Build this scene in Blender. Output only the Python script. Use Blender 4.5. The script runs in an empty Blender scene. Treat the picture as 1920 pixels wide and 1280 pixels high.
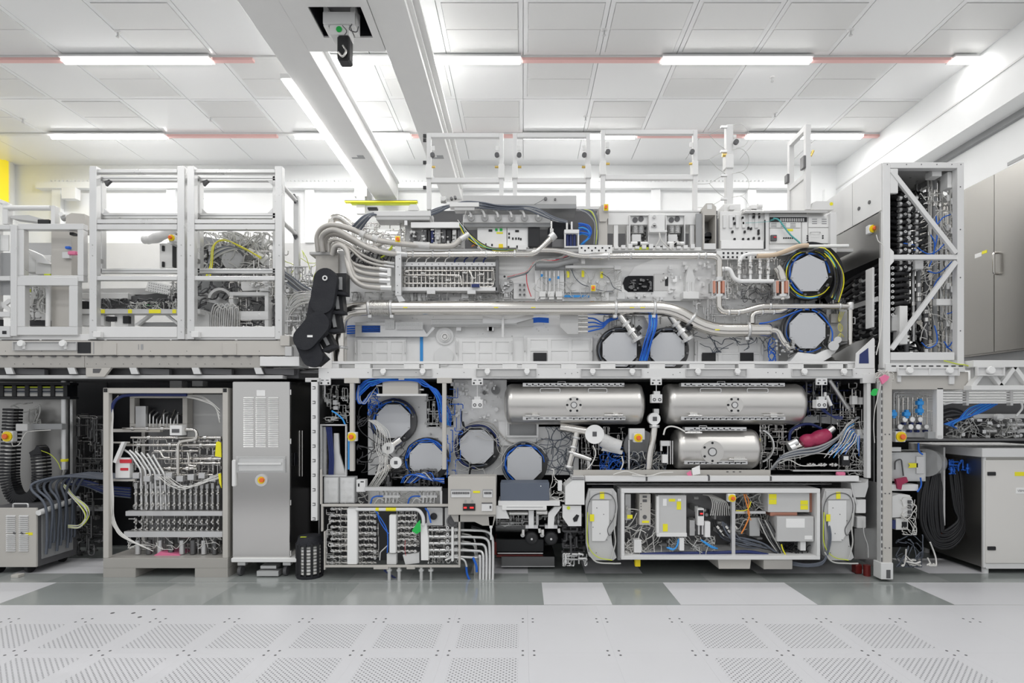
import bpy, math, random
from mathutils import Vector, Matrix

# ------------------------------------------------------------------ camera, world, lights, exposure
F_PX, VX, VY, CAM_H = 1035.0, 981.0, 772.0, 1.69
scene = bpy.context.scene
COL = scene.collection
cam_d = bpy.data.cameras.new('camera')
cam = bpy.data.objects.new('camera', cam_d)
COL.objects.link(cam)
cam.location = (0, 0, CAM_H)
cam.rotation_euler = (math.pi / 2, 0, 0)
cam_d.sensor_width = 36.0
cam_d.lens = F_PX / 1920 * 36.0
cam_d.shift_x = -(VX - 960) / 1920
cam_d.shift_y = (VY - 640) / 1920
cam_d.clip_start = 0.05
cam_d.clip_end = 100
scene.camera = cam
scene.view_settings.view_transform = 'Standard'
scene.view_settings.look = 'None'
scene.view_settings.gamma = 1.0
scene.view_settings.use_curve_mapping = False
scene.view_settings.exposure = 0.0
scene.cycles.max_bounces = 8
w = bpy.data.worlds.new('world')
scene.world = w
w.use_nodes = True
w.node_tree.nodes['Background'].inputs[0].default_value = (0.97, 0.985, 1.0, 1)
w.node_tree.nodes['Background'].inputs[1].default_value = 0.76


def ceiling_lamp_light(x, y, z, sx, sy, power):
    ld = bpy.data.lights.new('ceiling_lamp_row', 'AREA')
    ld.shape = 'RECTANGLE'
    ld.size, ld.size_y = sx, sy
    ld.energy = power
    ld.color = (1.0, 0.985, 0.965)
    lo = bpy.data.objects.new('ceiling_lamp_row', ld)
    lo.location = (x, y, z)
    COL.objects.link(lo)


# the hall's lamp rows go on overhead towards and behind the camera
for ly in (6.3, 3.9, 1.5, -0.9):
    for lx in (-6.6, -1.8, 3.0):
        ceiling_lamp_light(lx, ly, 7.1, 2.4, 0.16, 43)

# ------------------------------------------------------------------ helpers
random.seed(7)
R = random.Random(11)


def P(px, py, Z):
    return Vector(((px - VX) / F_PX * Z, Z, CAM_H + (VY - py) / F_PX * Z))


def PX(Z):
    return Z / F_PX


MATS = {}


def M(name, col, metal=0.0, rough=0.5, var=0.0, scale=6.0, bump=0.0, bscale=60.0, stretch=None, emit=0.0, alpha=1.0, trans=0.0, coat=0.0):
    m = bpy.data.materials.new(name)
    m.use_nodes = True
    nt = m.node_tree
    bs = nt.nodes['Principled BSDF']
    bs.inputs['Base Color'].default_value = (*col, 1)
    bs.inputs['Metallic'].default_value = metal
    bs.inputs['Roughness'].default_value = rough
    if coat:
        bs.inputs['Coat Weight'].default_value = coat
    if trans:
        bs.inputs['Transmission Weight'].default_value = trans
        bs.inputs['IOR'].default_value = 1.1
    if alpha < 1:
        bs.inputs['Alpha'].default_value = alpha
    if emit:
        bs.inputs['Emission Color'].default_value = (*col, 1)
        bs.inputs['Emission Strength'].default_value = emit
    if var or bump:
        tc = nt.nodes.new('ShaderNodeTexCoord')
        mp = nt.nodes.new('ShaderNodeMapping')
        if stretch:
            mp.inputs['Scale'].default_value = stretch
        nt.links.new(tc.outputs['Object'], mp.inputs['Vector'])
        if var:
            nz = nt.nodes.new('ShaderNodeTexNoise')
            nz.inputs['Scale'].default_value = scale
            nz.inputs['Detail'].default_value = 3
            nt.links.new(mp.outputs[0], nz.inputs['Vector'])
            rp = nt.nodes.new('ShaderNodeMapRange')
            rp.inputs[1].default_value = 0.3
            rp.inputs[2].default_value = 0.7
            rp.inputs[3].default_value = max(0.02, rough - var)
            rp.inputs[4].default_value = min(1.0, rough + var)
            nt.links.new(nz.outputs[0], rp.inputs[0])
            nt.links.new(rp.outputs[0], bs.inputs['Roughness'])
            mx = nt.nodes.new('ShaderNodeMix')
            mx.data_type = 'RGBA'
            mx.inputs[6].default_value = (*[c * (1 - var * .6) for c in col], 1)
            mx.inputs[7].default_value = (*[min(1, c * (1 + var * .6)) for c in col], 1)
            nt.links.new(nz.outputs[0], mx.inputs[0])
            nt.links.new(mx.outputs[2], bs.inputs['Base Color'])
        if bump:
            nb = nt.nodes.new('ShaderNodeTexNoise')
            nb.inputs['Scale'].default_value = bscale
            nt.links.new(mp.outputs[0], nb.inputs['Vector'])
            bp = nt.nodes.new('ShaderNodeBump')
            bp.inputs['Strength'].default_value = bump
            bp.inputs['Distance'].default_value = 0.01
            nt.links.new(nb.outputs[0], bp.inputs['Height'])
            nt.links.new(bp.outputs[0], bs.inputs['Normal'])
    MATS[name] = m
    return m


M('white_wall', (.88, .89, .89), rough=.55, var=.02)
M('white_paint', (.78, .78, .77), rough=.42, var=.04)
M('white_gloss', (.85, .85, .84), rough=.2)
M('ceiling_white', (.93, .935, .935), rough=.2)
M('filter_grey', (.82, .82, .81), rough=.5, bump=.2, bscale=500)
M('pale_grey', (.73, .73, .725), rough=.45, var=.04)
M('light_grey', (.55, .55, .545), rough=.45, var=.05)
M('mid_grey', (.33, .335, .34), rough=.5, var=.08)
M('dark_grey', (.10, .10, .105), rough=.5, var=.1)
M('beige', (.52, .50, .465), rough=.42, var=.04)
M('beige_dark', (.40, .385, .36), rough=.4, var=.06)
M('alu', (.66, .66, .66), metal=.75, rough=.36, var=.06, scale=9)
M('alu_bright', (.70, .70, .695), metal=.6, rough=.32, var=.05)
M('steel', (.72, .71, .69), metal=1, rough=.24, var=.08, scale=5)
M('polished', (.74, .715, .675), metal=1, rough=.17, var=.04, scale=4)
M('brushed', (.60, .59, .575), metal=1, rough=.2, var=.02, scale=40, stretch=(30, 30, .6))
M('satin_beige', (.70, .685, .655), rough=.4, var=.02)
M('brushed_side', (.36, .35, .33), metal=1, rough=.34, var=.02, scale=40, stretch=(30, .6, 30))
M('brushed_dark', (.33, .325, .315), metal=1, rough=.34, var=.03, scale=40, stretch=(30, .6, 30))
M('tank_steel', (.66, .645, .62), metal=.9, rough=.33, var=.05, scale=3)
M('cast_steel', (.48, .48, .475), metal=.85, rough=.38, var=.12, scale=14)
M('dark_steel', (.17, .17, .172), metal=.85, rough=.4, var=.12)
M('hose_steel', (.56, .54, .51), metal=.7, rough=.42, var=.1, scale=20, bump=.4, bscale=300)
M('chassis', (.78, .78, .775), metal=.2, rough=.4, var=.07, scale=4)
M('chassis_white', (.87, .87, .865), metal=0, rough=.38, var=.04, scale=4)
M('cover_grey', (.52, .53, .55), rough=.5, var=.03, scale=2)
M('slate', (.105, .125, .165), rough=.55, var=.05)
M('black', (.008, .0085, .011), rough=.45)
M('black_soft', (.011, .012, .017), rough=.7, var=.1, bump=.25, bscale=90)
M('dark_void', (.009, .0095, .012), rough=.8)  # near-black colour standing in for unlit depth
M('rubber', (.012, .012, .014), rough=.55)
M('blue', (.012, .13, .62), rough=.32)
M('sky_blue', (.03, .30, .75), rough=.4)
M('navy', (.012, .025, .13), rough=.4)
M('cable_grey', (.10, .115, .145), rough=.45)
M('cable_light', (.52, .52, .50), rough=.45)
M('cable_white', (.74, .73, .70), rough=.45)
M('yellow', (.85, .78, .02), rough=.45)
M('estop_yellow', (.88, .68, .01), rough=.38)
M('estop_red', (.85, .16, .035), rough=.35)
M('lime', (.62, .72, .05), rough=.5)
M('green', (.015, .48, .08), rough=.5)
M('teal', (.10, .42, .42), rough=.4)
M('pink', (.80, .20, .36), rough=.5)
M('crimson', (.36, .025, .085), rough=.35, bump=.5, bscale=25)
M('orange', (.80, .26, .05), rough=.45)
M('red', (.62, .03, .05), rough=.4)
M('red_dark', (.16, .012, .01), rough=.4)
M('red_strip', (.88, .55, .52), rough=.5)
M('copper', (.62, .30, .22), metal=.8, rough=.35)
M('brass', (.72, .52, .16), metal=.9, rough=.3)
M('tan_hose', (.60, .47, .34), rough=.5)
M('paper', (.86, .86, .85), rough=.6)
M('lamp_glow', (1.0, .99, .97), emit=17.0)
M('lamp_glow_soft', (1.0, .99, .97), emit=12.0)
M('yellow_window', (.98, .80, .04), rough=.4, emit=.4)
M('display_red', (.9, .03, .03), emit=1.2)
M('clear_sheet', (.93, .94, .94), rough=.18, alpha=.35)
M('wrap', (.88, .88, .87), rough=.22, alpha=.6, bump=.8, bscale=30)
M('floor_white', (.65, .652, .672), rough=.42, var=.03, scale=2)
M('floor_metal', (.33, .355, .345), metal=.1, rough=.16, var=.08, scale=1.5)
M('floor_metal_pale', (.40, .42, .41), metal=.1, rough=.16, var=.08, scale=1.5)
M('floor_edge', (.62, .63, .62), metal=.8, rough=.3)


def perforated_floor():
    m = bpy.data.materials.new('floor_perforated')
    m.use_nodes = True
    nt = m.node_tree
    bs = nt.nodes['Principled BSDF']
    bs.inputs['Roughness'].default_value = .42
    N = nt.nodes.new
    L = nt.links.new

    def math_(op, a, b=None, c=None):
        n = N('ShaderNodeMath')
        n.operation = op
        for i, v in enumerate((a, b, c)):
            if v is None:
                continue
            if isinstance(v, (int, float)):
                n.inputs[i].default_value = v
            else:
                L(v, n.inputs[i])
        return n.outputs[0]
    tc = N('ShaderNodeTexCoord')
    sp = N('ShaderNodeSeparateXYZ')
    L(tc.outputs['Object'], sp.inputs[0])
    x, y = sp.outputs[0], sp.outputs[1]

    def grid(ox, oy, pitch, r):
        fx = math_('SUBTRACT', math_('FRACT', math_('ADD', math_('DIVIDE', x, pitch), ox + 100)), .5)
        fy = math_('SUBTRACT', math_('FRACT', math_('ADD', math_('DIVIDE', y, pitch), oy + 100)), .5)
        d = math_('ADD', math_('MULTIPLY', fx, fx), math_('MULTIPLY', fy, fy))
        return math_('LESS_THAN', d, (r / pitch) ** 2)
    g = math_('MAXIMUM', grid(0, 0, .0385, .0058), grid(.5, .5, .0385, .0058))
    inx = math_('LESS_THAN', math_('ABSOLUTE', x), .228)
    iny = math_('LESS_THAN', math_('ABSOLUTE', y), .228)
    msk = math_('MULTIPLY', g, math_('MULTIPLY', inx, iny))
    mx = N('ShaderNodeMix')
    mx.data_type = 'RGBA'
    mx.inputs[6].default_value = (.65, .652, .672, 1)
    mx.inputs[7].default_value = (.15, .15, .16, 1)
    L(msk, mx.inputs[0])
    L(mx.outputs[2], bs.inputs['Base Color'])
    MATS['floor_perforated'] = m


perforated_floor()


def frame_of(d):
    d = d.normalized()
    u = d.cross(Vector((0, 0, 1)))
    if u.length < 1e-3:
        u = Vector((1, 0, 0))
    u.normalize()
    return d, u, d.cross(u)


class B:
    """collects the geometry of one part; pixel sizes are turned into metres at depth Z"""

    def __init__(s, Z=5.6):
        s.v, s.f, s.sm, s.mi, s.Z, s.cur = [], [], [], [], Z, 0

    def _add(s, vs, fs, smooth=False):
        o = len(s.v)
        s.v += [tuple(v) for v in vs]
        for f in fs:
            s.f.append([i + o for i in f])
            s.sm.append(smooth)
            s.mi.append(s.cur)
        return s

    def box(s, a, b, c=0.0):
        x0, x1 = sorted((a[0], b[0]))
        y0, y1 = sorted((a[1], b[1]))
        z0, z1 = sorted((a[2], b[2]))
        c = min(c, (x1 - x0) * .3, (y1 - y0) * .3, (z1 - z0) * .3)
        if c < 4e-4:
            vs = [(x, y, z) for x in (x0, x1) for y in (y0, y1) for z in (z0, z1)]
            return s._add(vs, [(0, 1, 3, 2), (4, 6, 7, 5), (0, 4, 5, 1), (2, 3, 7, 6), (0, 2, 6, 4), (1, 5, 7, 3)])
        # front and side edges chamfered: two rings of eight around the Y axis
        def ring(i, y):
            return [(x0 + i + c, y, z0 + i), (x1 - i - c, y, z0 + i), (x1 - i, y, z0 + i + c), (x1 - i, y, z1 - i - c),
                    (x1 - i - c, y, z1 - i), (x0 + i + c, y, z1 - i), (x0 + i, y, z1 - i - c), (x0 + i, y, z0 + i + c)]
        k = c * .7
        vs = ring(k, y0) + ring(0, y0 + c) + ring(0, y1)
        fs = [tuple(range(8)), tuple(reversed(range(16, 24)))]
        for q in (0, 8):
            for i in range(8):
                j = (i + 1) % 8
                fs.append((q + i, q + 8 + i, q + 8 + j, q + j))
        return s._add(vs, fs)

    def rect(s, x0, y0, x1, y1, Z=None, d=.02, c=.0025):
        Z = Z or s.Z
        a, b = P(x0, y0, Z), P(x1, y1, Z)
        return s.box((a.x, Z, a.z), (b.x, Z + d, b.z), c)

    def prism(s, pts, Z=None, d=.02):
        Z = Z or s.Z
        a = [P(x, y, Z) for x, y in pts]
        ar = sum(a[i].x * a[(i + 1) % len(a)].z - a[(i + 1) % len(a)].x * a[i].z for i in range(len(a)))
        if ar < 0:
            a.reverse()
        n = len(a)
        vs = [(p.x, Z, p.z) for p in a] + [(p.x, Z + d, p.z) for p in a]
        fs = [tuple(range(n)), tuple(reversed(range(n, 2 * n)))]
        fs += [(i, n + i, n + (i + 1) % n, (i + 1) % n) for i in range(n)]
        return s._add(vs, fs)

    def cyl(s, p0, p1, r0, r1=None, n=12, cap=True):
        p0, p1 = Vector(p0), Vector(p1)
        r1 = r0 if r1 is None else r1
        d, u, w_ = frame_of(p1 - p0)
        cs = [(math.cos(2 * math.pi * i / n), math.sin(2 * math.pi * i / n)) for i in range(n)]
        vs = [p0 + u * (r0 * a) + w_ * (r0 * b) for a, b in cs] + [p1 + u * (r1 * a) + w_ * (r1 * b) for a, b in cs]
        s._add(vs, [(i, (i + 1) % n, n + (i + 1) % n, n + i) for i in range(n)], True)
        if cap:
            s._add(vs[:n], [tuple(reversed(range(n)))])
            s._add(vs[n:], [tuple(range(n))])
        return s

    def disc(s, px, py, r, Z=None, d=.01, n=16, r1=None):
        """a short cylinder facing the front, radius in pixels"""
        Z = Z or s.Z
        p = P(px, py, Z)
        k = PX(Z)
        return s.cyl(p, p + Vector((0, d, 0)), r * k, (r if r1 is None else r1) * k, n)

    def ring(s, px, py, r0, r1, Z=None, d=.01, n=24, a0=0, a1=360):
        Z = Z or s.Z
        k = PX(Z)
        c = P(px, py, Z)
        full = abs(a1 - a0) >= 360
        m = n if full else n + 1
        vs = []
        for i in range(m):
            a = math.radians(a0 + (a1 - a0) * i / n)
            e = Vector((math.cos(a), 0, math.sin(a)))
            vs += [c + e * r0 * k, c + e * r1 * k, c + e * r1 * k + Vector((0, d, 0)), c + e * r0 * k + Vector((0, d, 0))]
        fs = []
        for i in range(n):
            a, b = 4 * i, 4 * ((i + 1) % m)
            for j in range(4):
                fs.append((a + j, a + (j + 1) % 4, b + (j + 1) % 4, b + j))
        return s._add(vs, fs)

    def lathe(s, o, axis, prof, n=24):
        o = Vector(o)
        d, u, w_ = frame_of(Vector(axis))
        vs = []
        for t, r in prof:
            for i in range(n):
                a = 2 * math.pi * i / n
                vs.append(o + d * t + u * (r * math.cos(a)) + w_ * (r * math.sin(a)))
        fs = []
        for k in range(len(prof) - 1):
            for i in range(n):
                j = (i + 1) % n
                fs.append((k * n + i, k * n + j, (k + 1) * n + j, (k + 1) * n + i))
        s._add(vs, fs, True)
        s._add(vs[:n], [tuple(reversed(range(n)))])
        s._add(vs[-n:], [tuple(range(n))])
        return s

    def sweep(s, pts, r, n=8, cap=True):
        pts = [Vector(p) for p in pts]
        q = [pts[0]]
        for p in pts[1:]:
            if (p - q[-1]).length > 1e-5:
                q.append(p)
        pts = q
        if len(pts) < 2:
            return s
        m = len(pts)
        t0, u, w_ = frame_of(pts[1] - pts[0])
        vs = []
        for i in range(m):
            if i == 0:
                t = (pts[1] - pts[0]).normalized()
            elif i == m - 1:
                t = (pts[-1] - pts[-2]).normalized()
            else:
                t = ((pts[i] - pts[i - 1]).normalized() + (pts[i + 1] - pts[i]).normalized())
                t = t.normalized() if t.length > 1e-6 else (pts[i + 1] - pts[i]).normalized()
            u = (u - t * u.dot(t))
            if u.length < 1e-4:
                _, u, _ = frame_of(t)
            u.normalize()
            w_ = t.cross(u)
            rr = r[i] if isinstance(r, (list, tuple)) else r
            for k in range(n):
                a = 2 * math.pi * k / n
                vs.append(pts[i] + u * (rr * math.cos(a)) + w_ * (rr * math.sin(a)))
        fs = []
        for i in range(m - 1):
            for k in range(n):
                j = (k + 1) % n
                fs.append((i * n + k, i * n + j, (i + 1) * n + j, (i + 1) * n + k))
        s._add(vs, fs, True)
        if cap:
            s._add(vs[:n], [tuple(reversed(range(n)))])
            s._add(vs[-n:], [tuple(range(n))])
        return s

    def pts(s, pts, Z=None):
        Z = Z or s.Z
        return [P(p[0], p[1], p[2] if len(p) > 2 else Z) for p in pts]

    def hose(s, pts, r, Z=None, n=6, k=5):
        """smooth hose through pixel points, radius in pixels"""
        Z = Z or s.Z
        return s.sweep(spline(s.pts(pts, Z), k), r * PX(Z), n)

    def pipe(s, pts, r, Z=None, n=12, bend=None):
        """straight runs with rounded bends, radius in pixels"""
        Z = Z or s.Z
        return s.sweep(fillet(s.pts(pts, Z), (bend if bend else r * 2.4) * PX(Z)), r * PX(Z), n)

    def mesh(s, name, mats):
        me = bpy.data.meshes.new(name)
        me.from_pydata(s.v, [], s.f)
        me.polygons.foreach_set('use_smooth', s.sm)
        for m in (mats if isinstance(mats, (list, tuple)) else [mats]):
            me.materials.append(MATS[m])
        if isinstance(mats, (list, tuple)):
            me.polygons.foreach_set('material_index', s.mi)
        me.update()
        return me


def spline(p, k=5):
    if len(p) < 3:
        return p
    q = [p[0] * 2 - p[1]] + p + [p[-1] * 2 - p[-2]]
    out = []
    for i in range(1, len(q) - 2):
        a, b, c, d = q[i - 1:i + 3]
        for j in range(k):
            t = j / k
            out.append(.5 * ((2 * b) + (c - a) * t + (2 * a - 5 * b + 4 * c - d) * t * t + (3 * b - a - 3 * c + d) * t ** 3))
    out.append(p[-1])
    return out


def fillet(p, r, k=5):
    out = [p[0]]
    for i in range(1, len(p) - 1):
        a, b, c = p[i - 1], p[i], p[i + 1]
        la, lc = (a - b).length, (c - b).length
        t = min(r, la * .48, lc * .48)
        s_, e = b + (a - b).normalized() * t, b + (c - b).normalized() * t
        for j in range(k + 1):
            q = j / k
            out.append((1 - q) ** 2 * s_ + 2 * q * (1 - q) * b + q * q * e)
    out.append(p[-1])
    return out


def link(name, me, loc=(0, 0, 0), parent=None):
    o = bpy.data.objects.new(name, me)
    COL.objects.link(o)
    o.location = loc
    if parent:
        o.parent = parent
    return o


def tag(o, label=None, cat=None, group=None, kind=None):
    for k, v in (('label', label), ('category', cat), ('group', group), ('kind', kind)):
        if v:
            o[k] = v
    return o


THINGS = []


class T:
    """a thing: an Empty at its base that parents its parts"""

    def __init__(s, name, label, cat, group=None, at=None, kind=None):
        s.o = bpy.data.objects.new(name, None)
        s.o.empty_display_size = .1
        COL.objects.link(s.o)
        tag(s.o, label, cat, group, kind)
        s.at = Vector(at) if at is not None else None
        if s.at is not None:
            s.o.location = s.at
        s.parts, s.lo, s.zmin = [], None, None
        THINGS.append(s)

    def add(s, name, b, mats, label=None, kind=None):
        o = link(name, b.mesh(name, mats), parent=s.o)
        tag(o, label, kind=kind)
        s.parts.append(o)
        return o

    def sub(s, part, name, b, mats, label=None, kind=None):
        o = link(name, b.mesh(name, mats), parent=part)
        tag(o, label, kind=kind)
        return o

    def put(s, name, me, loc, rot=None, parent=None):
        """a copy of a shared mesh; loc in the world (or local to a part)"""
        o = link(name, me, loc, parent or s.o)
        if rot:
            o.rotation_euler = rot
        if parent is None:
            s.parts.append(o)
        return o


def settle():
    for t in THINGS:
        if t.at is not None or not t.parts:
            continue
        lo, hi = Vector((1e9,) * 3), Vector((-1e9,) * 3)
        for o in t.parts:
            for c in o.bound_box:
                q = Vector(c) + o.location
                for k in range(3):
                    lo[k] = min(lo[k], q[k])
                    hi[k] = max(hi[k], q[k])
        base = Vector(((lo.x + hi.x) / 2, (lo.y + hi.y) / 2, lo.z))
        t.o.location = base
        for o in t.parts:
            o.location = o.location - base


def one(name, b, mats, label, cat, group=None, kind=None):
    """a thing that is a single mesh, origin at its base"""
    n = len(b.v)
    xs, ys, zs = zip(*b.v)
    base = Vector(((min(xs) + max(xs)) / 2, (min(ys) + max(ys)) / 2, min(zs)))
    b.v = [(x - base.x, y - base.y, z - base.z) for x, y, z in b.v]
    o = link(name, b.mesh(name, mats), base)
    return tag(o, label, cat, group, kind)


def struct(name, b, mats, label=None):
    o = link(name, b.mesh(name, mats))
    return tag(o, label, kind='structure')


MESH = {}


def shared(key, build, mats):
    if key not in MESH:
        b = B()
        build(b)
        MESH[key] = b.mesh(key, mats)
    return MESH[key]


# ------------------------------------------------------------------ the room
CEIL, BACK, LEFT, RIGHT = 7.29, 12.6, -11.6, 7.15
fl = struct('floor', B().box((-14, -4, -.12), (9, 14, -.02)), 'dark_grey', 'raised floor under the clean room panels')


def tile(name, x0, x1, y0, y1, mat, top=0.0):
    key = 'tile_%s_%.3f_%.3f_%.3f' % (mat, x1 - x0, y1 - y0, top)
    me = shared(key, lambda b: b.box((-(x1 - x0) / 2 + .0002, -(y1 - y0) / 2 + .0002, -.02), ((x1 - x0) / 2 - .0002, (y1 - y0) / 2 - .0002, top), 0), mat)
    return link(name, me, ((x0 + x1) / 2, (y0 + y1) / 2, 0), fl)


SCREW = shared('floor_screw', lambda b: b.cyl((0, 0, -.001), (0, 0, .0012), .009, n=10), 'dark_grey')
X0 = .037
for r, (ya, yb) in enumerate(((1.465, 2.065), (2.065, 2.666), (2.666, 3.266), (3.266, 3.871), (3.871, 4.477), (4.477, 4.832))):
    for k in range(-9, 10):
        perf = r in (2, 3, 4) and (k <= -1 or k in (2, 3, 4))
        t = tile('floor_tile', X0 + .6 * k, X0 + .6 * k + .6, ya, yb, 'floor_perforated' if perf else 'floor_white')
        if r in (3, 4) and -8 <= k <= 8:
            for dx, dy in ((-.04, .035), (.04, .035), (-.04, -.035), (.04, -.035)):
                link('screw', SCREW, (-.3 + dx, (yb - ya) / 2 + dy, .0), t)
for k in range(-10, 10):
    xa = .182 + .6 * k
    white = k in (0, 2, 3) or k >= 6 or k <= -9
    tile('floor_plate', xa, xa + .6, 4.832, 5.466, 'floor_white' if white else ('floor_metal' if (k * 7) % 3 else 'floor_metal_pale'), .001)
for k in range(-12, 10):
    xa = .05 + .6 * k
    tile('floor_plate', xa, xa + .6, 5.475, 5.78, 'floor_metal' if k % 3 else 'floor_metal_pale', 0)
    for j, ya in enumerate((5.78, 6.38, 6.98)):
        wh = (j, k) in ((0, -1), (0, 1), (0, 4), (0, 5), (0, 7), (0, -8), (0, -9), (1, -8), (0, 10))
        tile('floor_plate', xa, xa + .6, ya, ya + .6, 'floor_white' if wh else 'floor_metal', 0)
for px, py in ((211, 1149), (250, 1149), (262, 1156.5), (288, 1142.5)):
    q = P(px, py, F_PX * CAM_H / (py - VY))
    link('floor_mark', B().cyl(q, q + Vector((0, 0, .0012)), .016, n=10).mesh('floor_mark', 'dark_grey'), parent=fl)
b = B().box((-13, 5.464, -.02), (8, 5.476, .004))
b.box((-13, 4.829, -.02), (8, 4.835, .0018))
o = link('edge_strip', b.mesh('edge_strip', 'floor_edge'), parent=fl)

for k in range(-8, 6):
    for j in range(3):
        tile('floor_panel', .05 + 1.5 * k, .05 + 1.5 * k + 1.5, 7.58 + 1.7 * j, 9.28 + 1.7 * j, 'floor_white', 0)
# walls
wb = struct('wall_back', B().box((LEFT - .3, BACK, -.1), (RIGHT + .7, BACK + .2, CEIL + .2)), 'white_wall', 'white rear wall of the clean room')
b = B()
z457 = CAM_H + (VY - 457) / F_PX * BACK
b.box((LEFT, BACK - .06, 0), (RIGHT, BACK - .002, z457))
o = link('wall_panel', b.mesh('wall_panel', 'light_grey'), parent=wb)
zr = CAM_H + (VY - 346) / F_PX * BACK
b = B().box((LEFT + .6, BACK - .16, zr - .14), (RIGHT - 1, BACK - .002, zr - .03))
for i in range(180):
    x = LEFT + .9 + i * .09
    b.box((x, BACK - .17, zr), (x + .05, BACK - .03, zr + .04))
b.box((LEFT + .6, BACK - .16, zr - .03), (RIGHT - 1, BACK - .002, zr))
o = link('cable_rail', b.mesh('cable_rail', 'white_wall'), parent=wb)
for px in (105, 320, 580, 1230, 1410, 1555):
    p = P(px, 360, BACK - .1)
    b = B().box((p.x - .1, BACK - .1, z457), (p.x + .1, BACK - .002, zr - .14))
    link('wall_mullion', b.mesh('wall_mullion', 'white_wall'), parent=wb)
struct('wall_left', B().box((LEFT - .2, 6, -.1), (LEFT, BACK, CEIL + .2)), 'white_wall', 'white side wall with yellow window')
b = B().box((LEFT - .01, 9.4, CAM_H + 4.7), (LEFT + .02, 12.42, CAM_H + 5.8))
wi = struct('window_1', b, 'yellow_window', 'glowing yellow window strip in the side wall')
b = B().box((LEFT - .01, 12.42, CAM_H + 4.62), (LEFT + .05, 12.5, CAM_H + 5.85)).box((LEFT - .01, 9.4, CAM_H + 4.62), (LEFT + .05, 12.42, CAM_H + 4.7))
link('window_frame', b.mesh('window_frame', 'white_wall'), parent=wi)
wr = struct('wall_right', B().box((RIGHT + .44, 3.5, -.1), (RIGHT + .6, BACK, CEIL + .2)), 'white_wall', 'white side wall with stepped soffit')
for nm, q, m in (('soffit', ((RIGHT, 3.5, 6.26), (RIGHT + .44, BACK, CEIL + .03)), 'white_wall'), ('wall_groove', ((RIGHT - .012, 3.5, 6.76), (RIGHT, BACK, 6.79)), 'pale_grey'), ('soffit_slot', ((RIGHT + .36, 3.5, 6.16), (RIGHT + .44, BACK - 1.5, 6.26)), 'mid_grey')):
    link(nm, B().box(*q).mesh(nm, m), parent=wr)

# ceiling with filter cells
ce = struct('ceiling', B().box((LEFT - .2, 2.0, CEIL + .03), (RIGHT + .2, BACK + .2, CEIL + .2)), 'ceiling_white', 'white ceiling of filter panels and strip lamps')
HALF = shared('filter_half', lambda b: b.box((-.525, -.255, -.012), (.525, .255, .03), .004), 'filter_grey')
BLANK = shared('ceiling_blank', lambda b: b.box((-.594, -.594, -.004), (.594, .594, .03)), 'ceiling_white')
RIMM = shared('filter_rim', lambda b: (b.box((-.595, -.595, -.003), (-.53, .595, .03)), b.box((.53, -.595, -.003), (.595, .595, .03)), b.box((-.53, -.595, -.003), (.53, -.525, .03)), b.box((-.53, .525, -.003), (.53, .595, .03)), b.box((-.53, -.012, -.003), (.53, .012, .03))), 'ceiling_white')
rows = [(7.47, (-7, -5, -1, 0, 1, 2, 3, 5)), (8.67, (-8, -6, -4, -2, 0, 2, 4)), (9.87, (-9, -7, -5, -3, -1, 1, 3, 5)), (11.07, ()), (6.27, (-6, -4, -2, 0, 2, 4)), (5.07, ())]
for y, grey in rows:
    for k in range(-10, 6):
        x = 1.2 * k + .6
        if k in grey:
            c = link('filter_panel', RIMM, (x, y + .6, CEIL), ce)
            for q in (-.262, .262):
                link('filter_mesh', HALF, (0, q, 0), c)
        else:
            link('ceiling_panel', BLANK, (x, y + .6, CEIL), ce)
# the lamp channel between rows
for y in (8.70, 11.10):
    b = B().box((LEFT, y - .03, CEIL - .03), (RIGHT, y + .05, CEIL + .03), .0)
    link('lamp_channel', b.mesh('lamp_channel', 'white_paint'), parent=ce)


def strip_lamp(xa, xb, y, label):
    t = T('strip_lamp', label, 'lamp', 'ceiling strip lamps')
    z = CEIL - .06
    t.add('lamp_housing', B().box((xa, y - .10, z), (xb, y + .12, CEIL - .03)), 'white_paint')
    t.add('lamp_tube', B().cyl((xa + .02, y + .01, z - .010), (xb - .02, y + .01, z - .010), .042, n=14), 'lamp_glow')
    ceiling_lamp_light((xa + xb) / 2, y + .01, z - .056, xb - xa - .05, .07, 30 * (xb - xa) * (.4 if xb > 6 else 1))


def red_strip(xa, xb, y, label):
    one('red_strip', B().box((xa, y - .03, CEIL - .075), (xb, y + .05, CEIL - .03), .004), 'red_strip', label, 'strip', 'red ceiling strips')


def lx(px, y):
    return (px - VX) / F_PX * y


for a, c, l in ((118, 397, 'long white strip lamp above the guard frames, front row'), (560, 738, 'white strip lamp between the two crane girders, front row'),
                (800, 977, 'white strip lamp beside the second crane girder, front row'), (1240, 1520, 'long white strip lamp over the pole, front row'),
                (1783, 1828, 'short white strip lamp by the stepped soffit, front row')):
    strip_lamp(lx(a, 8.7), lx(c, 8.7), 8.7, l)
for a, c, l in ((95, 312, 'white strip lamp over the guard frames, rear row'), (552, 770, 'white strip lamp behind the crane girders, rear row'),
                (980, 1192, 'white strip lamp behind the portal gates, rear row'), (1398, 1616, 'white strip lamp behind the leaning gate, rear row')):
    strip_lamp(lx(a, 11.1), lx(c, 11.1), 11.1, l)
for a, c, l in ((-120, 116, 'pale red strip at the window end, front row'), (400, 475, 'short pale red strip before the crane, front row'),
                (979, 1238, 'long pale red strip in the middle, front row'), (1522, 1781, 'pale red strip beside the pole, front row')):
    red_strip(lx(a, 8.7), lx(c, 8.7), 8.7, l)
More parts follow.
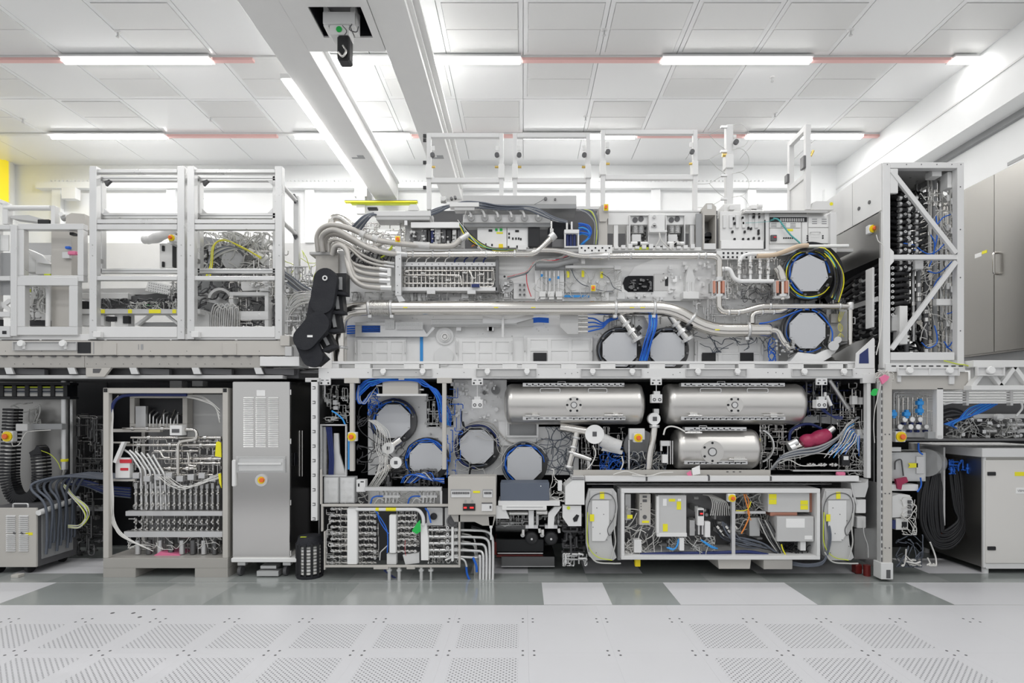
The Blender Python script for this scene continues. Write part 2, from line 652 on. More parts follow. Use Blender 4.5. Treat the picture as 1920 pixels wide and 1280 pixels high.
for a, c, l in ((314, 520, 'pale red strip over the guard frames, rear row'), (772, 978, 'pale red strip behind the portal gates, rear row'),
                (1194, 1396, 'pale red strip behind the pole, rear row'), (1618, 1660, 'short pale red strip at the soffit, rear row')):
    red_strip(lx(a, 11.1), lx(c, 11.1), 11.1, l)


def sprinkler(px, py, label):
    Z = F_PX * (CEIL - CAM_H) / (VY - py + 6)
    p = P(px, py, Z)
    t = T('sprinkler_head', label, 'sprinkler', 'ceiling sprinklers', at=(p.x, Z, CEIL - .1))
    t.put('rosette', shared('sprinkler_rosette', lambda b: b.cyl((0, 0, .1), (0, 0, .085), .05, .03, 12), 'white_gloss'), (0, 0, 0))
    t.put('nozzle', shared('sprinkler_nozzle', lambda b: (b.cyl((0, 0, .085), (0, 0, .02), .012, n=8), b.cyl((0, 0, .02), (0, 0, .012), .028, .02, 10)), 'alu'), (0, 0, 0))


for px, py, l in ((221, 65, 'white sprinkler above the first filter panel by the front lamp'), (43, 228, 'white sprinkler near the yellow window'),
                  (395, 225, 'white sprinkler over the second guard frame'), (1133, 62, 'white sprinkler between two filter panels in the middle'),
                  (1595, 62, 'white sprinkler beside the row end filter panel'), (1448, 150, 'small white sprinkler under the pole lamp'),
                  (1098, 224, 'white sprinkler above the portal gates'), (1453, 218, 'white sprinkler by the pole in the rear bay')):
    sprinkler(px, py, l)

# ------------------------------------------------------------------ overhead crane
hz = 4.74


def girder(x0, x1, y0, y1, label, rail):
    t = T('crane_girder', label, 'crane', 'overhead crane girders')
    z0 = CAM_H + hz
    t.add('girder_box', B().box((x0, y0, z0), (x1, y1, z0 + .34), .006), 'white_paint')
    t.add('top_flange', B().box((x0 - .06, y0, z0 + .34), (x1 + .06, y1, z0 + .37)), 'white_wall')
    for yh in (y0 + .3, y1 - 1.2):
        t.add('hanger', B().box((x0 + .1, yh, z0 + .37), (x1 - .1, yh + .3, CEIL - .03)), 'white_wall')
    if rail:
        t.add('conductor_rail', B().box((x1 + .02, y0, z0 + .2), (x1 + .12, y1 - .3, z0 + .25), .004).box((x1, y0, z0 + .1), (x1 + .05, y1 - .3, z0 + .14)), 'white_gloss')
    e = t.add('end_plate', B().box((x0 - .02, y1, z0 - .04), (x1 + .02, y1 + .04, z0 + .36)), 'pale_grey')
    # the painted figure on the underside
    m = (x0 + x1) / 2
    t.add('figure_one', B().box((m - .14, y1 - 2.02, z0 - .002), (m + .1, y1 - 1.96, z0 + .001)).box((m - .02, y1 - 2.1, z0 - .002), (m + .1, y1 - 2.02, z0 + .001)), 'mid_grey')


girder(-3.30, -2.815, 4.2, 12.3, 'white crane girder with the lit strip lamp along it', False)
girder(-1.80, -1.366, 4.2, 12.3, 'white crane girder with a conductor rail beside it', True)
t = T('strip_lamp', 'long strip lamp fixed along the crane girder', 'lamp', 'crane lamps')
t.add('lamp_housing', B().box((-3.47, 7.88, CAM_H + hz + .02), (-3.31, 11.57, CAM_H + hz + .09)), 'white_paint')
t.add('lamp_tube', B().cyl((-3.40, 7.9, CAM_H + hz + .0), (-3.40, 11.55, CAM_H + hz + .0), .045, n=12), 'lamp_glow_soft')
t = T('crane_trolley', 'white crane trolley box bridging the two girders', 'crane')
zc = CAM_H + hz - .01
ox0, ox1, oy0, oy1 = -2.52, -1.90, 6.45, 6.98
t.add('trolley_body', B().box((-2.81, 5.0, zc), (ox0, 7.25, zc + .5)).box((ox1, 5.0, zc), (-1.805, 7.25, zc + .5)).box((ox0, 5.0, zc), (ox1, oy0, zc + .5)).box((ox0, oy1, zc), (ox1, 7.25, zc + .5)), 'white_paint')
t.add('opening_lining', B().box((ox0, oy0, zc + .3), (ox1, oy1, zc + .32)).box((ox0, oy0, zc + .02), (ox0 + .01, oy1, zc + .3)).box((ox1 - .01, oy0, zc + .02), (ox1, oy1, zc + .3)).box((ox0, oy1 - .01, zc + .02), (ox1, oy1, zc + .3)), 'black')
t = T('hoist', 'electric chain hoist hanging in the trolley opening', 'hoist')
mx = -2.2
t.add('hoist_motor', B().box((mx - .15, 6.55, zc + .1), (mx + .15, 6.85, zc + .3), .01).cyl((mx - .2, 6.7, zc + .18), (mx + .2, 6.7, zc + .18), .07, n=16), 'dark_grey')
t.add('hoist_frame', B().box((mx - .19, 6.6, zc - .12), (mx - .13, 6.8, zc + .15), .005).box((mx + .13, 6.6, zc - .12), (mx + .19, 6.8, zc + .15), .005).box((mx - .19, 6.58, zc - .1), (mx + .19, 6.62, zc + .04), .005), 'pale_grey')
t.add('chain_guide', B().box((mx - .12, 6.6, zc - .22), (mx + .12, 6.78, zc - .1), .01), 'white_paint')
t.add('round_badge', B().cyl((mx - .0, 6.598, zc - .16), (mx - .0, 6.59, zc - .16), .035, n=16), 'green')
t.add('hook_block', B().box((mx - .03, 6.6, zc - .52), (mx + .12, 6.74, zc - .22), .02).cyl((mx + .045, 6.6, zc - .42), (mx + .045, 6.58, zc - .42), .05, n=14), 'black')
hk = B().sweep(spline([Vector((mx + .05, 6.59, zc - .36)), Vector((mx + .09, 6.57, zc - .44)), Vector((mx + .05, 6.57, zc - .5)), Vector((mx + .0, 6.57, zc - .45))]), .014, 8)
t.add('hook', hk, 'steel')
t.add('wiring', B().hose([(660, 45, 6.56), (655, 55, 6.56), (668, 60, 6.56), (672, 50, 6.56)], 1.2, n=5).hose([(642, 48, 6.56), (650, 58, 6.56), (646, 66, 6.56)], 1, n=5), 'dark_grey')
# ------------------------------------------------------------------ kit: small parts used all over the machine


def estop(px, py, Z, label, s=8.0, tilt=0):
    """yellow box with a red mushroom button"""
    k = PX(Z)
    t = T('emergency_stop', label, 'emergency stop', 'emergency stop buttons', at=P(px, py, Z))
    u = s * k
    t.put('switch_box', shared('es_box_%.3f' % u, lambda b: b.box((-u * .95, -.0, -u), (u * .95, .055, u), .006), 'pale_grey'), (0, .0, 0))
    t.put('yellow_plate', shared('es_plate_%.3f' % u, lambda b: b.cyl((0, 0, 0), (0, .012, 0), u * .92, n=24) if u < .05 else b.cyl((0, 0, 0), (0, .012, 0), u * .95, n=24), 'estop_yellow'), (0, -.012, 0))
    t.put('button', shared('es_button_%.3f' % u, lambda b: b.lathe((0, 0, 0), (0, -1, 0), [(0, u * .3), (.014, u * .32), (.015, u * .5), (.026, u * .5), (.03, u * .4)], 16), 'estop_red'), (0, -.012, 0))
    return t


def estop_sq(px, py, Z, label, w=9, h=11):
    """square yellow switch plate with an orange red rotary knob"""
    t = T('emergency_stop', label, 'emergency stop', 'emergency stop buttons')
    t.add('switch_box', B(Z).rect(px - w / 2 - 1, py - h / 2 - 1, px + w / 2 + 1, py + h / 2 + 1, d=.06, c=.006), 'pale_grey')
    t.add('yellow_plate', B(Z - .008).rect(px - w / 2, py - h / 2, px + w / 2, py + h / 2, d=.008, c=.002), 'estop_yellow')
    t.add('button', B(Z - .03).disc(px, py - h * .1, w * .36, d=.022, n=14, r1=w * .3), 'estop_red')
    return t


def octagon(cx, cy, r, n=8, rot=22.5, sq=1.0):
    return [(cx + r * math.cos(math.radians(rot + 360 / n * i)), cy + sq * r * math.sin(math.radians(rot + 360 / n * i))) for i in range(n)]


def port(cx, cy, r, Z, label, n=8, rot=22.5, ring=1.2, harness=('black', 'blue', 'cable_grey', 'black', 'navy'), seed=1, a0=0, a1=360, ring_mat='dark_steel'):
    """a round vacuum port closed by a flat grey polygon cover, wrapped in cables"""
    rr = random.Random(seed)
    t = T('round_port', label, 'port', 'round ports with grey polygon covers')
    t.add('cover_plate', B(Z).prism(octagon(cx, cy, r, n, rot), d=.02), 'cover_grey')
    k = PX(Z)
    b = B(Z)
    for x, y in octagon(cx, cy, r * .93, n, rot):
        b.disc(x - 1, y, .7, Z - .002, .004, 6).disc(x + 1, y, .7, Z - .002, .004, 6)
    t.add('cover_screws', b, 'dark_grey', kind='stuff')
    b = B().lathe(P(cx, cy, Z + .02), (0, 1, 0), [(0, r * k * .86), (.03, r * k * .86), (.03, r * k * ring * .97), (.045, r * k * ring), (.08, r * k * ring), (.08, r * k * 1.05), (.2, r * k * 1.05)], 32)
    t.add('flange_ring', b, ring_mat)
    for i, m in enumerate(harness):
        q = r * (.97 + (ring - .97) * (i + .5) / len(harness)) + rr.uniform(-.5, .5)
        s0 = rr.uniform(a0, a0 + 60)
        s1 = s0 + rr.uniform(.45, .8) * (a1 - a0)
        pts = []
        for j in range(15):
            a = math.radians(s0 + (s1 - s0) * j / 14)
            w_ = q + rr.uniform(-1, 1)
            pts.append((cx + w_ * math.cos(a), cy - w_ * math.sin(a), Z + .02 + rr.uniform(0, .02)))
        t.add('harness_cable', B(Z).hose(pts, rr.choice((1.0, 1.3, 1.8)), n=6, k=3), m)
    b = B(Z)
    for i in range(9):
        a = rr.uniform(0, 6.28)
        x, y = cx + r * 1.1 * math.cos(a), cy + r * 1.1 * math.sin(a)
        b.rect(x - 2.2, y - 1.6, x + 2.2, y + 1.6, Z - .012, .03, .001)
    t.add('cable_clips', b, ['dark_steel'], kind='stuff')
    return t


def tangle(name, label, cat, box, Z0, Z1, n, rad, mat, seed, stiff=False, step=12, parent=None, drop=None):
    """fine tubing or wiring that nobody could count: one object of kind stuff"""
    rr = random.Random(seed)
    x0, y0, x1, y1 = box
    b = B((Z0 + Z1) / 2)
    for i in range(n):
        x, y, z = rr.uniform(x0, x1), rr.uniform(y0, y1), rr.uniform(Z0, Z1)
        r = rr.uniform(*rad)
        pts = [(x, y, z)]
        if stiff:
            vert = rr.random() < .62
            for j in range(rr.randint(1, 3)):
                L = rr.uniform(1.0, 3.2) * step * rr.choice((-1, 1))
                q = rr.uniform(.15, .8) * step * rr.choice((-1, 1))
                if vert:
                    y = min(y1, max(y0, y + L))
                    pts.append((x, y, z))
                    x = min(x1, max(x0, x + q))
                else:
                    x = min(x1, max(x0, x + L))
                    pts.append((x, y, z))
                    y = min(y1, max(y0, y + q))
                if rr.random() < .4:
                    z = min(Z1, max(Z0, z + rr.uniform(-.1, .1)))
                pts.append((x, y, z))
            b.pipe(pts, r, n=6, bend=r * 3)
            for (xa, ya, za), (xb, yb, zb) in zip(pts[:-1], pts[1:]):
                if abs(xa - xb) + abs(ya - yb) > step * .8 and rr.random() < .7:
                    u = rr.uniform(.25, .75)
                    v = u + 2.6 * r / (abs(xa - xb) + abs(ya - yb))
                    b.cyl(P(xa + (xb - xa) * u, ya + (yb - ya) * u, za + (zb - za) * u), P(xa + (xb - xa) * v, ya + (yb - ya) * v, za + (zb - za) * v), r * 2.1 * PX(za), n=6)
        else:
            an = rr.uniform(0, 6.28)
            for j in range(rr.randint(4, 8)):
                an += rr.gauss(0, .55)
                x += step * .8 * math.cos(an)
                y += step * .8 * math.sin(an) + (drop or 0)
                if not (x0 < x < x1 and y0 < y < y1):
                    an += 2.2
                x, y = min(x1, max(x0, x)), min(y1, max(y0, y))
                z = min(Z1, max(Z0, z + rr.uniform(-.04, .04)))
                pts.append((x, y, z))
            b.hose(pts, r, n=5, k=4)
    if parent:
        return parent.add(name, b, mat, kind='stuff')
    return one(name, b, mat, label, cat, kind='stuff')


def greeble(box, Z, n, seed, smin=2, smax=8, d=(.02, .06), b=None):
    """small brackets, blocks and fittings bolted on a panel"""
    rr = random.Random(seed)
    b = b or B(Z)
    x0, y0, x1, y1 = box
    for i in range(n):
        x, y = rr.uniform(x0, x1), rr.uniform(y0, y1)
        w_, h_ = rr.uniform(smin, smax), rr.uniform(smin, smax)
        dd = rr.uniform(*d)
        t = rr.random()
        if t < .55:
            b.rect(max(x0, x - w_ / 2), max(y0, y - h_ / 2), min(x1, x + w_ / 2), min(y1, y + h_ / 2), Z - dd, dd, .002)
        elif t < .8:
            b.disc(x, y, min(w_, h_) / 2, Z - dd, dd, 12)
        else:
            L = w_ * .8
            a, c = P(x - L / 2, y, Z - dd * .7), P(x + L / 2, y, Z - dd * .7)
            b.cyl(a, c, h_ * .25 * PX(Z), n=8)
    return b


def sticker(t, x0, y0, x1, y1, Z, mat='yellow'):
    return t.add('sticker', B(Z - .003).rect(x0, y0, x1, y1, d=.003, c=0), mat)


def grid_plate(b, x0, y0, x1, y1, nx, ny, Z, d=.006, bar=.45):
    """a plate with rows of square holes, built as crossing bars"""
    px_, py_ = (x1 - x0) / nx, (y1 - y0) / ny
    for i in range(nx + 1):
        c = x0 + i * px_
        b.rect(c - px_ * bar / 2, y0, c + px_ * bar / 2, y1, Z, d, 0)
    for j in range(ny + 1):
        c = y0 + j * py_
        b.rect(x0, c - py_ * bar / 2, x1, c + py_ * bar / 2, Z + .0005, d, 0)
    return b


def frame_bars(b, x0, y0, x1, y1, w_, Z, d=.03, c=.003):
    b.rect(x0, y0, x1, y0 + w_, Z, d, c).rect(x0, y1 - w_, x1, y1, Z, d, c)
    b.rect(x0, y0 + w_, x0 + w_, y1 - w_, Z, d, c).rect(x1 - w_, y0 + w_, x1, y1 - w_, Z, d, c)
    return b


def handle(b, x0, x1, y, Z, out=.03, r=.7, down=4):
    b.pipe([(x0, y, Z), (x0, y + down * .3, Z - out), (x1, y + down * .3, Z - out), (x1, y, Z)], r, n=6, bend=1.5)
    return b


VALVE = None


def valve_mesh(key='valve', s=1.0):
    def bld(b):
        k = .0055 * s
        b.box((-3 * k, 0, -2.2 * k), (3 * k, 4 * k, 2.2 * k), .002)
        b.cyl((0, 0, 0), (0, -3 * k, 0), 2.2 * k, 1.8 * k, 10)
        b.cyl((-5.5 * k, 2 * k, 0), (5.5 * k, 2 * k, 0), 1.3 * k, n=8)
        b.cyl((-4.6 * k, 2 * k, 0), (-3.4 * k, 2 * k, 0), 1.9 * k, n=6)
        b.cyl((3.4 * k, 2 * k, 0), (4.6 * k, 2 * k, 0), 1.9 * k, n=6)
        b.cyl((0, -3 * k, 0), (0, -4.2 * k, 0), 1.1 * k, n=8)
    return shared(key + '_%.2f' % s, bld, 'steel')


def clamp_ring(b, p, axis, r, w_=.03):
    d = Vector(axis).normalized()
    return b.lathe(Vector(p) - d * w_ / 2, d, [(0, r), (0, r * 1.16), (w_, r * 1.16), (w_, r)], 20)



def jit(pts, a):
    return [pts[0]] + [(p[0] + R.uniform(-a, a), p[1] + R.uniform(-a, a)) + tuple(p[2:]) for p in pts[1:-1]] + [pts[-1]]


def bundle(name, label, cat, hoses, group=None):
    """hoses tied into one bundle: (points, radius in pixels, material)"""
    t = T(name, label, cat, group)
    for pts, r, m in hoses:
        t.add('hose', B(pts[0][2]).hose(jit(pts, 1.3), r, n=6, k=4), m)
    return t


def fan(n, f, r, m):
    return [(f(i), r, m if isinstance(m, str) else m[i % len(m)]) for i in range(n)]


# ------------------------------------------------------------------ lower machine bay: frame
ZF = 5.6
t = T('machine_frame', 'long pale grey main frame with posts and crossbeam dividing the machine', 'frame')
t.add('top_beam', B(ZF).rect(597, 690, 1641, 709, d=.14, c=.004), 'pale_grey')
for x0, x1 in ((697, 810), (892, 1006), (1089, 1204), (1286, 1401), (1485, 1600)):
    c = t.add('guide_channel', frame_bars(B(ZF - .016), x0, 691, x1, 705.5, 1.2, ZF - .016, .016, .001).rect(x0 + 1, 692, x1 - 1, 705, ZF - .002, .003, 0), 'light_grey')
    for q in (22, 96):
        t.sub(c, 'knob', B().lathe(P(x0 + q, 700, ZF - .002), (0, -1, 0), [(0, .012), (.02, .012), (.021, .018), (.03, .018)], 12).lathe(P(x0 + q, 696, ZF - .012), (0, -1, 0), [(0, .028), (.02, .03), (.028, .026)], 16).rect(x0 + q - 1.7, 696, x0 + q + 1.7, 703, ZF - .02, .018, .002), 'white_gloss')
b = B(ZF + .05).rect(622, 677, 1606, 682, d=.1, c=.002)
opens = [(635, 665), (694, 757), (786, 794), (823, 868), (896, 942), (970, 978.5), (1007, 1052), (1081, 1126), (1154, 1218), (1247, 1293), (1321, 1385), (1415, 1477.5), (1507, 1552), (1581, 1589.5)]
x = 622
ledge = []
for a, c in opens + [(1606, 1606)]:
    ledge.append((x, a))
    x = c
lp = t.add('ledge_strip', b, 'pale_grey')
for a, c in ledge:
    t.add('ledge_block', B(ZF + .05).rect(a, 681, c, 690, d=.1, c=.002), 'pale_grey')
t.add('post', B(ZF).rect(655.5, 709, 663.5, 883, d=.045, c=.003), 'beige')
t.add('post', B(ZF).rect(829, 709, 836.5, 880, d=.045, c=.003), 'beige')
t.add('post', B(ZF).rect(1626, 716, 1633, 896, d=.06, c=.003), 'pale_grey')
t.add('post_head', B(ZF - .004).rect(645, 708, 673, 718, d=.05, c=.003), 'beige')
t.add('post_head', B(ZF - .004).rect(819, 708, 847, 718, d=.05, c=.003), 'beige')
t.add('corner_plate', B(ZF - .006).rect(1618, 700, 1642, 718, d=.05, c=.003), 'pale_grey')
t.add('gusset', B(ZF - .004).prism([(1606, 662), (1638, 633), (1640, 636), (1640, 690), (1604, 690)], d=.014), 'pale_grey')
t.add('gusset_window', B(ZF - .007).prism([(1612, 664), (1628, 652), (1629, 681), (1611, 681)], d=.004), 'navy')
for px in (609, 895, 1230.5, 1541):
    h = t.add('hanger_plate', B(ZF - .008).rect(px - 10.5, 708, px + 10.5, 721.5, d=.016, c=.003), 'pale_grey')
    t.sub(h, 'hole', B(ZF - .0095).disc(px - 6.5, 718, 1.9, d=.003, n=12).disc(px + 6.5, 718, 1.9, d=.003, n=12).rect(px - 7, 712, px - 2, 713.2, d=.003, c=0).rect(px + 2, 712, px + 7, 713.2, d=.003, c=0), 'black', kind='stuff')
    t.add('tie_rod', B().cyl(P(px, 721, ZF + .01), P(px, 745, ZF + .01), .005, n=8), 'alu_bright')
b = B(ZF - .012)
for px in (615, 690, 780, 820, 870, 1010, 1060, 1072, 1083, 1215, 1262, 1275, 1440, 1455, 1468, 1606, 1630):
    b.disc(px, 698 + (px % 3) * 2, .8, ZF - .003, .004, 6)
t.add('screws', b, 'dark_grey', kind='stuff')
# slotted strip at the front corner
t2 = T('slotted_strip', 'tall pale slotted upright beside the steel locker', 'upright')
t2.add('strip', B(ZF - .05).rect(583, 712, 595, 976, d=.03, c=.003), 'pale_grey')
for i in range(10):
    y = 724 + i * 27.3
    t2.add('slot_mark', B(ZF - .053).rect(586, y, 591, y + 1.2, d=.004, c=0).rect(590, y, 591.2, y + 5.5, d=.004, c=0).rect(586, y + 4.5, 591, y + 5.5, d=.004, c=0), 'dark_grey')
t2.add('bracket', B(ZF - .05).rect(572, 708, 598, 716, d=.05, c=.003), 'light_grey')
# the dark inside
t = T('bay_shell', 'dark metal shell lining the lower machine bay', 'housing')
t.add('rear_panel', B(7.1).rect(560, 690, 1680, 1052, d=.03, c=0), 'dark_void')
t.add('roof_panel', B().box((P(597, 700, 5.75).x, 5.75, P(0, 706, ZF).z + .03), (P(1640, 700, 5.75).x, 7.1, P(0, 700, ZF).z + .05)), 'light_grey')  # light grey chosen to bounce light into the bay
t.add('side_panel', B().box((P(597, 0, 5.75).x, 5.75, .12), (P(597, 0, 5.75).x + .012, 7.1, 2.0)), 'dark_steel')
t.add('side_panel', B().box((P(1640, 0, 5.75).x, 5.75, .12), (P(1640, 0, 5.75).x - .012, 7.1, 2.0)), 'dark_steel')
# inner chassis plates that carry the ports
t = T('inner_chassis', 'light metal chassis plate behind the four lower round ports', 'chassis')
t.add('plate', B(6.02).prism([(690, 740), (800, 740), (800, 800), (850, 800), (850, 712), (950, 712), (950, 800), (1085, 800), (1085, 890), (690, 890)], d=.05), 'chassis_white')
t.add('lower_plate', B(5.99).prism([(935, 790), (955, 790), (955, 820), (1010, 820), (1010, 835), (935, 835)], d=.05), 'chassis_white')
t.add('recess_rim', frame_bars(B(6.12), 948, 780, 1010, 820, 4, 5.96, .08), 'chassis')
t.add('recess_floor', B(6.0).rect(952, 784, 1006, 816, 6.012, .006, 0), 'mid_grey')
t.add('fittings', greeble((845, 715, 940, 790), 6.02, 60, 3, 2, 8), 'chassis_white', kind='stuff')
t.add('dark_fittings', greeble((692, 742, 830, 885), 6.02, 46, 4, 2, 7), 'cast_steel', kind='stuff')
t.add('socket', B(5.98).ring(929, 731, 5, 8, d=.03).disc(929, 731, 5, 6.0, .01), ['dark_steel'])
t.add('socket', B(5.98).ring(908, 736, 2, 4, d=.03), ['dark_steel'])
t.add('lamp_cup', B(5.95).ring(1000, 788, 3, 5.5, d=.05), 'cast_steel')
# ports
port(737.5, 789.5, 34, 5.88, 'octagonal grey port cover under the pale junction box', seed=21, ring=1.28)
port(799.5, 862, 34, 5.86, 'octagonal grey port cover over the coil of blue hoses', seed=22, ring=1.25, harness=('blue', 'cable_grey', 'blue', 'black'))
port(894, 837, 34.2, 5.88, 'grey port cover crossed by a hanging black cable', seed=23, ring=1.3, harness=('black', 'cable_grey', 'navy', 'cable_light'))
port(983.5, 870, 35, 5.86, 'octagonal grey port cover above the slate blue box', seed=24, ring=1.25, harness=('blue', 'blue', 'black', 'cable_grey', 'cable_light'))
b = B(5.9).hose([(868, 790), (872, 810), (878, 840), (882, 870), (880, 892)], 1.8, n=7).hose([(866, 770), (866, 790), (874, 815), (880, 845), (884, 880)], 1.0, n=6)
one('hanging_cable', b, 'black', 'black cable hanging across a grey port cover', 'cable')
# copper tube running along the chassis
one('guide_tube', B(5.97).hose([(870, 802), (885, 792), (905, 790), (925, 796), (940, 815), (955, 828), (980, 832), (1010, 828), (1025, 820)], 1.1), 'hose_steel', 'thin bent metal tube on clips over the ports', 'tube')


# ------------------------------------------------------------------ pressure tanks
def tank(x0, x1, yc, r, Z, label, flange, fr, top, bot, gap_bot=None, seed=0):
    k = PX(Z)
    rm = r * k
    a, c = P(x0, yc, Z + rm), P(x1, yc, Z + rm)
    # Z is the front of the tank; push its axis back by the radius and keep the outline
    s = (Z + rm) / Z
    ra = rm * s
    L = (c - a).length
    t = T('pressure_tank', label, 'tank', 'steel pressure tanks')
    e = ra * .34
    prof = [(0.0, ra * .25), (.012, ra * .6), (.03, ra * .8), (e * .55, ra * .94), (e, ra), (e + .005, ra * 1.004), (e + .03, ra * 1.004), (e + .035, ra)]
    prof += [(L - e - .035, ra), (L - e - .03, ra * 1.004), (L - e - .005, ra * 1.004), (L - e, ra), (L - e * .55, ra * .94), (L - .03, ra * .8), (L - .012, ra * .6), (L, ra * .25)]
    t.add('tank_shell', B().lathe(a, (1, 0, 0), prof, 48), 'tank_steel')
    fx, fy = flange
    fl_ = t.add('flange_disc', B().cyl(P(fx, fy, Z - .012), P(fx, fy, Z) + Vector((0, .12, 0)), fr * k, n=32), 'tank_steel')
    b = B(Z - .0135)
    for i in range(6):
        an = math.radians(60 * i + (30 if fr > 18 else 0))
        b.disc(fx + fr * .8 * math.cos(an), fy + fr * .8 * math.sin(an), 2.3, d=.004, n=12)
    t.sub(fl_, 'bolt_holes', b, 'black', kind='stuff')
    t.sub(fl_, 'hub', B(Z - .02).disc(fx, fy, fr * .3, d=.01, n=24), 'alu_bright')
    t.sub(fl_, 'hub_ring', B(Z - .016).ring(fx, fy, fr * .32, fr * .4, d=.005), 'dark_grey')
    for (q0, q1, y, d_) in (top, bot):
        if q0 is None:
            continue
        st = t.add('flange_strip', B(Z + .02).rect(q0, y - 3.5, q1, y + 3.5, d=.09, c=.003), 'alu')
        b = B(Z + .017)
        n = int((q1 - q0) / 11)
        rr = random.Random(seed + y)
        for i in range(n):
            x = q0 + 8 + i * 11
            if rr.random() < .8:
                b.disc(x, y + d_, 1.7, d=.004, n=10)
            b.rect(x + 2, y - d_ * 1.6, x + 8, y - d_ * 1.6 + 1.2, d=.004, c=0)
        t.sub(st, 'slots', b, 'black', kind='stuff')
    return t, Z


t, z = tank(945, 1207, 757.5, 38, 5.66, 'long steel tank beneath the main beam, nearer the round ports', (1076, 759), 15.5, (980, 1171, 721, -.6), (980, 1173, 784, .6), seed=1)
t.add('handle', B(5.69).pipe([(1019, 728), (1050, 728), (1050, 736), (1013, 736), (1013, 728), (1020, 728)], 1.0, n=8, bend=3), 'alu')
t.add('handle', B(5.69).pipe([(1109, 728), (1138, 728), (1138, 736), (1103, 736), (1103, 728), (1110, 728)], 1.0, n=8, bend=3), 'alu')
t.add('toggle_latch', B(5.66).rect(998, 776, 1009, 781, d=.03).cyl(P(985, 779, 5.66), P(1012, 779, 5.66), .008, n=8), 'steel')
t.add('toggle_latch', B(5.66).rect(1150, 775, 1160, 780, d=.03).cyl(P(1133, 778, 5.66), P(1168, 778, 5.66), .008, n=8), 'steel')
sticker(t, 1143, 757, 1157, 764, 5.668, 'paper')
sticker(t, 1025, 745, 1034, 747, 5.69, 'paper')
t.add('name_plate', B(5.67).rect(1145, 766, 1156, 770, d=.004), 'paper')
t, z = tank(1240, 1503, 757.5, 38, 5.66, 'long steel tank beneath the main beam, beside the maroon wrapped valve', (1378, 759), 15.5, (1277, 1472, 721, -.6), (1277, 1473, 784, .6), seed=5)
t.add('handle', B(5.69).pipe([(1319, 728), (1352, 728), (1352, 736), (1313, 736), (1313, 728), (1320, 728)], 1.0, n=8, bend=3), 'alu')
t.add('handle', B(5.69).pipe([(1407, 728), (1440, 728), (1440, 736), (1401, 736), (1401, 728), (1408, 728)], 1.0, n=8, bend=3), 'alu')
t.add('toggle_latch', B(5.66).rect(1294, 774, 1308, 780, d=.03).cyl(P(1290, 779, 5.66), P(1316, 779, 5.66), .008, n=8), 'steel')
t.add('toggle_latch', B(5.66).rect(1445, 775, 1458, 783, d=.03).cyl(P(1431, 778, 5.66), P(1470, 778, 5.66), .008, n=8), 'steel')
t.add('name_plate', B(5.67).rect(1444, 766, 1456, 771, d=.004), 'paper')
t, z = tank(1258, 1419, 841, 37, 5.68, 'short steel tank under the two long tanks', (1336, 847), 21, (1284, 1400, 804, -.6), (1283, 1402, 867, .6), seed=9)
t.add('toggle_latch', B(5.68).rect(1290, 808, 1313, 813, d=.03).cyl(P(1284, 811, 5.68), P(1316, 811, 5.68), .01, n=8), 'steel')
t.add('toggle_latch', B(5.68).rect(1376, 857, 1398, 866, d=.03).cyl(P(1366, 861, 5.68), P(1400, 861, 5.68), .012, n=8), 'steel')
t.add('name_plate', B(5.69).rect(1381, 850, 1391, 857, d=.004), 'paper')
one('yellow_collar', B(5.8).rect(1418, 822, 1426, 848, d=.04, c=.004), 'yellow', 'yellow collar at the end of the short tank', 'collar')
one('collar_band', B(5.8).ring(1420, 836, 30, 32.5, d=.03, n=20, a0=-70, a1=70), 'alu_bright', 'curved metal band behind the short tank end', 'band')
for px, y, l in ((1053, 716, 'small lifting lug over the first long tank'), (1352, 716, 'small lifting lug over the second long tank'), (1318, 799, 'small lifting lug over the short tank')):
    one('lifting_lug', B(5.72).pipe([(px - 7, y + 3), (px - 7, y - 1), (px + 7, y - 1), (px + 7, y + 3)], .7, n=6, bend=1), 'alu_bright', l, 'lug', 'tank lifting lugs')
# tank supports between and behind
for px, yb, l in ((895, 757, 'pale clamp block hanging beside the socket holes'), (1232, 747, 'pale clamp block hanging between the two long tanks'), (1541, 757, 'pale clamp block hanging beyond the second long tank')):
    t = T('clamp_block', l, 'clamp', 'hanging clamp blocks')
    t.add('block', B(5.58).rect(px - 10, yb - 8, px + 10, yb + 8, d=.08, c=.004), 'pale_grey')
    t.add('upper_block', B(5.60).rect(px - 6, yb - 14, px + 6, yb - 7, d=.05, c=.003), 'alu_bright')
    t.add('bore', B(5.578).ring(px - 5, yb + 2, 1.6, 3.2, d=.004, n=14).ring(px + 5, yb + 2, 1.6, 3.2, d=.004, n=14), 'dark_grey')

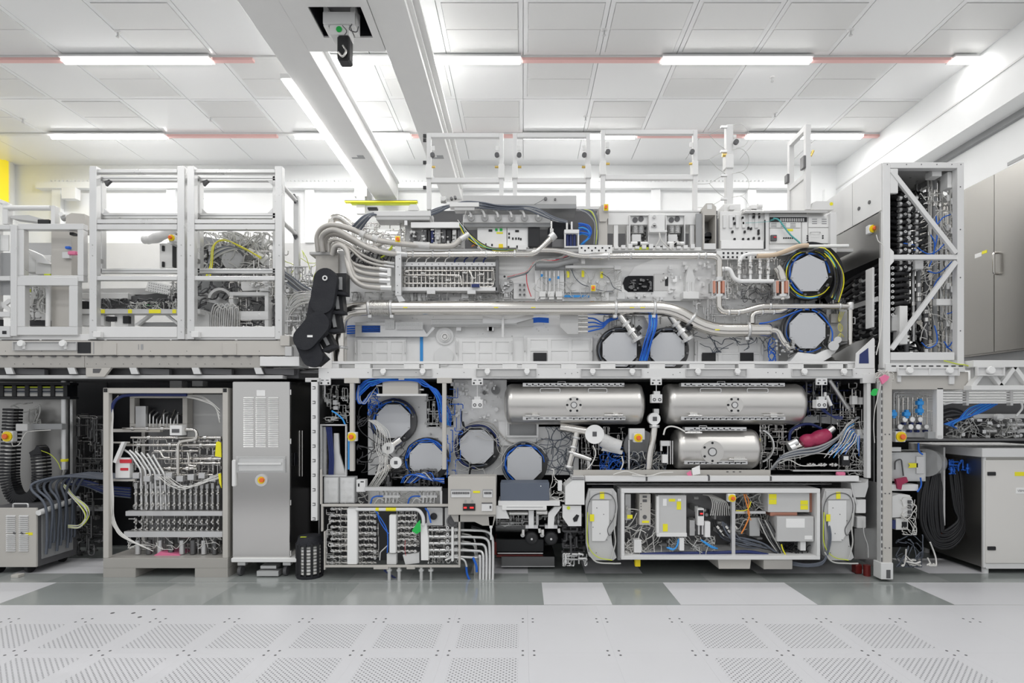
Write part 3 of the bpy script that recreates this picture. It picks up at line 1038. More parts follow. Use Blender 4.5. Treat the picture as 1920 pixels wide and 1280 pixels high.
# ------------------------------------------------------------------ lower bay: hoses, boxes, valves
t = T('junction_box', 'pale junction box hanging under the beam among blue hoses', 'box')
t.add('box_body', B(5.66).rect(717, 714, 784, 740, d=.16, c=.003), 'beige')
t.add('box_lip', B(5.655).rect(706, 738, 800, 742, d=.1), 'pale_grey')
t.add('cable_tie', B(5.63).rect(747, 708, 758, 712, d=.04), 'pale_grey')
t.add('gland', B().cyl(P(706, 722, 5.72), P(717, 722, 5.72), .014, n=10).cyl(P(784, 730, 5.72), P(795, 730, 5.72), .014, n=10), ['steel'])
bundle('hose_bundle', 'thick bundle of blue hoses arching over the pale junction box', 'hoses', fan(10, lambda i: [(676 - i, 722 + i * 3, 5.72), (684 + i, 714 + i, 5.66), (700, 709.5 + i * 1.5, 5.65 + (i % 3) * .012), (720, 709 + i * .5, 5.64), (750, 708 + i * .5, 5.64 + (i % 3) * .012), (780, 709 + i * .5, 5.64), (795, 714 + i, 5.64 + (i % 2) * .015), (808 + i * .9, 728, 5.65), (818 + i * 1.4, 748, 5.67), (822 + i * 2.4, 775, 5.7), (825 + i * 2.2, 790 + i, 5.75)], 1.1, ('blue', 'blue', 'blue', 'sky_blue')))
bundle('hose_bundle', 'looping blue and white hoses beside the junction box', 'hoses', fan(8, lambda i: [(672 + i, 722, 5.72), (668 + i, 740 + i, 5.7), (672 + i * 2, 756, 5.7), (684 + i * 3, 752 - i * 4, 5.72), (704 + i, 735 + i, 5.74)], .85, ('blue', 'cable_light', 'blue')))
bundle('hose_bundle', 'coil of blue hoses lying below the second octagonal port', 'hoses', fan(9, lambda i: [(752 + i * 3, 905, 5.72), (757 + i * 6, 893 - i, 5.7), (775 + i * 5, 890 + i, 5.68), (800 + i * 2, 897 + i * .5, 5.68), (833, 896 + i * 1.2, 5.7)], 1.0, ('blue', 'blue', 'cable_light', 'navy')))
tangle('hose_loops', 'tangle of thin blue and white hoses by the port', 'hoses', (690, 740, 716, 778), 5.75, 5.9, 14, (.5, .8), 'blue', 31, step=7)
# white capped gate valves at an angle
for (cx, cy, rr_, ang, L, l) in ((728, 840, 11, 35, 28, 'white capped valve under the first octagonal port'), (742, 867, 11, 215, 40, 'white capped valve with a long steel stem')):
    t = T('capped_valve', l, 'valve', 'white capped valves')
    t.add('cap', B(5.78).disc(cx, cy, rr_, d=.05, n=28, r1=rr_ * .95), 'white_gloss')
    t.add('window', B(5.776).rect(cx - 3.2, cy - 3.2, cx + 3.2, cy + 3.2, d=.006), 'dark_grey')
    ex, ey = cx + L * math.cos(math.radians(ang)), cy - L * math.sin(math.radians(ang))
    t.add('stem', B().cyl(P(cx, cy, 5.84), P(ex, ey, 5.88), .045, n=14).cyl(P(cx * .7 + ex * .3, cy * .7 + ey * .3, 5.85), P(cx * .6 + ex * .4, cy * .6 + ey * .4, 5.855), .058, n=14), 'polished')
bundle('wire_loom', 'loom of pale wires dropping past the capped valves', 'wires', fan(8, lambda i: [(690 + i * 2, 787, 5.8), (702 + i * 3, 797 + i, 5.76), (708 + i * 3, 815, 5.74), (704 + i * 4, 838, 5.74), (712 + i * 2, 860, 5.74), (706 + i * 3, 885, 5.74), (690 + i * 2.6, 913, 5.74)], .6, 'cable_white'))
# left side column of the bay
t = T('cable_riser', 'upright wire trunk with navy hoses beside the yellow stop button', 'trunking')
t.add('trunk_plate', B(5.72).prism([(606, 800), (612, 800), (612, 890), (606, 890)], d=.05), 'alu')
t.add('trunk_frame', frame_bars(B(5.68), 600, 795, 650, 893, 3, 5.68, .03), 'alu_bright')
t.add('slotted_panel', B(5.74).prism([(626, 812), (634, 812), (636, 850), (648, 890), (626, 890)], d=.03), 'pale_grey')
for i in range(4):
    t.add('navy_hose', B(5.7).hose([(612 + i * 3, 800), (616 + i * 2.4, 830), (618 + i * 2.4, 860), (617 + i * 2.4, 892)], 1.5, n=6), 'navy')
t.add('blue_strip', B(5.66).rect(652, 825, 655.5, 880, d=.02, c=.001), 'sky_blue')
t.add('segmented_hose', B(5.66).hose([(622, 770), (632, 776), (642, 785), (647, 795)], 1.6, n=6), 'sky_blue')
estop(660, 818.5, 5.58, 'yellow stop button on the beige post beside the round ports', 8.6)
tangle('valve_tubes', 'cluster of small white tubes on the dark bay corner', 'tubing', (600, 722, 655, 792), 5.8, 6.0, 26, (.5, 1.1), 'cable_light', 32, step=9, stiff=True)
one('bay_fittings', greeble((600, 740, 655, 795), 5.9, 18, 33, 3, 9), 'pale_grey', 'pale brackets and blocks in the dark bay corner', 'brackets', kind='stuff')
for x0, l in ((607, 'clear plastic valve box nearest the slotted upright'), (637, 'clear plastic valve box beside the pale terminal block')):
    t = T('clear_box', l, 'box', 'clear plastic boxes')
    t.add('box_shell', B(5.62).rect(x0, 894, x0 + 28, 943, d=.1, c=.005), 'clear_sheet')
    t.add('inner_block', B(5.66).rect(x0 + 2, 896, x0 + 26, 941, d=.05, c=.004), 'pale_grey')
    b = B(5.65)
    for i in range(6):
        b.disc(x0 + 7 + (i % 2) * 11, 902 + (i // 2) * 14, 2.6, d=.02, n=10)
    t.add('port_studs', b, 'alu_bright', kind='stuff')
    t.add('tube', B(5.645).hose([(x0 + 6, 900), (x0 + 4, 915), (x0 + 14, 930), (x0 + 10, 943)], .8, n=5), 'cable_white')
t = T('terminal_block', 'pale terminal block beside the clear plastic boxes', 'terminal block')
t.add('block_body', B(5.62).rect(668, 899, 685, 922, d=.08, c=.003), 'pale_grey')
t.add('slot', B(5.618).rect(671, 906, 674, 912, d=.003, c=0).rect(676, 902, 682, 904, d=.003, c=0), 'black')
# steel pipe assembly right of the ports
t = T('elbow_pipe', 'polished branching pipe under the first long tank', 'pipe')
t.add('main_pipe', B(5.8).pipe([(1050, 800), (1088, 806), (1120, 812)], 8, n=16).pipe([(1082, 806), (1078, 830), (1067, 875)], 6.5, n=14), 'polished')
t.add('branch_pipe', B(5.78).pipe([(1074, 850), (1095, 857), (1108, 862)], 5, n=12).pipe([(1103, 862), (1104, 880)], 4, n=10), 'steel')
b = B()
for (x, y) in ((1080, 820), (1075, 838), (1072, 848)):
    clamp_ring(b, P(x, y, 5.8), (-.25, 0, -1), .04, .025)
clamp_ring(b, P(1067, 875, 5.8), (-.2, 0, -1), .042, .03)
t.add('pipe_clamps', b, 'alu_bright')
t = T('capped_valve', 'white capped valve with wrapped pipe below the first long tank', 'valve', 'white capped valves')
t.add('cap', B(5.72).disc(1115, 814, 18, d=.05, n=28, r1=17), 'white_gloss')
t.add('window', B(5.716).rect(1111, 809, 1119, 818, d=.006), 'dark_grey')
t.add('wrapped_pipe', B(5.76).pipe([(1128, 824), (1145, 832), (1162, 838)], 13, n=16), 'wrap', 'clear film wrapped pipe')
t.add('pipe_bracket', B(5.80).prism([(1130, 838), (1168, 845), (1166, 852), (1128, 844)], d=.04), 'alu_bright')
tangle('blue_tubing', 'knot of thin blue tubing below the wrapped pipe', 'tubing', (1125, 835, 1170, 882), 5.8, 5.95, 22, (.5, .9), 'blue', 34, step=9)
tangle('steel_tubing', 'fine steel tubing behind the wrapped pipe', 'tubing', (1090, 800, 1175, 882), 5.95, 6.15, 40, (.5, 1.1), 'steel', 35, step=10, stiff=True)
one('white_hose', B(5.7).hose([(1112, 835), (1117, 850), (1110, 868), (1100, 880)], 1.1).hose([(1166, 855), (1168, 870), (1158, 885), (1130, 891), (1110, 892)], 1.3), 'cable_white', 'white hose looping onto the tray under the capped valve', 'hose')
# column between tanks
t = T('angled_valve', 'upright steel valve with curved pipe between the tanks', 'valve')
t.add('curved_pipe', B(5.76).pipe([(1227, 800), (1224, 825), (1218, 850), (1216, 882)], 6.5, n=16, bend=30), 'polished')
t.add('cap', B(5.72).disc(1227, 785, 11.5, d=.06, n=28), 'white_gloss')
t.add('window', B(5.716).rect(1224, 781, 1232, 789, d=.006), 'dark_grey')
t.add('neck', B(5.75).rect(1226, 766, 1236, 776, d=.06, c=.003).disc(1231, 772, 3, 5.745, .01), 'alu_bright')
t.add('collar', clamp_ring(B(), P(1227, 799, 5.76), (0, 0, 1), .045, .03), 'alu_bright')
t.add('foot_flange', clamp_ring(B(), P(1216, 882, 5.76), (0, 0, 1), .05, .02), 'alu_bright')
estop(1196.5, 820.5, 5.66, 'yellow stop button on the switch box between the tanks', 8.6)
t = T('switch_bracket', 'pale switch box bracket behind the stop button between tanks', 'bracket')
t.add('box_body', B(5.73).rect(1180, 803, 1209, 824, d=.06, c=.003), 'pale_grey')
t.add('stand', B(5.75).rect(1178, 824, 1181, 880, d=.02, c=.001), 'alu')
t.add('rear_disc', B(5.95).disc(1200, 835, 30, d=.05, n=32), 'mid_grey')
t = T('regulator', 'small white regulator cluster beside the short tank', 'regulator')
t.add('body', B(5.72).rect(1242, 852, 1252, 868, d=.05, c=.003), 'white_paint')
t.add('cup', B().cyl(P(1240, 832, 5.74), P(1240, 845, 5.74), .012, n=10).cyl(P(1252, 826, 5.74), P(1252, 870, 5.74), .006, n=8).cyl(P(1257, 826, 5.74), P(1257, 870, 5.74), .006, n=8).cyl(P(1261, 826, 5.74), P(1261, 870, 5.74), .006, n=8), 'alu_bright', kind='stuff')
t.add('fitting', B(5.71).rect(1239, 826, 1256, 836, d=.04, c=.003), 'alu_bright')
t.add('hose', B(5.7).hose([(1244, 815), (1248, 803), (1258, 799), (1272, 802), (1284, 809)], 1.6, n=6), 'cable_white')
tangle('valve_wiring', 'grey wiring crowding around the curved pipe', 'wiring', (1175, 848, 1250, 884), 5.78, 5.95, 46, (.5, 1.0), 'cable_grey', 36, step=10)
tangle('valve_wiring', 'pale wiring crowding around the curved pipe foot', 'wiring', (1178, 846, 1250, 886), 5.74, 5.9, 22, (.4, .8), 'cable_light', 37, step=10)
# maroon wrapped valve area
t = T('wrapped_valve', 'maroon film wrapped valve with polished stub pipe', 'valve')
t.add('stub_pipe', B(5.76).pipe([(1487, 840), (1520, 828), (1545, 815)], 8, n=16), 'polished')
t.add('wrap', B().sweep(spline([P(1504, 832, 5.74), P(1516, 826, 5.73), P(1528, 824, 5.73), P(1540, 819, 5.73), P(1552, 813, 5.74)], 4), [.055, .07, .075, .078, .075, .07, .066, .07, .074, .078, .08, .08, .079, .075, .07, .066, .06], 14), 'crimson')
t.add('end_cap', B().cyl(P(1478, 836, 5.75), P(1494, 828, 5.75), .042, n=12).cyl(P(1481, 842, 5.74), P(1490, 838, 5.74), .05, n=12), 'alu_bright')
t.add('far_collar', B().cyl(P(1550, 812, 5.76), P(1562, 802, 5.76), .04, n=12), 'steel')
bundle('hose_bundle', 'thick grey hoses curving below the maroon valve', 'hoses', fan(5, lambda i: [(1445 + i * 2, 880 - i, 5.72), (1462 + i, 862 - i * 2, 5.66), (1495, 852 - i * 2, 5.66), (1535, 848 - i * 3, 5.66), (1565 + i, 828 - i * 2, 5.68), (1585 + i, 805 - i * 2, 5.72), (1607 + i, 782, 5.76)], 1.8, ('mid_grey', 'cable_grey')))
one('navy_arc', B(5.82).hose([(1480, 825), (1483, 808), (1500, 797), (1520, 795), (1540, 803)], 2.6, n=8), 'navy', 'dark blue hose arching over the maroon valve', 'hose')
t = T('arched_guard', 'grey bent sheet guard above the maroon valve', 'guard')
t.add('guard_sheet', B(5.95).prism([(1480, 806), (1515, 778), (1575, 776), (1575, 796), (1530, 792), (1500, 798), (1484, 815)], d=.02), 'mid_grey')
t.add('slots', B(5.947).rect(1533, 780, 1534, 787, d=.003, c=0).rect(1537, 780, 1538, 787, d=.003, c=0), 'black')
bundle('tube_fan', 'fan of steel, white and blue tubes beside the maroon valve', 'tubes', fan(18, lambda q: [(1545 + q * 2.2, 858 - (q % 4) * 3, 5.7), (1560 + q * 2, 842 - (q % 3) * 4, 5.7), (1572 + q * 2, 828, 5.69 + (q % 3) * .02), (1585 + q * 1.6, 800 + q, 5.7), (1600 + q * .6, 786 + q * 4, 5.72)], .75, ('steel', 'cable_light', 'sky_blue', 'cable_white', 'steel', 'blue')))
t = T('regulator_row', 'row of clear fittings along the tray beyond the short tank', 'fittings')
t.add('rail', B(5.68).rect(1487, 881, 1625, 883.5, d=.06, c=.001), 'alu_bright')
for i in range(4):
    t.put('fitting', valve_mesh('valve', 1.5), P(1522 + i * 21, 871, 5.7))
t.add('gauge_block', B(5.66).rect(1579, 852, 1594, 873, d=.05, c=.004), 'black')
t.add('gauge_face', B(5.657).rect(1582, 855, 1591, 862, d=.004, c=0), 'pale_grey')
t.add('tube', B(5.68).hose([(1460, 868), (1480, 862), (1500, 872), (1520, 873), (1545, 872)], 1.1).hose([(1462, 862), (1500, 857), (1530, 850), (1560, 852)], .9), ['cable_white'])
one('pink_tape', B(5.64).rect(1570, 885, 1586, 892, d=.03, c=.008), 'pink', 'crumpled pink tape on the tray end', 'tape')
tangle('end_bay_tubes', 'steel tubes filling the end of the lower bay', 'tubing', (1570, 718, 1624, 880), 5.85, 6.1, 60, (.5, 1.2), 'steel', 41, step=12, stiff=True)
tangle('end_bay_wires', 'pale wires hanging in the end of the bay', 'wiring', (1575, 790, 1624, 890), 5.7, 5.85, 24, (.5, .8), 'cable_light', 42, step=11)
t = T('end_valve', 'pale end block with braided tubes below the corner plate', 'valve')
t.add('cylinder_can', B().cyl(P(1612, 745, 5.8), P(1612, 758, 5.8), .03, n=14), 'white_paint')
t.add('white_box', B(5.74).rect(1598, 742, 1608, 758, d=.05, c=.003), 'pale_grey')
t.add('diagonal_strut', B().cyl(P(1555, 712, 5.8), P(1590, 765, 5.85), .022, n=10), 'alu')
t.add('bracket', B(5.72).rect(1608, 805, 1625, 822, d=.05, c=.003), 'pale_grey')
t.add('bore', B(5.718).disc(1620, 814, 2, d=.004), 'black')
for i in range(3):
    t.add('blue_banded_tube', B(5.66).hose([(1537 + i * 3, 763), (1545 + i * 3, 772), (1562 + i * 2, 780 + i * 2), (1580, 781 + i * 2)], .9), 'navy')
t.add('pale_lamp', B().cyl(P(1547, 735, 5.72), P(1547, 747, 5.72), .014, n=10).cyl(P(1550, 742, 5.7), P(1558, 760, 5.7), .018, n=10), 'paper')
# tray under the bay
t = T('cable_tray', 'long pale tray edge below the tanks, in four lengths', 'tray')
for x0, x1 in ((1097, 1211), (1214, 1328), (1331, 1444), (1447, 1611)):
    t.add('tray_edge', B(5.57).rect(x0, 892, x1, 902, d=.05, c=.004), 'pale_grey')
t.add('tray_floor', B(5.62).rect(1095, 901, 1615, 903, d=.6, c=0), 'light_grey')
t.add('rear_plate', B(5.66).rect(1075, 881, 1445, 893, d=.03, c=.002), 'beige')
t.add('joint', B(5.565).rect(1211, 890, 1213.5, 901, d=.04).rect(1328, 890, 1330.5, 901, d=.04).rect(1444, 893, 1447, 901, d=.04), 'dark_grey', kind='stuff')
for i in range(3):
    x = 1362 + i * 12
    t.add('slot', B(5.657).rect(x, 883.5, x + 4, 884.7, d=.004, c=0), 'black')
one('warning_tag', B(5.6).prism([(1297, 878), (1312, 872), (1313, 888), (1299, 891)], d=.002), 'paper', 'white paper tag with a pink ribbon under the short tank', 'tag')
one('pink_ribbon', B(5.598).prism([(1287, 887), (1295, 882), (1297, 889), (1299, 896), (1292, 894)], d=.004), 'pink', 'pink ribbon tied beside the white paper tag', 'ribbon')
b = B(5.56)
b.hose([(1150, 889), (1172, 883), (1185, 886), (1200, 890), (1215, 893)], .9).hose([(1185, 890), (1215, 892), (1240, 886), (1262, 885)], 1.0)
one('tray_cable', b, 'cable_white', 'white cable lying along the tray edge', 'cable')

for q in (('blue tubing hanging beside the grey port crossed by a cable', 'tubing', (838, 715, 868, 895), 5.84, 5.95, 14, (.6, 1.0), 'blue', 161), ('pale wiring around the two ports beside the breaker panel', 'wiring', (850, 800, 950, 892), 5.8, 5.86, 14, (.4, .7), 'cable_light', 162), ('grey wiring spread beside the elbow pipe', 'wiring', (1005, 800, 1075, 890), 5.85, 5.98, 30, (.5, .9), 'cable_grey', 163), ('dark wiring behind the two octagonal ports', 'wiring', (670, 760, 760, 885), 5.9, 5.98, 34, (.5, 1.0), 'dark_grey', 164), ('steel tubes dropping behind the beige posts', 'tubing', (800, 742, 850, 800), 5.86, 6.0, 26, (.7, 1.3), 'cast_steel', 165), ('steel tubes in the dark above the maroon valve', 'tubing', (1425, 796, 1500, 880), 5.85, 6.1, 46, (.6, 1.3), 'steel', 166), ('blue tubes in the dark beyond the second long tank', 'tubing', (1500, 716, 1600, 780), 5.85, 6.05, 16, (.6, 1.0), 'navy', 167), ('dark brackets and tubes around the hanging clamp block', 'tubing', (1500, 716, 1575, 800), 5.9, 6.1, 40, (1.0, 2.6), 'dark_steel', 168)):
    tangle('bay_tubing' if q[1] == 'tubing' else 'bay_wiring', *q, step=13, stiff=q[1] == 'tubing')
# ------------------------------------------------------------------ upper machine module
ZC = 6.15   # chassis face
t = T('upper_chassis', 'white cast metal chassis wall of the upper machine module', 'chassis')
t.add('face_plate', B(ZC).prism([(622, 690), (622, 500), (650, 470), (1420, 470), (1562, 470), (1562, 572), (1594, 572), (1594, 690)], d=.5), 'chassis')
t.add('gap_backing', B(7.0).rect(1500, 395, 1665, 700, d=.03, c=0), 'dark_void')  # near-black sheet added to paint the dark gap beside the hose rack
t.add('lower_face', B(ZC - .03).rect(640, 632, 1460, 690, d=.03, c=.003), 'chassis_white')
t.add('upper_face', B(ZC - .02).prism([(935, 505), (1165, 505), (1165, 560), (935, 560)], d=.02), 'chassis_white')
t.add('sloped_face', B(ZC - .03).prism([(1150, 560), (1190, 500), (1240, 480), (1340, 480), (1340, 560)], d=.03), 'chassis_white')
t.add('lower_ledge', B(ZC - .06).rect(660, 556, 1300, 564, d=.06, c=.003), 'pale_grey')
for px in (768, 790, 872, 895, 952, 1165, 1135):
    t.add('ledge_lug', B(ZC - .08).rect(px - 7, 548, px + 7, 564, d=.05, c=.003), 'alu_bright')
t.add('fittings', greeble((650, 545, 1300, 564), ZC - .06, 70, 8, 2, 6, (.01, .04)), 'alu', kind='stuff')
t.add('screws', greeble((640, 592, 1460, 632), ZC - .03, 90, 9, 1, 2.2, (.004, .01)), 'light_grey', kind='stuff')
t.add('side_boss', greeble((1240, 490, 1345, 558), ZC - .03, 46, 10, 2, 9, (.02, .08)), 'chassis_white', kind='stuff')
t.add('boss_group', greeble((1350, 500, 1480, 560), ZC - .02, 40, 12, 3, 9, (.02, .1)), 'chassis', kind='stuff')
t.add('round_boss', B(ZC - .05).disc(834, 630, 16.5, d=.05, n=32).disc(834, 630, 11, ZC - .07, .03, 28).disc(832, 668, 18, ZC - .045, .05, 32), 'chassis', kind='stuff')
t.add('spider_boss', B(ZC - .09).disc(834, 631, 3, d=.04).ring(834, 631, 5, 7, d=.03), 'steel')
t.add('opening', B(ZC - .035).prism([(1168, 530), (1172, 520), (1178, 517), (1225, 517), (1225, 547), (1178, 547), (1171, 542)], d=.01), 'dark_void')
t.add('opening_works', greeble((1180, 522, 1222, 545), ZC - .04, 26, 14, 2, 8, (.01, .05)), 'dark_steel', kind='stuff')
t.add('pocket', B(ZC - .036).rect(1226, 513, 1253, 545, d=.02, c=.004), 'brushed')
t.add('pocket_slot', B(ZC - .04).rect(1247, 519, 1253, 536, d=.006, c=.002), 'black')
t.add('name_strip', B(ZC - .095).rect(802, 558, 842, 563, d=.01, c=.001).rect(1157, 560, 1200, 564, d=.01, c=.001), 'mid_grey', kind='stuff')
# ribbed covers low on the chassis
for x0, x1, y0, l in ((664, 762, 632, 'ribbed white cover plate nearest the black cable chain'), (854, 962, 632, 'ribbed white cover plate left of the one with a black opening'), (982, 1112, 628, 'ribbed white cover plate with a black opening'), (1302, 1432, 634, 'ribbed white cover plate with two black openings')):
    l = l.replace('left of', 'beside')
    t = T('ribbed_cover', l, 'cover', 'ribbed white covers')
    t.add('plate', B(ZC - .05).rect(x0, y0, x1, 679, d=.02, c=.004), 'chassis_white')
    b = B(ZC - .062)
    w_ = (x1 - x0 - 20) / 3
    for i in range(4):
        xx = x0 + 6 + i * (w_ + 2)
        b.rect(xx, y0 + 4, xx + 7, 679, d=.013, c=.003)
    b.rect(x0 + 6, y0 + 4, x1 - 4, y0 + 9, ZC - .0605, .0125, .003).rect(x0 + 6, y0 + 25, x1 - 4, y0 + 30, ZC - .0605, .0125, .003)
    t.add('ribs', b, 'chassis_white')
    t.add('grip', B(ZC - .06).pipe([(x0 + 2, y0 + 8, ZC - .05), (x0 + 2, y0 + 8, ZC - .11), (x0 + 2, y0 + 30, ZC - .11), (x0 + 2, y0 + 30, ZC - .05)], 1.5, n=8, bend=3), 'pale_grey')
    t.add('grip', B(ZC - .06).pipe([(x1 - 2, y0 + 8, ZC - .05), (x1 - 2, y0 + 8, ZC - .11), (x1 - 2, y0 + 30, ZC - .11), (x1 - 2, y0 + 30, ZC - .05)], 1.5, n=8, bend=3), 'pale_grey')
    for sx in ((1000,) if x0 == 982 else (1317, 1388) if x0 == 1302 else ()):
        t.add('opening', B(ZC - .07).rect(sx, 661, sx + 25, 677, d=.02, c=0), 'black')
# clear wrapped vertical blue tape
one('blue_tape', B(ZC - .04).rect(787.5, 631, 793, 678, d=.006, c=0), 'sky_blue', 'upright strip of light blue tape on the chassis', 'tape')
# grey tray with blue tube windows
t = T('tube_channel', 'grey channel with window slots showing blue tubes', 'channel')
ch = t.add('channel_plate', B(ZC - .1).prism([(666, 610), (678, 610), (678, 623), (713, 623), (713, 610), (790, 610), (800, 626), (812, 612), (815, 616), (801, 631), (666, 631)], d=.02).rect(666, 604, 790, 610, d=.02), 'alu')
for i in range(4):
    t.add('blue_tube', B(ZC - .05).hose([(646, 613 + i * 4, ZC - .06), (660, 611 + i * 4.5, ZC - .07), (680, 612 + i * 3.6), (715, 612 + i * 3.6), (770, 619 + i), (790, 620 + i)], 1.7, n=6), 'blue')
g = t.add('hole_plate', grid_plate(B(), 722, 599, 739, 616, 8, 8, ZC - .12), 'alu_bright')
g = t.add('hole_plate', grid_plate(B(), 743, 604, 792, 617, 22, 6, ZC - .125), 'alu_bright')
t = T('perforated_tray', 'long perforated metal tray under the big pipe', 'tray')
t.add('tray_face', grid_plate(B(), 809, 600, 968, 607.5, 58, 3, ZC - .13), 'alu_bright')
t.add('tray_back', B(ZC - .11).rect(809, 598, 1000, 612, d=.02, c=.002), 'light_grey')
t.add('tray_ramp', B(ZC - .14).prism([(905, 592), (945, 600), (980, 592), (1000, 588), (1000, 596), (965, 606), (905, 606)], d=.01), 'alu')
for px in (860, 921, 918):
    t.add('tray_lug', B(ZC - .08).rect(px - 5, 611, px + 5, 620, d=.03, c=.003), 'alu')
t.add('hanger', B(ZC - .2).rect(940.5, 586, 945, 632, d=.02, c=.002), 'pale_grey')
for i in range(4):
    t.add('blue_tube', B(ZC - .1).hose([(997, 597 + i * 2.5), (1010, 596 + i * 2.4), (1029, 597 + i * 2.4)], 1.3, n=6), 'blue')
t = T('flat_bracket', 'grey tapered sheet bracket hanging below the big pipe', 'bracket')
t.add('sheet', B(ZC - .2).prism([(1050, 590), (1084, 590), (1084, 626), (1064, 626), (1050, 612)], d=.02), 'light_grey')
for i in range(4):
    y = 596 + i * 8.5
    t.add('connector', B().cyl(P(1084, y, ZC - .16), P(1102, y, ZC - .16), .018, n=10), 'steel')
    t.add('blue_hose', B(ZC - .16).hose([(1102, y), (1115, y + (1 - i) * 1.5), (1130, 605 + i * 3), (1142, 598 + i * 1.5), (1158, 594 + i)], 1.5, n=6), 'blue')
# ports on the upper module
port(1162, 655, 34.5, 5.9, 'grey octagon port cover beneath the big pipe, beside the sheet bracket', seed=25, ring=1.25, harness=('black', 'cable_grey', 'black'))
port(1251.5, 655, 34.5, 5.9, 'grey octagon port cover beneath the bend of the big pipe', seed=26, ring=1.25, harness=('black', 'cable_grey', 'dark_grey'))
port(1518, 513, 36, 5.86, 'grey seven sided port cover in the loop of black and yellow cables', n=7, rot=12, seed=27, ring=1.35, harness=('black', 'blue', 'dark_grey', 'black', 'yellow', 'sky_blue', 'black'))
port(1514.5, 619.5, 36, 5.86, 'grey octagon port cover below the loop of black cables', seed=28, ring=1.3, harness=('black', 'blue', 'cable_grey', 'black'))
bundle('hose_bundle', 'blue hoses dropping between the two ports under the big pipe', 'hoses', fan(8, lambda i: [(1217 + i * 2.1, 590, 5.86 + (i % 2) * .02), (1217 + i * 1.9, 612, 5.84), (1209 + i * 1.9, 640, 5.83 + (i % 3) * .015), (1199 + i * 2, 676, 5.86)], 1.05, ('blue', 'blue', 'sky_blue')))
for x0, l in ((1163, 'slanted steel nozzle above the first octagon cover'), (1257, 'slanted steel nozzle above the second octagon cover')):
    t = T('slanted_nozzle', l, 'nozzle', 'slanted nozzles')
    t.add('nozzle_tube', B().cyl(P(x0, 592, 5.92), P(x0 + 30, 634, 5.88), .036, n=16), 'steel')
    t.add('collar', B().cyl(P(x0 + 9, 605, 5.91), P(x0 + 12, 609, 5.91), .055, n=16).cyl(P(x0 + 20, 620, 5.9), P(x0 + 24, 625, 5.89), .058, n=16).cyl(P(x0 + 30, 633, 5.88), P(x0 + 33, 638, 5.88), .065, n=16), 'alu_bright')
    t.add('knob', B().cyl(P(x0 + 32, 612, 5.85), P(x0 + 38, 618, 5.85), .026, n=10), 'black')
    t.add('hood', B(6.0).prism([(x0 + 10, 592), (x0 + 45, 592), (x0 + 55, 612), (x0 + 40, 625)], d=.08), 'cast_steel')
# ------------------------------------------------------------------ the big polished pipe
ZP = 5.9
t = T('main_pipe', 'big polished steel pipe running across the machine and stepping down', 'pipe')
k = PX(ZP)
t.add('pipe_run', B(ZP).pipe([(637, 680), (637, 582), (700, 577)], 13, n=24, bend=34), 'polished')
t.add('pipe_run', B(ZP).pipe([(700, 577.5), (1262, 577.5), (1325, 619), (1437, 619)], 13, n=28, bend=46), 'polished')
t.add('end_cone', B().lathe(P(1437, 619, ZP), (1, 0, 0), [(0, 13 * k), (.03, 13 * k), (.06, 6 * k), (.12, 6 * k)], 24), 'polished')
b = B()
n = 13
for i in range(n):
    x = 697 + i * (731 - 697) / n
    b.lathe(P(x, 577.5, ZP), (1, 0, 0), [(0, 12.5 * k), (.004, 15.5 * k), (.009, 15.5 * k), (.0135, 12.5 * k)], 24)
t.add('bellows', b, 'steel')
for px, py, ax in ((693, 577.5, (1, 0, 0)), (734, 577.5, (1, 0, 0)), (1153.5, 577.5, (1, 0, 0)), (1226, 577.5, (1, 0, 0)), (1296, 598, (1, 0, -.67)), (1401.5, 619, (1, 0, 0)), (637, 652, (0, 0, 1))):
    b = clamp_ring(B(), P(px, py, ZP), ax, 13 * k, .028)
    b.rect(px - 3.5, py + 12, px + 3.5, py + 18, ZP - .05, .05, .003) if ax[2] == 0 else None
    t.add('clamp', b, 'alu_bright')
for px in (760, 1000, 1185, 1345, 930, 1205):
    yy = 577.5 if px < 1250 else 619
    t.add('marker', B().box(P(px - 4, yy - 2, ZP - 13.3 * k), P(px + 4, yy, ZP - 12.2 * k)), 'yellow')
# smaller pipes
t = T('steel_pipe', 'polished pipe with an upturned end above the gas panel', 'pipe', 'polished pipes')
k = PX(5.9)
t.add('pipe_run', B(5.9).pipe([(752, 476.5), (1003, 476.5), (1034, 446)], 5.6, n=16, bend=14), 'polished')
b = B()
for px in (775, 812, 843, 912, 965):
    clamp_ring(b, P(px, 476.5, 5.9), (1, 0, 0), 5.6 * k, .02)
    b.rect(px - 1.5, 468, px + 1.5, 477, 5.93, .02, .001)
t.add('pipe_clip', b, 'alu_bright')
t.add('pipe_end', B().cyl(P(1032, 447, 5.9), P(1040, 440, 5.9), .044, n=16), 'alu_bright')
t = T('steel_pipe', 'polished pipe dropping into the bronze sided valve', 'pipe', 'polished pipes')
t.add('pipe_run', B(5.9).pipe([(1000, 469), (1048, 469), (1082, 480), (1120, 480)], 4.6, n=14, bend=16), 'polished')
t.add('wide_run', B(5.9).pipe([(1118, 480), (1348.5, 480), (1348.5, 526)], 5.8, n=16, bend=14), 'polished')
b = B()
for px in (1141, 1182, 1309, 1322):
    clamp_ring(b, P(px, 480, 5.9), (1, 0, 0), 5.8 * k, .022)
t.add('pipe_clip', b, 'alu_bright')
t.add('reducer', B().lathe(P(1104, 480, 5.9), (1, 0, 0), [(0, 4.8 * k), (.06, 6.6 * k), (.16, 6.6 * k), (.2, 5.8 * k)], 16), 'steel')
t = T('steel_pipe', 'polished pipe curling from the first bronze sided valve to the machine end', 'pipe', 'polished pipes')
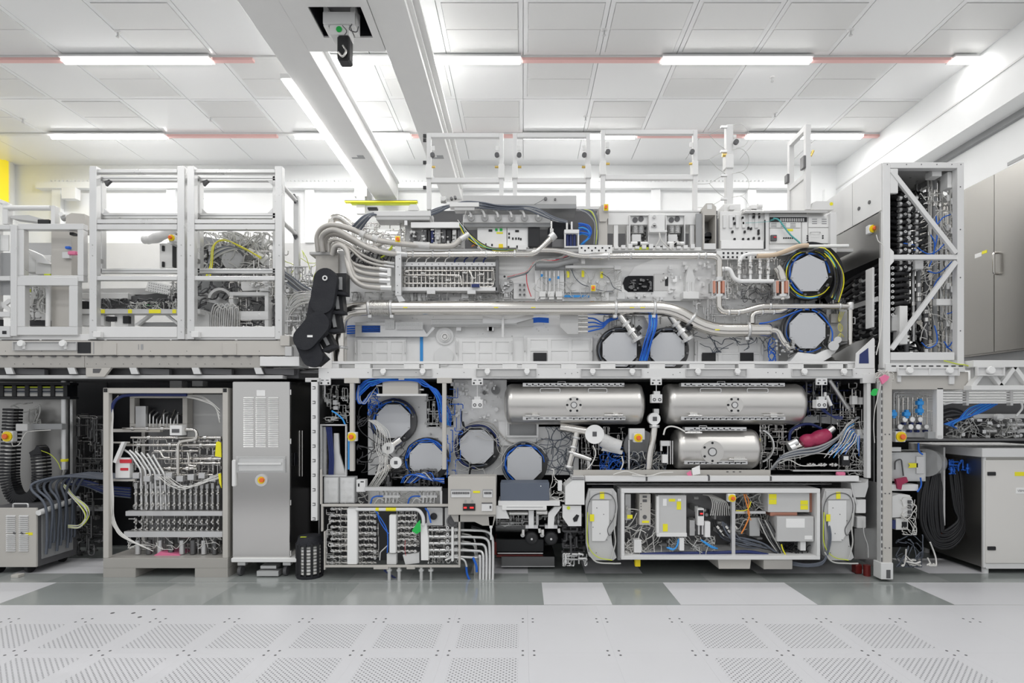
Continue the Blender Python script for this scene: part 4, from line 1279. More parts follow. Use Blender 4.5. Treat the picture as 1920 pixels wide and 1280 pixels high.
t.add('pipe_run', B(5.86).pipe([(1348, 556), (1348, 584), (1390, 585), (1425, 574), (1594, 574)], 5.2, n=16, bend=14), 'polished')
t.add('down_run', B(5.86).pipe([(1594, 574), (1594, 650)], 4.6, n=14), 'polished')
t.add('elbow', B().lathe(P(1594, 574, 5.86), (0, 0, 1), [(-.04, 5.4 * k), (-.03, 6.2 * k), (.03, 6.2 * k), (.04, 5.4 * k)], 16), 'alu_bright')
b = B()
for px, py in ((1366, 586), (1384, 586), (1444, 574), (1574, 574)):
    clamp_ring(b, P(px, py, 5.86), (1, 0, 0), 5.2 * k, .022)
t.add('pipe_clip', b, 'alu_bright')
one('bracket_handle', B(5.86).pipe([(1598, 595), (1603, 595), (1603, 607), (1598, 607)], .8, n=6, bend=1), 'alu_bright', 'small loop handle on the end pipe', 'handle')
t = T('steel_pipe', 'short polished elbow joining the big pipe from above', 'pipe', 'polished pipes')
t.add('pipe_run', B(5.88).pipe([(1410, 606), (1410, 588), (1425, 584), (1465, 584), (1480, 574)], 4.8, n=14, bend=12), 'polished')
t.add('clamp', clamp_ring(clamp_ring(B(), P(1429, 585, 5.88), (1, 0, 0), 4.8 * k, .022), P(1450, 585, 5.88), (1, 0, 0), 4.8 * k, .022), 'alu_bright')
t = T('steel_pipe', 'polished pipe elbow reaching down past the octagon cover at the end', 'pipe', 'polished pipes')
t.add('pipe_run', B(5.86).pipe([(1440, 619), (1458, 619), (1467, 640), (1480, 655)], 6, n=16, bend=14), 'polished')
t.add('fitting', greeble((1455, 630, 1490, 665), 5.86, 18, 51, 3, 8, (.01, .06)), 'cast_steel', kind='stuff')
# vertical valves with bronze cheeks
for px, y0, l in ((1348, 524, 'upright valve with bronze cheeks under the polished elbow'), (1467, 524, 'upright valve with bronze cheeks beside the seven sided cover')):
    t = T('cheek_valve', l, 'valve', 'valves with bronze cheeks')
    t.add('valve_tube', B().cyl(P(px, y0, 5.88), P(px, 562, 5.88), .026, n=14), 'polished')
    t.add('cheek', B(5.84).rect(px - 11, y0 + 2, px - 6, 549, d=.09, c=.004), 'copper')
    t.add('cheek', B(5.84).rect(px + 6, y0 + 2, px + 11, 549, d=.09, c=.004), 'copper')
    t.add('yoke', frame_bars(B(5.85), px - 13, y0 + 1, px + 13, 556, 2, 5.85, .06), 'alu_bright')
    t.add('side_block', B(5.87).rect(px - 17, y0 + 6, px - 13, 548, d=.05, c=.003), 'cast_steel')
    t.add('collar', B().cyl(P(px, y0 - 4, 5.88), P(px, y0 + 3, 5.88), .042, n=16).cyl(P(px, 552, 5.88), P(px, 557, 5.88), .05, n=16), 'alu_bright')
    t.add('foot', B(5.86).rect(px - 14, 554, px + 14, 559, d=.06, c=.003), 'pale_grey')
one('curved_pipe', B(5.87).pipe([(1467, 524), (1462, 508), (1456, 500)], 8, n=16, bend=14), 'polished', 'fat polished elbow on top of the second bronze sided valve', 'pipe')
# S-shaped white pipe with risers
t = T('white_manifold', 'white pipe manifold with risers beside the port loop', 'manifold')
t.add('lower_run', B(5.9).pipe([(1352, 505), (1368, 503), (1376, 522), (1386, 527), (1450, 527)], 4, n=12, bend=10), 'white_gloss')
t.add('upper_run', B(5.9).pipe([(1386, 495), (1390, 480), (1405, 476), (1470, 476), (1510, 462), (1590, 461)], 3.4, n=12, bend=8), 'white_gloss')
for px in (1386, 1407, 1425, 1440):
    t.add('riser', B().cyl(P(px, 478 + (px % 5), 5.9), P(px, 527, 5.9), .014, n=10), 'white_gloss')
    t.put('valve', valve_mesh('valve', 1.4), P(px, 500 + px % 7, 5.88), (0, math.pi / 2, 0))
    t.add('union', B().cyl(P(px, 508, 5.9), P(px, 514, 5.9), .026, n=8).cyl(P(px, 488, 5.9), P(px, 492, 5.9), .024, n=8), 'steel')
t.add('inlet_collar', clamp_ring(B(), P(1355, 505, 5.9), (1, 0, 0), .026, .03), 'alu_bright')
one('tan_hose', B(5.84).hose([(1420, 480), (1450, 478), (1475, 470), (1495, 462), (1515, 460)], 4.2, n=10), 'tan_hose', 'tan protective sleeve over the white pipe', 'sleeve')
tangle('manifold_tubes', 'small tubes and wires under the white manifold', 'tubing', (1352, 485, 1478, 560), 5.95, 6.1, 60, (.5, 1.1), 'steel', 52, step=9, stiff=True)
tangle('manifold_wires', 'black and grey wires under the white manifold', 'wiring', (1390, 530, 1450, 566), 5.9, 6.0, 14, (.6, 1), 'dark_grey', 53, step=9)
bundle('cable_loop', 'loop of black and yellow cables around the seven sided cover', 'cables', fan(11, lambda i: [(1488, 472 - i * .4, 5.9), (1512, 467 + i * .5, 5.86 + (i % 3) * .02), (1545, 476 - i, 5.84), (1562 + i * 1.3, 500, 5.84), (1566 + i * 1.5, 530, 5.84 + (i % 3) * .02), (1556 + i * 1.6, 556 + i, 5.86)], 1.3, ('black', 'dark_grey', 'yellow', 'black', 'black', 'teal', 'black', 'dark_grey')))
one('loop_plate', B(5.95).ring(1521, 515, 50, 62, d=.2, n=24, a0=-60, a1=95), 'black_soft', 'curved black cable guide around the seven sided cover', 'cable guide')
t = T('end_wiring', 'pale grey backing box with yellow wires beside the end pipe', 'box')
t.add('box_face', B(6.0).rect(1550, 580, 1592, 640, d=.1, c=.003), 'light_grey')
t.add('inner_box', B(5.96).rect(1558, 588, 1574, 605, d=.05, c=.003), 'beige_dark')
for i in range(6):
    t.add('wire', B(5.93).hose([(1575 + i * 2, 584), (1572 + i, 600), (1580 - i * 2, 615), (1570 + i * 3, 632)], .5, n=5), ('yellow', 'cable_light')[i % 2])
t = T('sloped_cover', 'grey sloped sheet cover at the machine end', 'cover')
t.add('sheet', B(5.8).prism([(1565, 675), (1565, 664), (1605, 640), (1640, 632), (1606, 662), (1604, 677)], d=.25), 'brushed_dark')
t.add('roller', B().cyl(P(1563, 648, 5.8), P(1563, 648, 5.86), .05, n=20).cyl(P(1571, 637, 5.8), P(1571, 637, 5.86), .035, n=20), 'alu_bright')
t.add('white_block', B(5.86).prism([(1480, 679), (1496, 660), (1530, 664), (1550, 655), (1570, 655), (1560, 668), (1540, 679)], d=.1), 'chassis_white')
tangle('end_hoses', 'white and steel hoses bunched at the end of the ledge', 'hoses', (1478, 640, 1570, 678), 5.88, 6.0, 34, (.6, 1.3), 'cast_steel', 54, step=9)
tangle('blue_hoses', 'short blue hoses hanging under the cone of the big pipe', 'hoses', (1441, 628, 1454, 678), 5.88, 5.98, 9, (.8, 1.2), 'blue', 55, step=6, drop=6)
# blue tube from big pipe cone to the port
one('blue_hose', B(5.86).hose([(1424, 606), (1440, 604), (1462, 597), (1490, 585), (1510, 580), (1530, 584), (1548, 600), (1560, 620), (1560, 640)], 1.3), 'blue', 'blue hose looping over the octagon cover at the end', 'hose')
# ------------------------------------------------------------------ chassis furniture in the middle
t = T('mast_cone', 'white tapered casting standing on the chassis', 'casting')
t.add('cone', B(6.02).prism([(1286, 552), (1286, 522), (1291, 500), (1294, 496), (1297, 500), (1303, 522), (1303, 552)], d=.1), 'white_paint')
t.add('foot', B(5.99).rect(1281, 546, 1311, 560, d=.13, c=.005), 'white_paint')
t.add('rib', B(6.0).rect(1289, 528, 1292, 546, d=.03).rect(1298, 528, 1301, 546, d=.03), 'pale_grey')
t = T('valve_plate', 'square panel of twin valves with fittings above the big pipe', 'panel')
t.add('panel_plate', B(6.06).rect(963, 530, 1003, 560, d=.03, c=.003), 'pale_grey')
for i in range(6):
    t.add('stud', B().cyl(P(975 + (i % 2) * 8, 534 + (i // 2) * 9, 6.06), P(975 + (i % 2) * 8, 534 + (i // 2) * 9, 6.02), .012, n=8), 'dark_steel')
t.add('red_wire', B(6.0).hose([(987, 512), (988, 530), (992, 545), (996, 556)], .9), 'red')
t = T('tube_board', 'white board with five upright tubes and blue bands', 'panel')
t.add('board', B(6.08).rect(1003, 505, 1058, 562, d=.03, c=.003), 'chassis_white')
for i, px in enumerate((1016, 1024, 1031, 1039, 1047)):
    t.add('tube', B().cyl(P(px, 508, 6.03), P(px, 550, 6.03), .010, n=8), 'alu_bright')
    t.add('band', B().cyl(P(px, 514 + i % 3 * 4, 6.03), P(px, 519 + i % 3 * 4, 6.03), .013, n=8), 'sky_blue' if i % 2 == 0 else 'steel')
for px in (1017, 1033, 1048):
    t.add('valve_foot', B(6.0).rect(px - 6, 546, px + 6, 556, d=.07, c=.003).rect(px - 4, 556, px + 6, 561, 6.01, .05, .002), 'pale_grey')
t = T('instrument_board', 'white board with yellow tags and looping wires', 'panel')
t.add('board', B(6.08).rect(1060, 506, 1152, 548, d=.03, c=.003), 'pale_grey')
for px, y in ((1065, 514), (1093, 513), (1128, 515)):
    t.add('tag', B(6.05).rect(px - 2.5, y - 6, px + 2.5, y + 6, d=.003, c=0), 'yellow')
for px in (1075, 1105, 1120, 1140):
    t.add('stud', B(6.05).disc(px, 528 + px % 5, 2.2, d=.03, n=10), 'alu')
t.add('wire', B(6.04).hose([(1072, 506), (1078, 520), (1090, 532), (1104, 537)], .8).hose([(1128, 512), (1142, 522), (1150, 538), (1165, 545)], .7).hose([(1112, 540), (1130, 545), (1150, 546)], .6), 'cable_grey', kind='stuff')
t.add('blue_tape', B(6.06).rect(1057, 553, 1105, 557, d=.01, c=0), 'sky_blue')
estop_sq(1112.5, 540, 5.98, 'orange knob switch in front of the white instrument board', 8, 11)
tangle('board_wires', 'fine wires looping over the instrument boards', 'wiring', (1000, 505, 1165, 560), 6.0, 6.06, 34, (.35, .7), 'cable_light', 57, step=12)
t = T('fan_housing', 'round boss with spider bracket beside the gas panel', 'boss')
t.add('boss', B(6.08).disc(951, 535, 13, d=.06, n=28), 'cast_steel')
t.add('spider', greeble((941, 525, 961, 546), 6.07, 14, 58, 2, 6, (.01, .04)), 'alu_bright', kind='stuff')
t.add('hole', B(6.0).disc(946, 518, 2, d=.01), 'black')
bundle('wire_loom', 'loom of grey wires with a red one rising into the cable duct', 'wires', fan(7, lambda i: [(951, 517 + i, 6.0), (975, 513 + i * .6, 5.98), (990, 505 + i, 5.97), (1000 + i, 492, 5.96), (1012 + i * 2, 488 - i * .4, 5.95), (1035 + i * 2, 488 - i * .6, 5.95), (1062, 478 + i, 5.96), (1080, 474, 6.0)], .8, ('cable_light', 'cable_light', 'red', 'cable_light', 'dark_grey', 'cable_light', 'cable_grey')))
t = T('cable_duct', 'grey slotted cable duct ending in a white terminal cover', 'duct')
t.add('duct_body', B(6.02).rect(1003, 492, 1075, 504, d=.06, c=.003), 'mid_grey')
t.add('hose_run', B(5.98).hose([(1005, 497), (1040, 497), (1060, 492), (1085, 488)], 4.5, n=8), 'mid_grey')
t.add('top_strip', B(6.0).rect(1060, 497, 1165, 502, d=.05, c=.003), 'pale_grey')
t.add('end_box', B(5.98).rect(1152, 497, 1165, 505, d=.06, c=.003), 'pale_grey')
# perforated lip left of the port pipe
t = T('terminal_cover', 'white perforated terminal plate on the polished pipe', 'plate')
t.add('plate', B(5.93).rect(1085, 459, 1148, 476, d=.02, c=.003), 'white_paint')
b = B(5.928)
for i in range(9):
    b.rect(1089 + i * 6.5, 463 + (i % 2) * 5, 1092 + i * 6.5, 466 + (i % 2) * 5, d=.003, c=0)
t.add('holes', b, 'black', kind='stuff')
t.add('leg', B(5.93).rect(1090, 476, 1097, 494, d=.02, c=.002), 'light_grey')
# ------------------------------------------------------------------ gas panel
t = T('gas_manifold', 'wide gas panel of upright tubes and valves between two ledges', 'panel')
t.add('back_sheet', B(6.12).rect(753, 486, 934, 548, d=.02, c=.002), 'mid_grey')
t.add('top_rail', B(5.95).rect(754, 491, 932, 499, d=.05, c=.003), 'alu')
t.add('bottom_rail', B(5.93).rect(734, 538, 932, 545, d=.09, c=.003), 'pale_grey')
t.add('side_post', B(5.93).rect(929, 484, 935, 548, d=.1, c=.002), 'dark_steel')
for i in range(22):
    px = 759 + i * 7.8
    t.add('tube', B().cyl(P(px, 499, 5.99), P(px, 540, 5.99), .0085, n=8), 'polished')
    if i % 2 == 0:
        t.put('valve', valve_mesh('valve', .9), P(px + 3, 509 + (i * 5) % 17, 5.96))
    t.add('nut', B().cyl(P(px, 501, 5.99), P(px, 504, 5.99), .017, n=6).cyl(P(px, 529 + (i * 7) % 5, 5.99), P(px, 532 + (i * 7) % 5, 5.99), .016, n=6), 'alu_bright')
for y in (507, 515.5, 531):
    t.add('cross_tube', B().cyl(P(755, y, 5.975), P(858 if y == 515.5 else 925, y, 5.975), .009, n=8), 'polished')
t.add('elbow_tube', B(5.95).pipe([(840, 516), (863, 516), (866, 535)], 1.6, n=8).pipe([(880, 508), (886, 520), (886, 536)], 1.6, n=8).pipe([(925, 502), (927, 525), (924, 537), (900, 538)], 1.1, n=8), 'polished')
t.add('blue_handle', B(5.9).rect(884, 532, 899, 538, d=.02, c=.002), 'navy')
b = B(5.948)
for i in range(14):
    b.disc(760 + i * 12.5, 495, 1.0, d=.004, n=8)
t.add('screws', b, 'dark_grey', kind='stuff')
for i in range(9):
    t.add('elbow', B(5.95).pipe([(762 + i * 18, 492), (764 + i * 18, 485), (770 + i * 18, 482)], 1.4, n=8, bend=4), 'navy' if 5 <= i else 'steel')
tangle('fine_tubing', '', '', (756, 500, 930, 538), 6.02, 6.1, 60, (.5, 1.0), 'steel', 61, step=11, stiff=True, parent=t)
for px in (808, 884):
    t.add('foot', B(5.92).rect(px - 8, 543, px + 8, 551, d=.06, c=.003), 'alu_bright')
t = T('post_bracket', 'grey upright post with a switch beside the gas panel', 'post')
t.add('post', B(5.84).rect(741, 460, 752.5, 554, d=.05, c=.003), 'alu')
t.add('foot', B(5.85).prism([(742, 553), (752, 553), (760, 564), (748, 566)], d=.05), 'alu')
b = B(5.838)
for y in (485, 500, 515, 535, 548):
    b.disc(744 + y % 6, y, .9, d=.003, n=8)
t.add('screws', b, 'dark_grey', kind='stuff')
estop_sq(745.5, 449, 5.82, 'orange knob switch topping the grey upright post', 9, 13)
t = T('hose_clamp', 'white upright clamp gathering the corrugated hoses', 'clamp')
t.add('clamp_bar', B(5.82).rect(726, 502, 732.5, 518, d=.05, c=.003).rect(725.5, 520, 731.5, 543, d=.05, c=.003), 'white_paint')
# ------------------------------------------------------------------ corrugated hoses to the left tower
t = T('hose_tower', 'beige hopper box where the corrugated hoses rise', 'box')
t.add('hopper', B(6.05).prism([(584, 474), (634, 474), (634, 516), (592, 516), (592, 480), (584, 478)], d=.35), 'beige')
t.add('rim', B(6.03).rect(580, 472, 632, 477, d=.4, c=.003), 'light_grey')
t.add('back_wall', B(6.1).prism([(634, 470), (650, 470), (650, 540), (700, 545), (742, 545), (742, 580), (640, 580), (634, 540)], d=.05), 'chassis')
for px in (597, 603, 609, 615, 621):
    t.add('stub', B().cyl(P(px, 476, 6.1), P(px, 466, 6.1), .022, n=12), 'steel')
HS = [
    ('fat corrugated hose arching highest out of the hopper', [(597, 472, 6.05), (595, 445, 6.02), (604, 428, 5.98), (625, 422, 5.94), (660, 430, 5.9), (700, 448, 5.86), (745, 456, 5.84), (800, 461, 5.86), (846, 461, 5.88), (862, 450, 5.9), (876, 441, 5.92)], 5.2),
    ('fat corrugated hose running on into the polished pipe', [(605, 472, 6.0), (603, 446, 5.96), (614, 434, 5.92), (632, 432, 5.88), (662, 448, 5.84), (690, 464, 5.83), (725, 474, 5.84), (760, 477, 5.88)], 5.2),
    ('corrugated hose diving behind the second fat hose', [(612, 470, 6.05), (612, 446, 6.02), (630, 440, 6.0), (660, 452, 5.95), (690, 465, 5.95), (712, 458, 6.0), (720, 450, 6.05)], 4.2),
    ('slim corrugated hose sloping to the gas panel', [(617, 472, 5.98), (618, 456, 5.95), (630, 449, 5.9), (652, 458, 5.88), (680, 478, 5.87), (710, 490, 5.88), (736, 494, 5.92)], 3.0),
    ('slim corrugated hose just under the sloping one', [(622, 472, 5.98), (624, 460, 5.94), (634, 454, 5.9), (656, 466, 5.87), (680, 486, 5.86), (706, 496, 5.87), (736, 500, 5.9)], 2.6),
    ('corrugated hose curving down to the clamp top', [(628, 474, 5.94), (631, 462, 5.9), (641, 460, 5.88), (651, 470, 5.86), (658, 490, 5.85), (680, 500, 5.85), (728, 506, 5.86)], 3.4),
    ('corrugated hose sagging to the clamp middle', [(626, 476, 5.9), (630, 462, 5.87), (640, 459, 5.85), (651, 468, 5.84), (655, 490, 5.83), (666, 505, 5.83), (690, 513, 5.83), (728, 516, 5.85)], 4.2),
    ('fat corrugated hose sagging low to the clamp', [(623, 478, 5.86), (628, 463, 5.83), (639, 460, 5.81), (650, 470, 5.8), (656, 495, 5.8), (666, 518, 5.8), (690, 525, 5.81), (728, 527, 5.84)], 4.8),
    ('fat corrugated hose sagging lowest to the clamp foot', [(650, 480, 5.82), (654, 500, 5.79), (662, 522, 5.78), (680, 535, 5.79), (705, 539, 5.8), (730, 540, 5.83)], 5.0),
]
for l, pts, r in HS:
    t = T('corrugated_hose', l, 'hose', 'corrugated steel hoses')
    pp = B()
    t.add('hose_body', pp.sweep(spline([P(*q) for q in pts], 8), r * PX(5.9), 12), 'hose_steel')
    q = [P(*c) for c in pts]
    d = (q[-1] - q[-2]).normalized()
    t.add('end_ferrule', B().cyl(q[-1] - d * .09, q[-1] + d * .02, r * 1.12 * PX(5.9), n=12), 'alu_bright')
for (px, py, px2, py2, r, l) in ((676, 437, 684, 441, 6.4, 'clear plastic sleeve on the upper fat hose near the tower'), (700, 446, 709, 450, 6.6, 'clear plastic sleeve in the middle of the upper fat hose'), (776, 459, 806, 461, 6.6, 'long clear plastic sleeve on the upper fat hose by the switch post'), (672, 455, 684, 461, 6.6, 'clear plastic sleeve on the lower fat hose near the tower'), (700, 467, 708, 470, 6.6, 'clear plastic sleeve in the middle of the lower fat hose')):
    one('plastic_sleeve', B().cyl(P(px, py, 5.86), P(px2, py2, 5.86), r * PX(5.86), n=14), 'wrap', l, 'sleeve', 'plastic sleeves on hoses')
t = T('bent_pipe', 'polished double elbow pipe behind the hose tower', 'pipe')
t.add('pipe_run', B(6.25).pipe([(622, 440), (622, 408), (640, 408), (660, 424)], 7, n=14, bend=12), 'polished')
tangle('tower_tubes', 'small steel tubes standing inside the hopper', 'tubing', (606, 440, 640, 472), 6.05, 6.2, 30, (.6, 1.1), 'steel', 62, step=9, stiff=True)
tangle('rear_tubes', 'steel tubes and fittings behind the fat hoses', 'tubing', (660, 418, 760, 480), 6.1, 6.3, 70, (.6, 1.4), 'steel', 63, step=12, stiff=True)
tangle('dark_cables', 'black cables hanging behind the corrugated hoses', 'cables', (650, 470, 742, 500), 5.98, 6.08, 20, (.8, 1.6), 'dark_grey', 64, step=14)
one('yellow_straps', B(6.0).hose([(738, 457), (730, 468), (722, 478), (714, 483)], 1.5).hose([(736, 464), (724, 478)], 1.1), 'lime', 'yellow green wires slanting behind the fat hoses', 'wires')

for q in (('dark wires looping over the cover with two openings', (1300, 622, 1470, 660), 5.98, 6.06, 18, (.5, .9), 'cable_grey', 171), ('steel tubes behind the slanted nozzles', (1120, 592, 1300, 630), 6.0, 6.1, 40, (.7, 1.6), 'cast_steel', 172), ('steel tubes below the bronze sided valves', (1300, 560, 1480, 612), 6.0, 6.1, 40, (.6, 1.4), 'alu', 173), ('dark tubing around the loop of black cables', (1470, 560, 1592, 590), 5.98, 6.08, 20, (.8, 1.6), 'dark_steel', 174), ('steel clips and tubes under the gas manifold', (640, 548, 960, 564), 6.02, 6.08, 40, (.6, 1.2), 'cast_steel', 175)):
    tangle('chassis_tubing', q[0], 'tubing', *q[1:], step=13, stiff=q[7] > 171)
# ------------------------------------------------------------------ top deck of the upper module
ZT = 6.1
t = T('top_deck', 'pale box deck carrying the electronics along the machine top', 'deck')
t.add('deck_floor', B(6.0).rect(700, 466, 1600, 472, d=.9, c=.003), 'light_grey')
t.add('rear_wall', B(6.75).rect(760, 395, 1430, 470, d=.03, c=0), 'dark_grey')
t.add('top_band', B(6.05).rect(1140, 396, 1312, 421, d=.3, c=.004), 'white_paint')
t.add('top_lid', B(6.04).rect(1138, 394, 1314, 397, d=.35, c=.002), 'pale_grey')
for x0, x1 in ((1151, 1159), (1176, 1181), (1294, 1302)):
    t.add('band_post', B(6.06).rect(x0, 421, x1, 466, d=.05, c=.002), 'white_paint')
t.add('band_sill', B(5.99).rect(1140, 463, 1315, 470, d=.1, c=.003), 'white_paint')
t.add('yellow_mat', B(5.985).rect(1190, 463, 1217, 468, d=.02, c=.003), 'lime')
for i in range(12):
    t.add('sill_clip', B(5.96).rect(1152 + i * 13, 461 - (i % 3) * 2, 1160 + i * 13, 466, d=.04, c=.002), ('white_paint', 'alu_bright')[i % 2])
t.add('beige_column', B(6.0).rect(1121, 392, 1139, 470, d=.12, c=.004), 'beige')
t.add('column_head', B(5.98).prism([(1123, 390), (1128, 384), (1138, 384), (1142, 405), (1136, 415), (1124, 415)], d=.1), 'beige')
estop_sq(1136.5, 388.5, 5.95, 'orange knob switch at the foot of the third portal gate', 8, 12)
# beam with dark underside
t = T('top_beam_box', 'beige box beam lying across the machine top', 'beam')
t.add('beam_face', B(6.2).rect(868, 366, 1081, 383, d=.3, c=.004), 'light_grey')
t.add('beam_base', B(6.18).rect(900, 383, 1081, 391, d=.3, c=.003), 'mid_grey')
t.add('rail', B(6.15).rect(1081, 386, 1128, 392, d=.06, c=.003), 'pale_grey')
t.add('spy_lens', B(6.18).disc(1023, 372, 3, d=.03).disc(1041, 373, 2, d=.03), 'dark_steel')
t.add('thin_wire', B(6.17).hose([(1020, 373), (1012, 378), (1002, 383)], .4, n=5), 'dark_grey')
# connector strip
t = T('connector_strip', 'pale strip with six round cable connectors', 'connector panel')
t.add('strip', B(6.04).rect(868, 402, 1032, 417, d=.12, c=.003), 'pale_grey')
t.add('dark_band', B(6.06).rect(868, 417, 1032, 425, d=.1, c=.002), 'mid_grey')  # darker grey band below the pale strip
for px in (883.5, 909, 934, 959.5, 983.5, 1009.5):
    c = t.add('connector', B().cyl(P(px, 408, 6.04), P(px, 408, 5.98), .04, .034, 16).rect(px - 6, 405, px + 6, 411, 5.985, .02, .004), 'cast_steel')
    t.sub(c, 'cable_boot', B(5.98).hose([(px, 408, 5.97), (px - 1, 402, 5.98), (px - 4, 396, 6.0), (px - 8, 394, 6.02)], 2.2, n=8), 'light_grey')
t = T('control_rack', 'white control rack face with small sockets below the connectors', 'electronics rack')
t.add('face', B(6.1).rect(895, 424, 950, 464, d=.2, c=.003), 'chassis_white')
t.add('face', B(6.1).rect(951, 424, 992, 464, d=.2, c=.003), 'chassis_white')
t.add('dark_unit', B(6.08).rect(990, 425, 1012, 462, d=.1, c=.003), 'black')
t.add('green_socket', B(6.095).rect(928.5, 428, 933, 433, d=.01, c=.001).rect(937, 428, 942, 433, d=.01, c=.001), 'green')
t.add('yellow_tag', B(6.096).rect(931, 435, 943, 438, d=.005, c=0), 'yellow')
b = B(6.095)
for x, y, w_ in ((916, 430, 7), (966, 431, 7), (953, 436, 3), (953, 443, 3), (960, 445, 3), (966, 445, 3), (971, 445, 3), (975, 446, 3), (898, 458, 2), (910, 456, 2), (921, 457, 3), (952, 461, 3), (968, 460, 3)):
    b.rect(x, y, x + w_, y + 4, d=.008, c=0)
t.add('sockets', b, 'black', kind='stuff')
t.add('yellow_relay', B(6.03).rect(935, 457, 943, 464, d=.05, c=.003), 'estop_yellow')
t.add('white_box', B(5.96).rect(971, 459, 987, 468, d=.05, c=.003), 'white_paint')
t.add('orange_lead', B(6.0).hose([(884, 462), (890, 459), (898, 460)], 1.3), 'orange')
t = T('pump_row', 'row of dark instruments behind the switch post', 'instruments')
t.add('panel', B(6.12).rect(760, 422, 870, 465, d=.1, c=.003), 'light_grey')
t.add('round_hole', B(6.1).ring(778, 444, 8, 10, d=.03).disc(778, 444, 8, 6.11, .01), ['dark_steel'])
for x0, x1, m in ((793, 800, 'dark_grey'), (802, 807, 'black'), (808, 813, 'navy'), (815, 826, 'light_grey'), (828, 836, 'dark_grey'), (838, 846, 'black'), (848, 856, 'cast_steel'), (858, 862, 'dark_grey')):
    t.add('module', B(6.06).rect(x0, 430, x1, 455, d=.06, c=.003), m)
t.add('small_parts', greeble((765, 425, 866, 462), 6.08, 40, 71, 2, 7, (.02, .06)), 'cast_steel', kind='stuff')
t.add('pale_rail', B(6.02).rect(770, 416, 866, 427, d=.1, c=.003), 'alu')
t = T('cable_duct', 'pale trunking lid over the rising cables', 'duct')
t.add('lid', B(5.98).rect(701, 395, 808, 405, d=.2, c=.006), 'pale_grey')
t.add('base', B(5.99).rect(705, 405, 806, 412, d=.18, c=.004), 'light_grey')
t.add('white_meter', B(6.0).prism([(765, 394), (767, 385), (770, 383), (780, 383), (783, 386), (784, 394)], d=.1), 'white_paint')
t.add('black_slot', B(6.1).rect(689, 388, 707, 392, d=.05, c=.002), 'black')
t.add('stand', B(6.0).rect(758, 412, 764, 422, d=.05, c=.002), 'alu')
bundle('hose_bundle', 'slate blue cables rising beside the pale trunking', 'cables', fan(7, lambda i: [(652 + i * 4, 434 - i * .6, 6.0), (668 + i * 4, 416 - i, 5.96), (684 + i * 3, 404 - i * .3, 5.96), (704 + i, 399 + i * 1.0, 6.02)], 1.8, ('cable_grey', 'cable_grey', 'mid_grey')))
bundle('hose_bundle', 'slate blue cables sweeping over the connector strip', 'cables', fan(7, lambda i: [(806, 404 - i * 1.3, 6.0), (822, 397 - i * 1.1, 5.98), (842, 389 - i * .8, 5.97), (868, 378 + i * 1.6, 5.97), (900, 380 + i * 1.6, 5.97), (940, 386 + i * 1.2, 5.97 + (i % 3) * .02), (985, 386 + i * 1.1, 5.97), (1010, 393 + i * 1.2, 5.97), (1040, 408 + i * 1.0, 5.99), (1064, 415 + i * .4, 6.02)], 1.5, ('cable_grey', 'cable_grey', 'mid_grey')))
t = T('bridge_bracket', 'white bracket clamping the slate blue cables', 'bracket')
t.add('top_plate', B(5.94).rect(843, 379, 898, 387, d=.1, c=.003), 'white_paint')
t.add('lower_plate', B(5.95).rect(852, 388, 890, 394, d=.1, c=.003), 'light_grey')
t.add('lens', B(5.98).disc(831, 372, 4.5, d=.08, n=16).rect(826, 368, 836, 378, 6.0, .05), 'cast_steel')
t.add('knob', B(5.98).disc(846, 371, 2.5, d=.05).disc(853, 369, 2.5, d=.05), 'dark_steel')
bundle('cable_bundle', 'black and yellow green cables slanting across the rack', 'cables', fan(8, lambda i: [(862, 415 + i, 5.95), (872, 428 + i * 2, 5.93), (888, 444 + i * 1.6, 5.92), (906, 458 + i, 5.92), (930, 466 + i * .5, 5.93), (968, 467 + i * .4, 5.94)], 1.3, ('black', 'dark_grey', 'lime', 'black', 'teal', 'black', 'yellow', 'black')))
one('white_strap', B(5.9).hose([(858, 412), (880, 440), (898, 462), (908, 476)], .7).hose([(874, 395), (868, 420), (878, 450)], .4), 'cable_white', 'thin white strap crossing the black cables', 'strap')
t = T('dark_barrel', 'dark round housing behind the cable sweep', 'housing')
t.add('barrel', B().cyl(P(1050, 437, 6.1), P(1050, 437, 6.4), .14, n=28), 'black_soft')
t.add('plate', B(6.1).rect(1035, 448, 1060, 463, d=.05, c=.003), 'dark_steel')
t.add('probe', B().cyl(P(1034, 415, 6.0), P(1034, 440, 6.0), .012, n=10).rect(1031, 428, 1038, 436, 5.98, .04, .003), 'steel')
t = T('white_regulator', 'white caged regulator with navy sight tubes', 'regulator')
t.add('cage', frame_bars(B(5.98), 1058, 430, 1086, 464, 3, 5.98, .03).rect(1058, 430, 1086, 437, 5.97, .06, .003), 'white_paint')
t.add('post', B().cyl(P(1063, 418, 6.0), P(1063, 430, 6.0), .012, n=10).cyl(P(1072, 416, 6.0), P(1072, 430, 6.0), .012, n=10), 'alu_bright')
for px in (1064, 1070, 1077):
    t.add('sight_tube', B().cyl(P(px, 440, 6.02), P(px, 462, 6.02), .016, n=10), 'navy')
bundle('hose_bundle', 'short fat blue hoses looping beside the regulator', 'hoses', fan(6, lambda i: [(1085, 419 + i * 4.2, 6.02), (1094, 419 + i * 4.0, 5.98 + (i % 2) * .03), (1104, 424 + i * 3.6, 5.97 + (i % 2) * .03), (1108 - i * 1.2, 436 + i * 2.6, 5.98), (1101 - i * 1.6, 448 + i * 1.4, 6.0), (1094 - i, 458, 6.03)], 1.5, ('blue', 'blue', 'sky_blue')))
